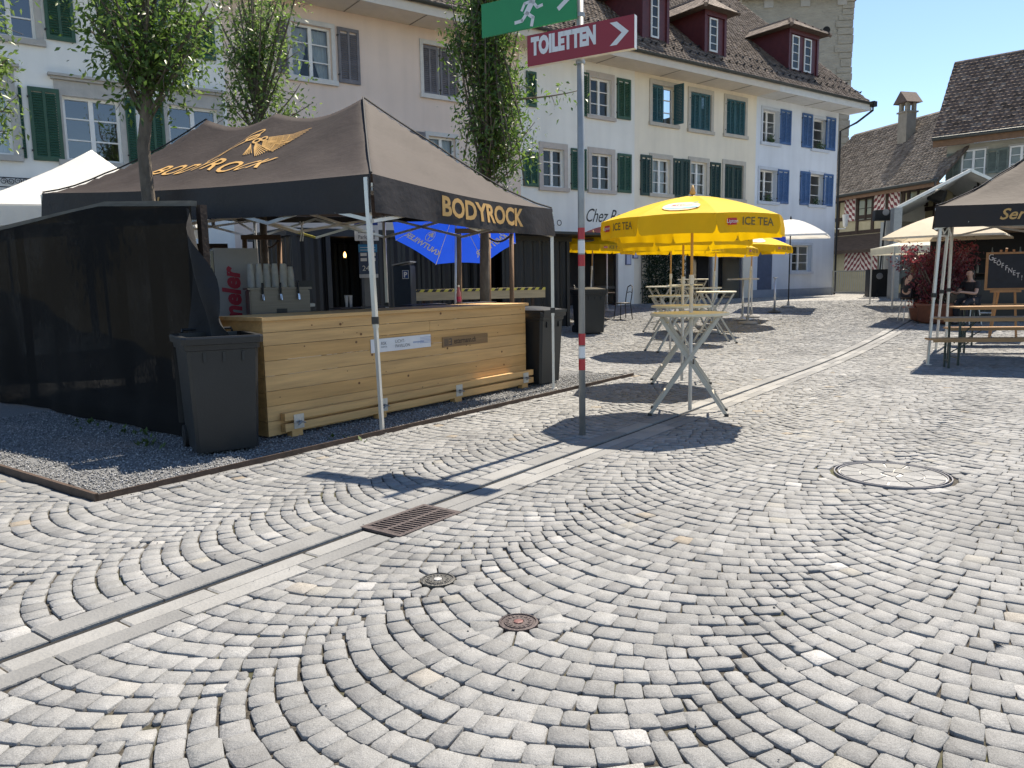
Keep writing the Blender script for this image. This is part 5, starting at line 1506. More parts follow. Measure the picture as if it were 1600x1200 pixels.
# ================================================================== CONTAINER BAR
M_CONT = mat("black_corrugated_steel", (.0075, .008, .0095), .5, .2, 2, .05)
ro, ri = Vector((1.5, 20.2, 0)), Vector((-4.45, 15.87, 0)); cd = (ro-ri).normalized(); cL = (ro-ri).length
cb = empty("container_bar", (ri.x, ri.y, gz(17)-.15), math.atan2(cd.y, cd.x), "black corrugated container bar with an open front and flat roof behind the tent", "container")
def corr(x0, x1, y=0, z0=.05, z1=2.5, dirx=True):
    b = MB(); n = max(int((x1-x0)/.07), 2); prof = []
    for i in range(n+1):
        prof.append((x0+(x1-x0)*i/n, y + (.04 if (i//2) % 2 else 0)))
    for (xa, ya), (xb, yb) in zip(prof[:-1], prof[1:]): b.quad((xa, ya, z0), (xb, yb, z0), (xb, yb, z1), (xa, ya, z1)) if dirx else b.quad((ya, xa, z0), (yb, xb, z0), (yb, xb, z1), (ya, xa, z1))
    return b
def cpx(px): return line_hit(px, 420, ri, cd)[0]
x1, x2, x3 = cpx(513), cpx(566), cpx(800)
corr(0, x1).build("corrugated_wall", M_CONT, cb); corr(x2, x2+1.3).build("corrugated_wall", M_CONT, cb); corr(x3-.3, cL).build("corrugated_wall", M_CONT, cb)
corr(x2+1.3, x3-.3, y=.9).build("corrugated_wall", M_CONT, cb); corr(0, 2.4, y=cL, dirx=False).build("end_wall", M_CONT, cb); corr(0, 2.4, y=0, dirx=False).build("end_wall", M_CONT, cb); corr(0, cL, y=2.4).build("back_wall", M_CONT, cb)
b = MB(); b.box(-.1, cL+.1, -.06, 2.46, 2.5, 2.66); b.build("roof", M_CONT, cb)
b = MB(); b.obox((cL*.72, -.95, 2.62), (cL*.28+1.3, 0, 0), (0, 1.6, 0), (0, 0, .06)); b.build("canopy_roof", M_CONT, cb)
for xx in (.05, x1, x2, cL-.02): MB().box(xx-.05, xx+.05, -.05, .03, 0, 2.5).build("corner_post", M_CONT, cb)
for zz in (.95, 1.35, 1.75): MB().box(x1+.1, x2-.1, 1.6, 1.95, zz, zz+.03).build("shelf", M_TIMB, cb)
b = MB(); b.box(x1, x2, .3, .8, .0, 1.0); b.build("inner_counter", M_TIMB, cb)
for i in range(9):
    x = x1+.2+i*(x2-x1-.4)/8; b = MB(); z_ = (.98, 1.38, 1.78)[i % 3]; b.lathe([(.03, 0), (.032, .14), (.012, .19), (.012, .24)], 8, (x, 1.75, z_)); b.build("shelf_bottle", mat("bottle_amber", (.10, .05, .02), .2, .2), cb)
lampx = x2-.12; bl = MB(); bl.lathe([(.012, .09), (.03, .04), (.034, 0), (.02, -.035)], 10, (lampx, .6, 2.12)); bl.build("lit_bulb", mat("warm_bulb", (1, .55, .2), .4, 0, emit=3), cb)
MB().tube([(lampx, .6, 2.21), (lampx, .6, 2.5)], .006, 5).build("bulb_cord", M_BLACKIRON, cb)
b = MB(); b.tube([(x2-.5, .55, 1.0), (x2-.5, .55, 1.35), (x2-.62, .45, 1.38)], .022, 8); b.build("beer_tap", mat("chrome", (.7, .7, .7), .15, .02, metal=1), cb)
for i in range(2):
    b = MB(); b.lathe([(.03, 0), (.045, .26)], 10, (x1+.6+.1*i, .5, 1.0)); b.build("paper_cup", M_WHITEP, cb)
# planks striped with hazard tape on trestles before the container
pa, pb = at(648, 453, 14.2), at(852, 462, 15.4)
tr = empty("plank_table", (pa.x, pa.y, gz(14.2)), math.atan2(pb.y-pa.y, pb.x-pa.x), "long plank table edged with yellow and black tape behind the stakes", "table")
Lp = math.hypot(pb.x-pa.x, pb.y-pa.y); zt = pa.z - gz(14.2)
M_PLANK = mat("pale_plank", (.42, .33, .20), .7, .2, 4, stretch=(.4, 4, 4))
for i in range(3): MB().box(0, Lp, i*.2, i*.2+.19, zt-.04, zt).build("plank", M_PLANK, tr)
tp_ = MB().box(0, Lp, -.008, -.001, zt-.045, zt+.002).build("hazard_tape", mat("hazard_yellow", (.62, .52, .08), .5, .05), tr)
sb = MB()
for i in range(int(Lp/.16)): x = i*.16; sb.add([(x, -.011, zt-.045), (x+.08, -.011, zt-.045), (x+.12, -.011, zt+.002), (x+.04, -.011, zt+.002)], [(0, 1, 2, 3)])
sb.build("tape_stripes", M_BLACKIRON, tp_, kind="stuff")
MB().box(0, Lp, .0, .03, zt-.2, zt-.045).build("apron_board", M_PLANK, tr)
for x in (.3, Lp-.3):
    for y in (.05, .5): MB().bar((x, y, 0), (x+.05, y, zt-.04), .05).build("trestle_leg", M_TIMB, tr)

# ================================================================== THINGS UNDER AND BEHIND THE TENT
# drinks fridge
fq = at(372, 470, 9.55); fr_ = empty("drinks_fridge", (fq.x, 9.55, 0), R(30), "pale grey drinks fridge side with red and black lettering behind the bar", "fridge")
M_FR = mat("pale_grey_panel", (.40, .39, .375), .45, .04)
MB().box(-.25, .27, 0, .6, .05, 1.93).build("cabinet", M_FR, fr_); MB().box(-.285, -.252, .02, .58, .12, 1.9).build("glass_door", mat("dark_glass", (.015, .015, .016), .1, .05), fr_)
b = MB(); b.tube([(-.30, .08, .5), (-.30, .08, 1.5)], .012, 6); b.build("door_handle", M_ALU, fr_)
b = MB(); put_text(b, "Ermeler", .29, lambda x, y: (.03-y, -.004, .74+x), align='LEFT', shear=.18, bold=.012); b.build("red_lettering", mat("red_print", (.50, .02, .05), .5, .05), fr_, kind="stuff")
b = MB(); put_text(b, "GETRÄNKE", .105, lambda x, y: (.215-y, -.004, .72+x), align='LEFT', spacing=1.55); b.build("black_lettering", ink, fr_, kind="stuff")
# beer tap unit on the back bar
bq = at(432, 470, 9.15); bb_ = empty("back_bar", (bq.x+.15, 9.35, 0), R(36), "dark back bar table standing behind the wooden counter", "table")
MB().box(-.55, .5, -.3, .3, .86, .9).build("table_top", M_TIMB, bb_)
for x in (-.5, .45):
    for y in (-.25, .25): MB().box(x-.025, x+.025, y-.025, y+.025, 0, .86).build("leg", M_TIMB, bb_)
tu = empty("beer_tap_unit", (bq.x, 9.2, .9), R(25), "brushed steel beer dispenser with taps standing on the back bar", "beer dispenser")
M_BRUSH = mat("brushed_steel", (.12, .11, .10), .33, .12, 3, metal=.75, stretch=(1, 1, 30))
MB().box(-.34, .34, -.22, .22, 0, .52).build("housing", M_BRUSH, tu, bevel=.015)
MB().box(-.36, .36, -.24, .24, .52, .545).build("top_tray", M_BRUSH, tu)
for x in (-.2, 0, .2):
    b = MB(); b.tube([(x, -.22, .46), (x, -.30, .46), (x, -.31, .40)], .014, 8); b.build("tap", mat("chrome", (.7, .7, .7)), tu); b = MB(); b.tube([(x, -.28, .47), (x, -.27, .6)], .012, 8); b.build("tap_handle", M_BLACKIRON, tu)
MB().box(.24, .4, -.12, .1, .546, .62).build("tap_tower_arm", M_BLACKIRON, tu); MB().box(-.05, .07, -.225, -.221, .12, .3).build("vent", M_BLACKIRON, tu)
M_CUP = mat("clear_plastic_cup", (.72, .70, .62), .12, .1, 20, transl=.5)
rt = R(25)
for i, (x, y) in enumerate(((-.3, -.1), (-.21, -.12), (-.12, -.08), (-.03, -.1), (.06, -.12), (.15, -.09), (-.25, .06), (-.08, .06), (.1, .05))):
    n = 8 if i != 5 else 6; st = MB(); 
    prof = [(.042, 0)]
    for k in range(n): prof += [(.044, .012+.018*k), (.041, .014+.018*k)]
    prof += [(.040, .018*n+.03), (.031, .018*n+.13), (.029, .018*n+.132)]
    st.lathe(prof, 12); X, Y_ = x*math.cos(rt)-y*math.sin(rt), x*math.sin(rt)+y*math.cos(rt)
    o_ = st.build("cup_stack", M_CUP, None, True, loc=(tu.location.x+X, tu.location.y+Y_, 1.446))
    pos = ("front row, first from the left", "front row, second from the left", "front row, third from the left", "front row, fourth from the left", "front row, fifth from the left", "shorter, at the right end", "back row, left", "back row, middle", "back row, right")[i]
    tag(o_, "stack of clear upturned plastic cups on the beer dispenser, " + pos, "cups", "cup stacks on the dispenser")
# things on the counter top
def on_counter(px, py):
    r = ray(px, py); t_ = (Hc-CAM_H)/r.z; return Vector((r.x*t_, r.y*t_, Hc))
for i, (px, py, s, h, lb) in enumerate(((480, 477, .035, .09, "small white carton on the counter, the taller one"), (487, 479, .04, .045, "small white carton on the counter, the lower one at right"))):
    q = on_counter(px, py); o_ = MB().box(-s, s, -s, s, 0, h).build("carton", M_WHITEP, None, loc=q, rz=.5, bevel=.004); tag(o_, lb, "carton", "white cartons on the counter")
for px, py, L_, lb in ((563, 481, .42, "dark bar mat on the counter left of the tent leg"), (663, 476.5, .36, "dark bar mat on the middle of the counter"), (745, 473.5, .34, "dark bar mat near the right end of the counter")):
    q = on_counter(px, py); o_ = MB().box(-L_, L_, -.11, .11, 0, .012).build("bar_mat", mat("dark_rubber_mat", (.03, .028, .035), .6, .2, 30, .3), None, loc=q, rz=R(54), bevel=.003); tag(o_, lb, "bar mat", "bar mats on the counter")
q = on_counter(717, 474.5); bo = empty("drink_bottle", q, 0, "clear bottle with pink label standing on the counter", "bottle")
MB().lathe([(.028, 0), (.034, .01), (.034, .13), (.028, .16), (.013, .21), (.013, .24)], 14).build("bottle_body", mat("pink_drink", (.50, .22, .24), .12, .1, transl=.4), bo, True)
MB().lathe([(.0348, .03), (.0348, .10)], 14, cap=False).build("bottle_label", mat("pink_label", (.55, .03, .10), .4, .2, 40), bo, True); MB().lathe([(.015, .235), (.015, .262)], 10).build("bottle_cap", M_WHITEP, bo)
# parking direction sign, fee panel, meter
zq = at(577, 470, 12.6); zs = empty("parking_sign", (zq.x, 12.6, gz(12.6)), R(8), "grey post with parking direction sign and blue fee panel behind the bar", "sign")
def zz_(py): return at(577, py, 12.6).z - gz(12.6)
MB().box(-.07, .07, .02, .1, 0, zz_(348)).build("post", mat("grey_post", (.16, .16, .165), .5, .1), zs)
p = MB().box(-.19, .19, -.01, .012, zz_(376), zz_(346)).build("sign_plate", M_WHITEP, zs)
b = MB().box(-.185, .185, -.014, -.011, zz_(352), zz_(347)); b.build("blue_stripe", mat("sign_blue", (.02, .06, .25), .4, .05), p)
b = MB(); put_text(b, "Zentrum", .085, lambda x, y: (x*.9, -.014, zz_(364)+y)); put_text(b, "Parkplatz", .085, lambda x, y: (x*.86, -.014, zz_(373)+y)); b.build("print", ink, p, kind="stuff")
p = MB().box(-.14, .16, -.01, .012, zz_(428), zz_(381)).build("fee_panel", mat("deep_blue_panel", (.01, .035, .10), .35, .05), zs)
MB().box(-.138, .158, -.013, -.011, zz_(394), zz_(382)).build("panel_header", mat("cyan_header", (.02, .22, .42), .35, .05), p)
b = MB(); [b.box(-.11, .13, -.015, -.0135, zz_(y_), zz_(y_)+.008) for y_ in (387, 391)]; [b.box(-.11, -.01, -.015, -.0135, zz_(y_), zz_(y_)+.05) for y_ in (400, 408)]; [b.box(.02, .13, -.015, -.0135, zz_(y_), zz_(y_)+.05) for y_ in (400, 408)]
put_text(b, "24h", .12, lambda x, y: (x, -.0145, zz_(423)+y)); b.build("print", M_WHITEP, p, kind="stuff")
MB().box(-.14, .16, -.012, .01, zz_(434), zz_(428.3)).build("coin_tray", mat("pale_grey", (.5, .5, .52), .5, .05), p)
mq = at(629, 470, 12.9); pm = empty("parking_meter", (mq.x, 12.9, gz(12.9)), R(-14), "dark blue grey parking meter box with a white letter P", "parking meter")
zt = at(631, 410, 12.9).z - gz(12.9); M_METER = mat("slate_blue_metal", (.022, .035, .055), .4, .1, metal=.3)
MB().box(-.15, .15, 0, .26, 0, zt-.05).build("housing", M_METER, pm, bevel=.01); MB().obox((-.16, -.02, zt-.05), (.32, 0, .05), (0, .3, 0), (0, 0, .02)).build("sloped_top", M_STEEL, pm)
p = MB().box(.015, .125, -.006, -.001, zt-.27, zt-.13).build("p_plate", M_WHITEP, pm); MB().box(.022, .118, -.009, -.0065, zt-.263, zt-.137).build("p_field", mat("p_blue", (.02, .06, .2), .4, .05), p)
b = MB(); put_text(b, "P", .12, lambda x, y: (.07+x, -.0105, zt-.243+y), bold=.004); b.build("letter_p", M_WHITEP, p)
# bicycle, mostly hidden behind the bar
yq = at(562, 470, 12.2); bk = empty("bicycle", (yq.x, 12.2, gz(12.2)), R(70), "dark bicycle with chrome handlebar parked behind the bar", "bicycle")
for x in (-.52, .52):
    b = MB(); b.tube([(x+.33*math.cos(a), 0, .34+.33*math.sin(a)) for a in np.linspace(0, 2*math.pi, 25)], .016, 6, cap=False); wv = b.build("wheel", mat("black_rubber", (.012, .012, .012)), bk, True)
    b = MB(); [b.tube([(x, 0, .34), (x+.32*math.cos(a), 0, .34+.32*math.sin(a))], .0018, 4) for a in np.linspace(0, 2*math.pi, 15)[:-1]]; b.build("spokes", M_ALU, wv, kind="stuff")
b = MB(); F_ = M_METER; J = {'bb': (-.08, 0, .3), 'st': (-.22, 0, .82), 'hd': (.36, 0, .84), 'hl': (.41, 0, .66), 'ra': (-.52, 0, .34), 'fa': (.52, 0, .34)}
for a, c_ in (('bb', 'st'), ('st', 'hd'), ('bb', 'hl'), ('hd', 'hl'), ('ra', 'bb'), ('ra', 'st'), ('hl', 'fa')): b.tube([J[a], J[c_]], .016, 8)
b.build("frame", F_, bk, True); b = MB(); b.tube([(.36, 0, .84), (.34, 0, 1.0)], .013, 6); b.tube([(.28, -.28, 1.03), (.36, -.12, 1.0), (.36, .12, 1.0), (.28, .28, 1.03)], .012, 8); b.build("handlebar", mat("chrome", (.7, .7, .7)), bk, True)
b = MB(); b.grid(lambda s, t: (-.36+.27*s, (t-.5)*(.16-.11*s), .9+.02*math.sin(s*3)), 6, 4); b.box(-.235, -.215, -.012, .012, .8, .9); b.build("saddle", M_BLACKIRON, bk)
# white ribbon hanging from the tent frame
q = at(472, 358, 9.2); b = MB()
for k_ in range(2):
    b.tube([q + Vector((.02*(1 if k_ else -1), 0, .09)), q + Vector((0, 0, .03)), q + Vector((.012*(-1 if k_ else 1), 0, -.06)), q + Vector((-.03 if k_ else .0, 0, -.14))], .008, 5)
o_ = b.build("white_ribbon", M_WHITEP); tag(o_, "knotted white ribbon hanging under the tent canopy", "ribbon")
# wooden cabinet and awning seen at the left inside the tent
q = at(318, 440, 10.6); o_ = empty("wooden_cabinet", (q.x, 10.6, 0), R(20), "tall brown wooden cabinet behind the drooping net end", "cabinet")
MB().box(-.2, .32, 0, .5, 0, 2.0).build("cabinet_body", mat("brown_ply", (.22, .14, .08), .7, .2, 4), o_, bevel=.01); MB().box(-.22, .34, -.03, .52, 2.0, 2.05).build("cabinet_top", M_TIMB, o_); MB().box(-.18, .05, -.02, -.001, .1, 1.9).build("cabinet_door", mat("brown_ply2", (.26, .17, .10), .7, .2, 4), o_); MB().box(.07, .3, -.02, -.001, .1, 1.9).build("cabinet_door", mat("brown_ply2", (.26, .17, .10)), o_)

# ================================================================== PARASOLS
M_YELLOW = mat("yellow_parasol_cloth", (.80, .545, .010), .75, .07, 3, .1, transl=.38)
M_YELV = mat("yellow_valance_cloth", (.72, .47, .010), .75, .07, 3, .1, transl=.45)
M_WOODP = mat("varnished_pole", (.52, .30, .10), .5, .15, 6, stretch=(4, 4, .5)); M_WHITEPOLE = mat("white_pole", (.62, .61, .58), .45, .06)
M_LRED = mat("label_red", (.50, .02, .02), .5, .05); M_LCY = mat("label_cyan", (.12, .42, .58), .5, .2, 9); M_LPALE = mat("label_pale_peach", (.75, .50, .28), .6, .2, 9); M_LGRN = mat("label_green", (.10, .32, .12), .5, .2)
def parasol(label, base, R_, rim, apex, n=8, rot=0., cloth=None, valc=None, vh=.17, ptop=None, lean=(0, 0), print_=None, pole=None, group="parasols on the square", name="parasol", foot_=True, two_tone=True, scallop=True):
    cloth = cloth or M_YELLOW; valc = valc or M_YELV
    root = empty(name, base, 0, label, "parasol", group)
    top = Vector((lean[0], lean[1], apex)); ax = Vector((lean[0], lean[1], apex)).normalized()
    q = ax.rotation_difference(Vector((0, 0, 1))).inverted()
    def W(p): return top + q @ (Vector(p) - Vector((0, 0, apex)))
    def rimp(a, f=1.0, z=None):   # point on panel fan; a in sectors, f outward
        k = math.floor(a); t = a-k
        c0, c1 = rot+2*math.pi*k/n, rot+2*math.pi*(k+1)/n
        x = (math.cos(c0)*(1-t)+math.cos(c1)*t)*R_*f; y = (math.sin(c0)*(1-t)+math.sin(c1)*t)*R_*f
        zz = apex - (apex-rim)*(f**1.55) - .05*math.sin(math.pi*t)*math.sin(math.pi*min(f, 1))*.6 + .012*math.sin(math.pi*t)*f
        return (x, y, zz)
    for k in range(n):
        c = MB(); c.grid(lambda s, t, k=k: W(rimp(k+s*.9999, .02+.98*t)), 6, 10); c.build("canopy_panel", cloth, root, True)
        v = MB()
        def vf(s, t, k=k):
            x, y, z = rimp(k+s*.9999, 1.0); sc_ = (min(s, 1-s)/.05) if min(s, 1-s) < .05 else 1; d_ = vh*(1-.45*(1-sc_)**2 if scallop else 1)
            o_ = 1+.012*math.sin(s*20+k)*t; return W((x*o_*(1+.01*t), y*o_*(1+.01*t), z-d_*t))
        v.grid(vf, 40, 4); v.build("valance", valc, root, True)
        b = MB(); b.bar(W(rimp(k, .03)), W((rimp(k, .98)[0], rimp(k, .98)[1], rimp(k, .98)[2]-.015)), .012, .012); b.build("rib", pole or M_WHITEPOLE, root)
    pt = W((0, 0, apex+.03))
    if two_tone:
        sp = Vector((0, 0, 0)).lerp(pt, .62); MB().tube([(0, 0, .03), sp], .021, 10).build("lower_pole", M_WHITEPOLE, root, True); MB().tube([sp - Vector((0, 0, .05)), pt], .015, 10).build("upper_pole", M_WOODP, root, True)
        MB().tube([sp - Vector((0, 0, .06)), sp + Vector((0, 0, .04))], .027, 10).build("clamp", M_WHITEPOLE, root)
    else: MB().tube([(0, 0, .03), pt], .02, 10).build("pole", pole or M_WHITEPOLE, root, True)
    MB().lathe([(.02, 0), (.035, .02), (.02, .06), (.008, .1)], 10, pt - Vector((0, 0, .02))).build("finial", M_WOODP if two_tone else (pole or M_WHITEPOLE), root, True)
    if foot_: MB().lathe([(.24, 0), (.24, .02), (.2, .06), (.05, .07), (.03, .2), (.022, .2)], 20).build("base_plate", mat("concrete_foot", (.30, .29, .27), .9, .1), root)
    if print_:
        for k, kind in print_:
            def pf(x, y, k=k+7): return W(rimp(k % n+.5+x*1.15, .70+y)) + Vector((0, 0, .006))
            def lab(mm, pts):
                b = MB(); b.add([pf(*p) + Vector((0, 0, mm_)) for p in pts], [tuple(range(len(pts)))]); return b
            mm_ = .004
            lab(0, [(.30*math.cos(a), .20*math.sin(a)) for a in np.linspace(0, 6.28, 17)[:-1]]).build("peach_print", M_LPALE, root)
            mm_ = .008; lab(0, [(-.2, .06), (0.0, .09), (.22, .06), (.26, .12), (.05, .15), (-.24, .12)]).build("blue_print", M_LCY, root)
            lab(0, [(-.17, -.05), (.17, -.05), (.17, .02), (-.17, .02)]).build("red_label", M_LRED, root)
            lab(0, [(.18, -.14), (.30, -.12), (.26, -.08), (.2, -.09)]).build("leaf_print", M_LGRN, root)
            mm_ = .012; b = MB(); put_text(b, "Lipton", .09, lambda x, y: pf(x*.9, .012-y*.75) + Vector((0, 0, .012))); b.build("label_lettering", M_WHITEP, root, kind="stuff")
            def vfp(s, t, k=k):
                x, y, z = rimp(k+s, 1.0); return W((x*1.025, y*1.025, z-vh*t))
            b = MB(); b.add([vfp(*p) for p in ((.16, .28), (.30, .28), (.30, .62), (.16, .62))], [(0, 1, 2, 3)]); b.build("red_label", M_LRED, root)
            b = MB(); b.add([vfp(.24+.12*math.cos(a), .55+.42*math.sin(a))*1 for a in np.linspace(0, 3.14, 9)], [tuple(range(9))]); 
            b = MB(); put_text(b, "ICE TEA", .105, lambda x, y: vfp(.38 + x/(2*R_*math.sin(math.pi/n)), .62-y/vh), align='LEFT', bold=.002); b.build("label_lettering", mat("olive_print", (.12, .10, .02), .6, .05), root, kind="stuff")
            b = MB(); put_text(b, "Lipton", .05, lambda x, y: vfp(.23 + x/(2*R_*math.sin(math.pi/n)), .52-y/vh) ); b.v = [tuple(Vector(v_)*1.0 + (Vector((v_[0], v_[1], 0)).normalized()*.006)) for v_ in b.v]; b.build("label_lettering", M_WHITEP, root, kind="stuff")
    return root
def gbase(x, y): return Vector((x, y, gz(y)))
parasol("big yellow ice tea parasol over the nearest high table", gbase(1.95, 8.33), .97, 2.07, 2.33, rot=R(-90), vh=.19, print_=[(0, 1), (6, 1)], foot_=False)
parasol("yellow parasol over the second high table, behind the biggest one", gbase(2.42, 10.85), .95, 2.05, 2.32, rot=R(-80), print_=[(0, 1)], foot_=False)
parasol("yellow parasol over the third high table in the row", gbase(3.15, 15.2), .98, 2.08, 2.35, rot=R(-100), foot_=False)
parasol("yellow parasol leaning right beside the pedestal table", gbase(4.75, 18.3), .95, 1.98, 2.24, rot=R(-60), lean=(.12, 0), print_=[(0, 1)])
parasol("rearmost yellow parasol in front of the blue house", gbase(6.15, 20.0), .98, 1.98, 2.28, rot=R(-75), lean=(.1, 0), print_=[(0, 1)])
q = foot(922, 478); parasol("yellow parasol beside the far bin in front of the bistro door", gbase(2.15, 21.0), .98, 2.05, 2.35, rot=R(-85), lean=(.1, 0), print_=[(0, 1)])
M_PINKC = mat("faded_red_cloth", (.60, .17, .15), .8, .1, 3, transl=.4); M_WHITEC = mat("white_canvas", (.78, .77, .73), .8, .05, 3, .08, transl=.3); M_CREAMC = mat("cream_canvas", (.72, .62, .46), .8, .06, 3, .08, transl=.3); M_BLUEC = mat("royal_blue_cloth", (.008, .06, .50), .7, .08, 3, transl=.5)
parasol("faded red parasol behind the bistro's yellow one", gbase(3.0, 24.0), 1.15, 2.2, 2.62, n=6, cloth=M_PINKC, valc=M_PINKC, vh=.14, two_tone=False)
parasol("small royal blue parasol behind the yellow ones", gbase(6.75, 21.6), .9, 2.2, 2.5, n=6, cloth=M_BLUEC, valc=M_BLUEC, two_tone=False)
parasol("white square parasol on a black pole before the blue house", gbase(8.75, 24.3), 1.55, 2.2, 2.72, n=4, rot=R(20), cloth=M_WHITEC, valc=M_WHITEC, vh=.05, two_tone=False, pole=M_BLACKIRON, scallop=False)
q = at(1482, 372, 20.0); parasol("cream square parasol behind the right-hand tent", gbase(q.x, 20.0), 1.85, q.z-gz(20)+.02, q.z-gz(20)+.62, n=4, rot=R(8), cloth=M_CREAMC, valc=M_CREAMC, vh=.05, two_tone=False, scallop=False)
# tilted blue parasol with mirrored lettering, seen from below
bp_ = at(709, 470, 14.1); kn = empty("parasol", (bp_.x, 14.1, gz(14.1)), 0, "royal blue tilted parasol seen from below with white mirrored lettering", "parasol", "parasols on the square")
corners = [at(px, py, 14.1 - dy) for px, py, dy in ((612, 338, -.2), (618, 375, -.75), (681, 413, -1.0), (757, 412, -.9), (806, 380, -.55), (800, 320, -.1), (740, 296, .5), (660, 300, .4))]
kb = Vector((bp_.x, 14.1, gz(14.1))); hub = at(712, 335, 14.3)
hub = hub + Vector((0, .1, .16))
for i in range(8):
    A1, B1 = corners[i], corners[(i+1) % 8]
    b = MB(); b.grid(lambda s, t: hub.lerp(A1.lerp(B1, s), t) - kb + Vector((0, 0, .03*math.sin(math.pi*s)*t)), 6, 6); b.build("canopy_panel", M_BLUEC, kn, True)
    MB().bar(hub-kb-Vector((0, .01, .01)), A1-kb-Vector((0, .012, .01)), .008, .01).build("rib", M_ALU, kn)
MB().tube([(0, 0, 0), hub-kb], .02, 10).build("pole", M_ALU, kn, True)
def on_panel(i, s, t): A1, B1 = corners[i], corners[(i+1) % 8]; return hub.lerp(A1.lerp(B1, s), t) - kb + Vector((0, -.03, -.02))
for i, sc_ in ((1, 1.0), (3, 1.0)):
    wdt = (corners[i]-corners[i+1]).length; vs_, fs_ = text_polys("KNUTWILER", .17, bold=.006)
    b = MB(); b.add([on_panel(i, .5 - v_[0]/wdt*.98, .84 - v_[1]*.75) for v_ in vs_], [f[::-1] for f in fs_]); b.build("white_lettering", M_WHITEP, kn, kind="stuff")
    c0 = (.5, .62); b = MB()
    for k_ in range(20):
        a0, a1 = 2*math.pi*k_/20, 2*math.pi*(k_+1)/20
        b.add([on_panel(i, c0[0]+r_*math.cos(a)/wdt, c0[1]+r_*math.sin(a)*.85) for r_, a in ((.105, a0), (.12, a0), (.12, a1), (.105, a1))], [(0, 1, 2, 3)])
    b.add([on_panel(i, c0[0]+x/wdt, c0[1]+y) for x, y in ((-.012, .0), (.012, .0), (.016, .075), (-.016, .075))], [(0, 1, 2, 3)])
    for cx, cy, rr in ((0, -.04, .045), (-.045, -.015, .032), (.045, -.015, .032)): b.add([on_panel(i, c0[0]+(cx+rr*math.cos(a))/wdt, c0[1]+cy+rr*.8*math.sin(a)) for a in np.linspace(0, 6.28, 11)[:-1]], [tuple(range(10))])
    b.build("tree_logo", M_WHITEP, kn, kind="stuff")

# ================================================================== HIGH TABLES
M_TTOP = mat("ivory_table_top", (.66, .62, .48), .45, .06, 4); M_LEGM = mat("grey_beige_tube", (.42, .40, .35), .42, .08, metal=.25)
def high_table(label, x, y, rz, h=1.1, r=.42, spread=.40):
    root = empty("high_table", gbase(x, y), rz, label, "table", "folding high tables on the square")
    MB().lathe([(r-.03, h-.035), (r-.005, h-.03), (r, h-.015), (r-.004, h-.003), (r-.02, h)], 40).build("table_top", M_TTOP, root, True)
    for s in (1, -1):
        ys_ = (.155, -.155) if s == 1 else (.21, -.21)
        for yy in ys_: MB().bar((s*spread, yy*1.15, .012), (-s*.30, yy, h-.05), .026, .036).build("leg", M_LEGM, root); MB().box(s*spread-.022, s*spread+.022, yy*1.15-.017, yy*1.15+.017, 0, .03).build("foot_cap", M_BLACKIRON, root)
        f = .2; xq = s*spread*(1-f) + -s*.30*f; MB().bar((xq, ys_[0]*1.13, .23), (xq, ys_[1]*1.13, .23), .022).build("cross_bar", M_LEGM, root)
        f = .9; xq = s*spread*(1-f) - s*.30*f; MB().bar((xq, ys_[0]*1.02, .98), (xq, ys_[1]*1.02, .98), .022).build("cross_bar", M_LEGM, root)
    MB().tube([(.05, -.22, .57), (.05, .22, .57)], .008, 6).build("pivot_rod", M_BLACKIRON, root)
    return root
high_table("round ivory folding high table nearest the signpost", 1.93, 8.32, R(-14))
high_table("round ivory folding high table, second in the row", 2.40, 10.85, R(-10))
high_table("round ivory folding high table, third in the row", 3.13, 15.2, R(20)); high_table("round ivory folding high table just behind the third one", at(1098, 500, 17.8).x, 17.8, R(35)); high_table("round ivory folding high table behind the row, near the bistro", 4.3, 19.0, R(60)); high_table("round ivory folding high table left of the row, before the ivy", at(1036, 500, 18.6).x, 18.6, R(-40)); high_table("round ivory folding high table right of the third one", at(1118, 500, 16.3).x, 16.3, R(10)); high_table("rearmost round ivory folding high table before the cream house", at(1082, 490, 21.4).x, 21.4, R(25))
q = foot(1160, 499); pt = empty("pedestal_table", q, 0, "round metal pedestal table with a flat disc foot at the end of the row", "table")
MB().lathe([(.40, 1.07), (.42, 1.08), (.42, 1.10), (.40, 1.11)], 30).build("table_top", mat("grey_top", (.45, .44, .40), .4, .05), pt); MB().tube([(0, 0, .03), (0, 0, 1.07)], .03, 12).build("column", M_ALU, pt, True); MB().lathe([(.3, 0), (.3, .015), (.1, .035), (.035, .08)], 28).build("foot", M_ALU, pt, True)
q = foot(1210, 488); qp = empty("barrier_post", q, 0, "slim steel barrier post on a round foot before the blue house", "post")
MB().tube([(0, 0, .02), (0, 0, 1.0)], .032, 12).build("post", M_ALU, qp, True); MB().lathe([(.2, 0), (.2, .02), (.1, .05), (.04, .07)], 24).build("foot", M_BLACKIRON, qp); MB().box(-.05, .05, -.05, .05, 1.0, 1.03).build("post_cap", M_ALU, qp)
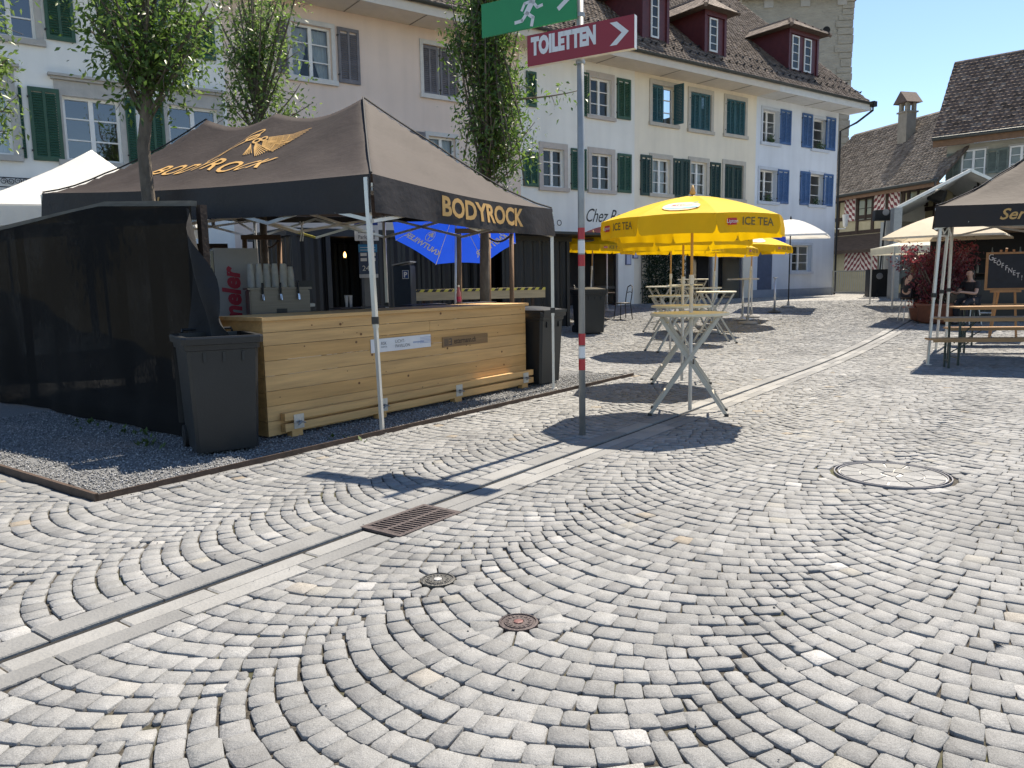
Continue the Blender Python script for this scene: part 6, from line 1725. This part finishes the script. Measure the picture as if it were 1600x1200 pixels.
# bistro chairs and table
def bistro_chair(x, y, rz, label):
    r = empty("bistro_chair", gbase(x, y), rz, label, "chair", "black bistro chairs")
    MB().lathe([(.19, .43), (.21, .44), (.21, .46), (.19, .47)], 18).build("seat", M_BLACKIRON, r)
    for sx in (-1, 1):
        for sy in (-1, 1): MB().tube([(sx*.19, sy*.19, 0), (sx*.15, sy*.15, .44)] + ([(sx*.16, .19, .7), (sx*.13, .22, .9)] if sy == 1 else []), .014, 7).build("leg", M_BLACKIRON, r, True)
    b = MB(); b.tube([(-.13, .22, .9), (0, .25, .95), (.13, .22, .9)], .015, 7); b.tube([(-.15, .2, .74), (0, .22, .76), (.15, .2, .74)], .012, 6); b.build("backrest", M_BLACKIRON, r, True)
bistro_chair(3.15, 21.6, R(-70), "black bistro chair standing by the wall under the menus"); bistro_chair(2.05, 21.9, R(80), "black bistro chair left of the dark bistro table")
bt = empty("bistro_table", gbase(2.6, 21.7), 0, "dark bistro table between the two black chairs", "table"); MB().lathe([(.34, .72), (.34, .75)], 24).build("table_top", M_TIMB, bt); MB().tube([(0, 0, .02), (0, 0, .72)], .03, 8).build("column", M_BLACKIRON, bt); MB().lathe([(.22, 0), (.22, .02), (.05, .05)], 16).build("foot", M_BLACKIRON, bt)
# ivy over the bistro wall
iv = empty("ivy", FC + FD*fac(1030, 420)[0] + Vector((0, 0, .45)), FROT, "dark ivy covering the wall right of the menus", "ivy")
xa, xb = fac(1001, 420)[0]-fac(1030, 420)[0], fac(1064, 420)[0]-fac(1030, 420)[0]; zt_ = fac(1030, 372)[1]-.45
cen = [(random.uniform(xa, xb), -.12-abs(random.gauss(0, .08)), random.uniform(0, zt_)) for _ in range(5200)]
leaves("foliage", cen, .05, .11, leaf_mat("ivy_leaves", (.008, .02, .008), (.015, .035, .012), (.03, .055, .02)), iv); b = MB(); [b.tube([(x, -.03, 0), (x+random.gauss(0, .1), -.04, zt_*.5), (x+random.gauss(0, .2), -.03, zt_)], .015, 5) for x in np.linspace(xa+.1, xb-.1, 6)]; b.build("stems", M_BARK, iv, True, kind="stuff")

# ================================================================== LEFT WHITE TENT
def white_tent(label, c, ax, wd, dp, ze, zp, val=.28, legs=True, name="white_tent", m=None, ridge=False):
    """pyramid canopy; c near-left corner, ax direction of the front edge"""
    ax = Vector((ax[0], ax[1], 0)).normalized(); ay = Vector((-ax.y, ax.x, 0)); m = m or M_WHITEC
    r = empty(name, Vector((c[0], c[1], gz(c[1]))), math.atan2(ax.y, ax.x), label, "tent", "pale market tents"); g0 = gz(c[1])
    b = MB()
    def sf(s, t):
        h = min(1-abs(s-.5)*2, 1-abs(t-.5)*2); k = h**1.25; return (s*wd, t*dp, ze + (zp-ze)*k + .02*math.sin(s*21+t*9)*h*(1-h) - g0)
    b.grid(sf, 24, 24); b.build("canopy", m, r, True)
    for s in range(4):
        def vf(f, t, s=s):
            x, y = ((f*wd, -.01), (wd+.01, f*dp), (f*wd, dp+.01), (-.01, f*dp))[s]; return (x, y - (.012*math.sin(f*15)*t if s in (0, 2) else 0), ze - val*t - g0)
        v = MB(); v.grid(vf, 16, 2); v.build("valance", m, r, True)
    if legs:
        for x in (0.03, wd-.03):
            for y in (.03, dp-.03): MB().box(x-.02, x+.02, y-.02, y+.02, 0, ze-g0).build("leg", M_ALU, r)
    return r
pk_ = at(143, 234, 14.6); ax_ = Vector((1, .35, 0)).normalized(); cn_ = pk_ - ax_*1.75 - Vector((-ax_.y, ax_.x, 0))*1.75; white_tent("white peaked market tent at the left edge behind the bar tent", (cn_.x, cn_.y), ax_, 3.5, 3.5, 2.85, pk_.z, val=.34)

# ================================================================== RIGHT-HAND SIDE
c0 = foot(1449, 570); c2 = foot(1494, 521)
e_l = Vector((c2.x-c0.x, c2.y-c0.y, 0)); e_r = Vector((.86, -.50, 0))
zt0 = at(1467, 322, c0.y).z; zt2 = zt0 + .05
Lb = 4.6; Bv = Vector((c0.x, c0.y, 0)) + e_l.normalized()*3.2
Pv = Vector((c0.x, c0.y, 0)) + e_r.normalized()*5.6
# local axes: A = near left corner, short side along P2, long side along B
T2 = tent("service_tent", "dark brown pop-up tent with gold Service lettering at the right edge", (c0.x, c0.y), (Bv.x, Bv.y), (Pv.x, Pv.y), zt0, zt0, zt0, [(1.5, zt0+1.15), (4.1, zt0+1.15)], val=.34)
root = T2['root']
leg(root, (c0.x, c0.y, gz(c0.y)), zt0-.03, lean=(.10, 0)); q = foot(1462, 547); leg(root, (q.x, q.y, gz(q.y)), zt0-.05, lean=(.06, -.1)); leg(root, (Bv.x, Bv.y, gz(Bv.y)), zt0-.03)
leg(root, (Pv.x, Pv.y, 0), zt0-.03); leg(root, (c0.x+e_r.x*2.8, c0.y+e_r.y*2.8, 0), zt0-.03)
o = root.location
for i in range(4):
    f0, f1 = i/4, (i+1)/4
    for b0, b1 in ((0, 0), (1, 1)):
        p = T2['e2']*f0 + T2['e1']*b0; q = T2['e2']*f1 + T2['e1']*b1
        for za, zb in ((zt0-.05, zt0-.36), (zt0-.36, zt0-.05)):
            b = MB(); b.bar((p.x, p.y, za), (q.x, q.y, zb), .016, .034); b.build("frame_bar", M_ALU, root)
for i in range(2):
    p = T2['e1']*(i/2); q = T2['e1']*((i+1)/2)
    for za, zb in ((zt0-.05, zt0-.36), (zt0-.36, zt0-.05)):
        b = MB(); b.bar((p.x, p.y, za), (q.x, q.y, zb), .016, .034); b.build("frame_bar", M_ALU, root)
vp2 = T2['vpt']
lay(lambda x, y: vp2(3, .155 + x/T2['l'], 1-(.10+y)/.34, .01), "gold_lettering", "Service", .24, shear=.35, bold=.004, align='LEFT')

# beer tables and benches
M_BEER = mat("oiled_beer_bench", (.36, .20, .085), .45, .25, 3, .1, stretch=(.3, 5, 5)); M_BGREEN = mat("dark_green_steel", (.012, .03, .026), .45, .1)
def atz(px, py, z):
    r = ray(px, py); t_ = (z-CAM_H)/r.z; return Vector((r.x*t_, r.y*t_, 0))
def beer(kind, px, py, label, L_=2.2, rz=R(-9)):
    h, wd = (.77, .5) if kind == 'table' else (.47, .25)
    p = atz(px, py, h + gz(13)*.3); r = empty("beer_" + kind, (p.x, p.y, gz(p.y)), rz, label, kind, "beer tables and benches under the right-hand tent")
    n = 3 if kind == 'table' else 2
    for i in range(n): MB().box(0, L_, i*wd/n+.002, (i+1)*wd/n-.002, h-.03, h).build("plank", M_BEER, r)
    MB().box(.05, L_-.05, .01, .03, h-.06, h-.031).build("edge_rail", M_BEER, r)
    for x in (.3, L_-.3):
        for y in (.04, wd-.04): MB().bar((x, y, 0), (x, y, h-.03), .028).build("leg", M_BGREEN, r)
        MB().bar((x, .04, .12), (x, wd-.04, .12), .02).build("leg_brace", M_BGREEN, r); MB().bar((x, wd/2, h*.45), (x+(.35 if x < 1 else -.35), wd/2, h-.04), .016).build("strut", M_BGREEN, r)
    return r
beer('bench', 1454, 529, "front beer bench under the right-hand tent"); beer('table', 1471, 497, "nearer beer table with orange wood top at the right")
beer('bench', 1482, 514, "beer bench between the two tables at the right"); beer('table', 1497, 484, "farther beer table at the right, below the chalkboard"); beer('bench', 1512, 491, "rear beer bench behind the farther table")
q = atz(1546, 489, .79); o_ = MB().lathe([(.09, 0), (.10, .01), (.08, .02), (.02, .025)], 18).build("ashtray", mat("glass_ashtray", (.4, .4, .4), .2, .1), None, True, loc=(q.x, q.y+.12, gz(13)+.772)); tag(o_, "glass ashtray on the nearer beer table", "ashtray")

# chalkboard on an easel
Yb = 16.3; p0, p1 = at(1538, 455, Yb), at(1598, 455, Yb); zb0, zb1 = at(1566, 453, Yb).z, at(1566, 394, Yb).z
eb = empty("chalkboard_easel", (p0.x, Yb, gz(Yb)), R(-10), "wooden easel holding a chalkboard with white chalk writing", "chalkboard"); wb = p1.x-p0.x; g0 = gz(Yb)
M_EASEL = mat("easel_wood", (.33, .17, .07), .6, .2, 6); MB().box(.03, wb-.03, 0, .015, zb0-g0+.03, zb1-g0-.03).build("board", mat("slate_black", (.010, .014, .022), .7, .3, 6), eb)
for x0, x1, z0, z1 in ((0, wb, zb0-g0, zb0-g0+.04), (0, wb, zb1-g0-.04, zb1-g0), (0, .04, zb0-g0+.041, zb1-g0-.041), (wb-.04, wb, zb0-g0+.041, zb1-g0-.041)): MB().box(x0, x1, -.02, .02, z0, z1).build("board_frame", M_EASEL, eb)
for x, y in ((wb*.28, -.02), (wb*.78, -.02)): MB().bar((x-.06 if x < wb/2 else x+.06, .05, 0), (wb/2 + (x-wb/2)*.6, .06, zb1-g0+.05), .035).build("easel_leg", M_EASEL, eb)
MB().bar((wb/2, .6, 0), (wb/2, .06, zb1-g0+.08), .035).build("easel_leg", M_EASEL, eb); MB().box(wb*.15, wb*.85, -.05, .03, zb0-g0-.05, zb0-g0-.003).build("easel_ledge", M_EASEL, eb)
b = MB()
for i, chx in enumerate("GEÖFFNET!"):
    f = i/8; s_ = .19 if i == 0 else .145; put_text(b, chx, s_, lambda x, y: (.09 + f*(wb-.2) + x*.8, -.004, zb0-g0 + .62 - f*.42 + y))
b.build("chalk_writing", mat("chalk", (.55, .55, .55), .9, .2, 60), eb, kind="stuff")

# red-leaved maple in terracotta pots
q = foot(1462, 505); pr = empty("red_maple", q, 0, "red leaved maple shrub in a terracotta pot behind the tent legs", "shrub")
M_TERRA = mat("terracotta", (.22, .085, .05), .8, .2, 6); sc_p = q.y/1200
MB().lathe([(.30, 0), (.42, .06), (.44, .42), (.48, .44), (.48, .5), (.42, .5), (.40, .44)], 24).build("pot", M_TERRA, pr, True); MB().lathe([(.0, .45), (.41, .46)], 20).build("soil", M_TIMB, pr)
def rl(px, py, dy=0): a_ = at(px, py, q.y+dy); return (a_.x-q.x, dy, a_.z-q.z)
st = MB(); cen = []
for i in range(70):
    px, py = random.choice(((1475, 425), (1450, 400), (1505, 398), (1480, 385), (1500, 425), (1455, 440), (1430, 398), (1520, 385), (1465, 460))); tip = Vector(rl(px + random.gauss(0, 13), py + random.gauss(0, 9), random.gauss(0, .35)))
    m0 = Vector((random.gauss(0, .08), random.gauss(0, .08), .5)); md = m0.lerp(tip, .55) + Vector((0, 0, .1)); st.tube([m0, md, tip], [.02, .012, .004], 5)
    for _ in range(60): cen.append(tuple(md.lerp(tip, random.uniform(.1, 1.05))))
st.build("branches", M_BARK, pr, True, kind="stuff"); leaves("crown", cen, .10, .10, M_LEAFR, pr)
q2 = foot(1446, 500); fl = empty("flower_tub", (q2.x-.25, q2.y-.35, q2.z), 0, "low terracotta tub of pale red flowers in front of the maple", "flower tub"); MB().lathe([(.2, 0), (.3, .05), (.33, .3), (.36, .32), (.3, .34)], 20).build("pot", M_TERRA, fl, True)
leaves("flowers", [(random.gauss(0, .14), random.gauss(0, .14), .36+random.random()*.1) for _ in range(420)], .05, .08, leaf_mat("pale_red_petals", (.30, .04, .03), (.45, .12, .09), (.55, .25, .2)), fl)

# stage roof, speakers, barrier, small pale tents
Ys = 27.5; L0, Ap, R0 = at(1401, 325, Ys), at(1516, 266, Ys), at(1640, 322, Ys); dv = Vector((3.0, 7.0, 0))
sg = empty("stage_canopy", (L0.x, Ys, gz(Ys)), 0, "white peaked stage roof on metal towers with hanging lamps", "stage"); so = Vector((L0.x, Ys, gz(Ys)))
M_STAGEC = mat("stage_canvas", (.66, .67, .66), .7, .06, 3, .06)
for P_a, P_b in ((L0, Ap), (Ap, R0)):
    b = MB(); b.grid(lambda s, t: P_a.lerp(P_b, s) + dv*t + Vector((0, 0, -.1*math.sin(math.pi*s))) - so, 10, 6); b.build("roof_sheet", M_STAGEC, sg, True)
    MB().bar(P_a-so, P_b-so, .1).build("front_truss", M_ALU, sg); MB().bar(P_a+dv-so, P_b+dv-so, .1).build("rear_truss", M_ALU, sg)
for P_a in (L0, R0, L0+dv, R0+dv): p = P_a-so; MB().box(p.x-.14, p.x+.14, p.y-.14, p.y+.14, 0, p.z).build("tower", M_STEEL, sg)
b = MB(); b.grid(lambda s, t: L0.lerp(R0, s)+dv*.98 + Vector((0, .06*math.sin(s*70), -(L0.z-gz(30)-.4)*t)) - so, 90, 4); b.build("back_curtain", mat("grey_curtain", (.34, .335, .30), .9, .12, 3), sg, True)
b = MB(); b.grid(lambda s, t: L0 + dv*s + Vector((.05*math.sin(s*40), 0, -(L0.z-gz(30)-.4)*t)) - so, 40, 4); b.build("side_curtain", mat("grey_curtain", (.34, .335, .30)), sg, True)
MB().add([P_-so for P_ in (L0+dv, R0+dv, Ap+dv)], [(0, 1, 2)]).build("back_gable", M_STAGEC, sg)
MB().obox((.9, .5, 0), (R0.x-L0.x-1.2, 0, 0), dv*.7, (0, 0, .7)).build("stage_floor", M_BLACKIRON, sg)
for i in range(3): MB().box(.9, 2.6, .5-.32*(i+1), .5-.32*i-.01, 0, .7-.2*(i+1)).build("stage_step", M_TIMB, sg)
for px, py in ((1461, 308), (1528, 305), (1575, 290)):
    a_ = at(px, py, Ys+1.2)-so; b = MB(); b.tube([a_+Vector((-.15, .1, .12)), a_+Vector((.22, -.2, -.05))], [.22, .26], 12); b.box(a_.x-.03, a_.x+.03, a_.y, a_.y+.05, a_.z+.1, a_.z+.6); b.build("stage_lamp", M_BLACKIRON, sg)
MB().box(3.2, 4.4, 1.0, 1.6, .7, 1.5).build("amp_rack", M_BLACKIRON, sg)
def spk(px0, py0, px1, py1, Y, label, dpt=.5, stand=None):
    a_, b_ = at(px0, py0, Y), at(px1, py1, Y); g0 = gz(Y); r = empty("loudspeaker", (a_.x, Y, b_.z if not stand else b_.z), R(-8), label, "loudspeaker", "black stage loudspeakers"); w_, h_ = b_.x-a_.x, a_.z-b_.z
    MB().box(0, w_, 0, dpt, 0, h_).build("cabinet", M_BLACKIRON, r, bevel=.02); MB().box(.03, w_-.03, -.012, -.002, .03, h_-.03).build("grille", mat("grille_mesh", (.012, .012, .012), .8, .4, 80), r)
    MB().lathe([(.12, 0), (.10, .01)], 16).build("badge", mat("grey_badge", (.2, .2, .2), .4), r, loc=(w_/2, -.014, h_*.75)).rotation_euler = (R(90), 0, 0)
    return r
spk(1359, 421, 1387, 463, 29.0, "black bass loudspeaker on the ground before the stage"); spk(1368, 328, 1398, 344, 29.2, "wide black loudspeaker high on a pole before the stage", dpt=.35)
p0, p1 = at(1383, 345, 29.2), at(1373, 425, 29.2); sp_ = empty("speaker_pole", (p1.x, 29.2, gz(29.2)), 0, "thin black pole carrying the high loudspeaker", "pole"); MB().tube([(0, 0, .3), (p0.x-p1.x, 0, p0.z-gz(29.2))], .03, 8).build("pole", M_BLACKIRON, sp_)
for a in (0, 2.1, 4.2): MB().tube([(0, 0, .45), (.6*math.cos(a), .6*math.sin(a), 0)], .02, 6).build("tripod_leg", M_BLACKIRON, sp_)
a_, b_ = foot(1301, 459), foot(1358, 459); bar_ = empty("crowd_barrier", (a_.x, a_.y-.5, gz(a_.y)), 0, "pale metal barrier fence beside the blue house", "barrier"); wv = 2.0
a_ = at(1300, 445, 33.2); b_ = at(1358, 445, 33.2); bar_.location = (a_.x, 33.2, gz(33.2)); wv = b_.x-a_.x
M_PALE = mat("pale_galvanised", (.42, .42, .38), .5, .1, metal=.3); MB().bar((0, 0, 1.0), (wv, 0, 1.0), .045).build("top_rail", M_PALE, bar_); MB().bar((0, 0, .12), (wv, 0, .12), .04).build("bottom_rail", M_PALE, bar_)
for i in range(19): MB().box(i*wv/18-.011, i*wv/18+.011, -.011, .011, 0 if i % 18 == 0 else .12, 1.0).build("bar", M_PALE, bar_)
M_TENTW = mat("creamy_white_canvas", (.70, .68, .58), .8, .05, 3, .08, transl=.35)
q = at(1397, 384, 23.0); white_tent("small creamy white tent with open side behind the maple", (q.x, 23.0), (1, -.15), 3.6, 2.2, q.z, q.z+.55, val=.22, m=M_TENTW)
q = at(1548, 388, 22.0); white_tent("small white tent roof behind the chalkboard", (q.x, 22.0), (1, -.1), 2.8, 2.4, q.z, q.z+.45, val=.15, m=M_WHITEC)
hl = empty("wall_lamp", at(1321, 345, 34.5), 0, "pale lantern lamp with a white bracket beside the blue house", "lamp"); MB().lathe([(.09, -.25), (.14, .25), (.15, .27)], 12).build("lantern", mat("lantern_glass", (.55, .56, .55), .3, .05), hl); MB().box(-1.1, .02, -.02, .02, -.36, -.32).build("bracket", M_WHITEP, hl); MB().box(-.02, .02, -.02, .02, -.34, -.24).build("stem", M_WHITEP, hl)
# dark stall under the right-hand side
q = at(1592, 430, 19.6); dk = empty("dark_stall", (q.x-.9, 19.6, gz(19.6)), R(-8), "dark stall counter with shelves behind the chalkboard", "stall")
MB().box(-.6, 4.0, 0, .6, 0, 1.05).build("stall_counter", M_BLACKIRON, dk); MB().box(-.6, 4.0, 1.8, 1.9, 0, 2.3).build("stall_back", mat("charcoal_cloth", (.02, .02, .022), .9, .2, 3), dk); MB().box(-.6, 4.0, -.2, 1.9, 2.3, 2.36).build("stall_roof", mat("tan_canvas", (.35, .24, .15), .8, .1), dk)
for z in (1.2, 1.6): MB().box(0, 3.8, 1.5, 1.79, z, z+.03).build("shelf", M_TIMB, dk)
for i in range(10): MB().lathe([(.035, 0), (.037, .16), (.014, .22), (.014, .28)], 8, (.2+i*.35, 1.65, 1.23 if i % 2 else 1.63)).build("stall_bottle", mat("stall_bottle", (.18, .2, .2), .2, .4, 3), dk)

# ================================================================== PEOPLE
def skin(name, joints, edges, m, parent, root_i=0, sub=2):
    me = bpy.data.meshes.new(name); me.from_pydata([j[0] for j in joints], edges, [])
    ob = bpy.data.objects.new(name, me); COL.objects.link(ob)
    ob.modifiers.new("skin", 'SKIN'); s = ob.modifiers.new("sub", 'SUBSURF'); s.levels = s.render_levels = sub
    for v_, j in zip(me.skin_vertices[0].data, joints): v_.radius = (j[1], j[2] if len(j) > 2 else j[1])
    me.skin_vertices[0].data[root_i].use_root = True
    dg = bpy.context.evaluated_depsgraph_get(); m2 = bpy.data.meshes.new_from_object(ob.evaluated_get(dg)); bpy.data.objects.remove(ob)
    m2.name = name; m2.materials.clear(); m2.materials.append(m); m2.polygons.foreach_set("use_smooth", [True]*len(m2.polygons))
    o_ = bpy.data.objects.new(name, m2); COL.objects.link(o_); o_.parent = parent; return o_
M_SKIN = mat("skin", (.48, .29, .21), .5, .06, 8)
def seated(label, loc, rz, seat, shirt, trousers, hair, lean=.18, arms=True):
    r = empty("person", loc, rz, label, "person")
    # faces local +x, sits at height seat
    hip = (0, 0, seat+.1); ch = (lean*.6, 0, seat+.42); nk = (lean, 0, seat+.58); hd = (lean+.04, 0, seat+.74)
    J = [(hip, .125, .15), (ch, .12, .155), (nk, .055), ((lean+.02, 0, seat+.66), .05), (hd, .085), ((lean+.03, 0, seat+.82), .07)]
    E_ = [(0, 1), (1, 2), (2, 3), (3, 4), (4, 5)]
    for s in (-1, 1):
        n = len(J); kn = (.42, s*.12, seat+.06); an = (.34, s*.12, .09)
        J += [((.03, s*.1, seat+.08), .095), (kn, .068), ((.39, s*.12, seat*.5), .058), (an, .04), ((.48, s*.13, .045), .036)]; E_ += [(0, n), (n, n+1), (n+1, n+2), (n+2, n+3), (n+3, n+4)]
        n = len(J); sh = (lean*.85, s*.19, seat+.5); el = (lean+.1, s*.25, seat+.26); wr = (lean+.36, s*.15, seat+.30)
        J += [(sh, .055), (el, .042), (wr, .028), ((lean+.43, s*.13, seat+.31), .03)]; E_ += [(1, n), (n, n+1), (n+1, n+2), (n+2, n+3)]
        hn = n+3
        for k_ in range(4): J.append(((lean+.515+.01*(k_ in (1, 2)), s*.13+(k_-1.5)*.018, seat+.295), .009)); E_.append((hn, len(J)-1))
        J.append(((lean+.46, s*.13-s*.045, seat+.315), .010)); E_.append((hn, len(J)-1))
    skin("body", J, E_, M_SKIN, r)
    g = .014
    S = [((0, 0, seat+.06), .125+g, .15+g), ((lean*.3, 0, seat+.25), .118+g, .145+g), (ch, .12+g, .155+g), ((lean*.9, 0, seat+.53), .075, .09)]; ES = [(0, 1), (1, 2), (2, 3)]
    for s in (-1, 1): n = len(S); S += [((lean*.85, s*.19, seat+.5), .055+g), ((lean+.06, s*.23, seat+.36), .05+g)]; ES += [(2, n), (n, n+1)]
    skin("shirt", S, ES, shirt, r)
    Tn = [((0, 0, seat+.09), .13, .155)]; ET = []
    for s in (-1, 1): n = len(Tn); Tn += [((.05, s*.1, seat+.08), .095+g), ((.42, s*.12, seat+.06), .068+g), ((.39, s*.12, seat*.5), .06+g), ((.345, s*.12, .14), .05)]; ET += [(0, n), (n, n+1), (n+1, n+2), (n+2, n+3)]
    skin("trousers", Tn, ET, trousers, r)
    for s in (-1, 1): skin("shoe", [((.33, s*.12, .05), .045), ((.42, s*.125, .042), .042), ((.53, s*.13, .035), .03)], [(0, 1), (1, 2)], M_BLACKIRON, r)
    skin("hair", [((lean+.02, 0, seat+.82), .093), ((lean-.03, 0, seat+.76), .085), ((lean-.06, 0, seat+.64), .05), ((lean-.06, 0, seat+.52), .03)], [(0, 1), (1, 2), (2, 3)], hair, r)
    b = MB(); fx = lean+.04+.083
    b.add([(fx-.01, -.012, seat+.715), (fx-.01, .012, seat+.715), (fx+.022, 0, seat+.718), (fx-.005, 0, seat+.762)], [(0, 1, 2), (1, 3, 2), (3, 0, 2)]); b.build("nose", M_SKIN, r)
    for s in (-1, 1): MB().lathe([(.0, -.006), (.009, 0), (.0, .006)], 8, (fx-.008, s*.03, seat+.755), cap=False).build("eye", M_BLACKIRON, r); MB().lathe([(.006, -.025), (.018, 0), (.006, .022)], 8, (lean+.03, s*.084, seat+.745)).build("ear", M_SKIN, r)
    MB().box(fx-.014, fx-.003, -.02, .02, seat+.683, seat+.689).build("mouth", mat("lips", (.35, .13, .11), .5), r)
    return r
def stool(loc, rz, h, label):
    r = empty("bar_stool", loc, rz, label, "stool", "stools beside the maple"); MB().lathe([(.16, h-.04), (.18, h-.03), (.18, h-.01), (.16, h)], 18).build("seat", M_TIMB, r)
    for a in (.78, 2.36, 3.93, 5.5): MB().tube([(.22*math.cos(a), .22*math.sin(a), 0), (.12*math.cos(a), .12*math.sin(a), h-.03)], .014, 6).build("leg", M_ALU, r)
q = foot(1419, 502); q.y += .1
stool(q, 0, .62, "stool under the person in black"); seated("person in black top and dark trousers sitting on a stool beside the maple", (q.x, q.y, q.z), R(15), .62, mat("black_shirt", (.012, .012, .014), .8, .2), mat("dark_trousers", (.02, .02, .026), .8, .2), mat("dark_blond_hair", (.22, .14, .07), .6, .2, 20))
q = at(1520, 470, 19.0); q.z = gz(19.0)
stool(q, 0, .5, "stool under the person behind the chalkboard"); seated("person in dark clothes with bare arms sitting left of the chalkboard", (q.x, q.y, q.z), R(200), .5, mat("charcoal_shirt", (.018, .016, .018), .8, .2), mat("dark_trousers", (.02, .02, .026)), mat("dark_hair", (.02, .014, .01), .6, .2), lean=.12)
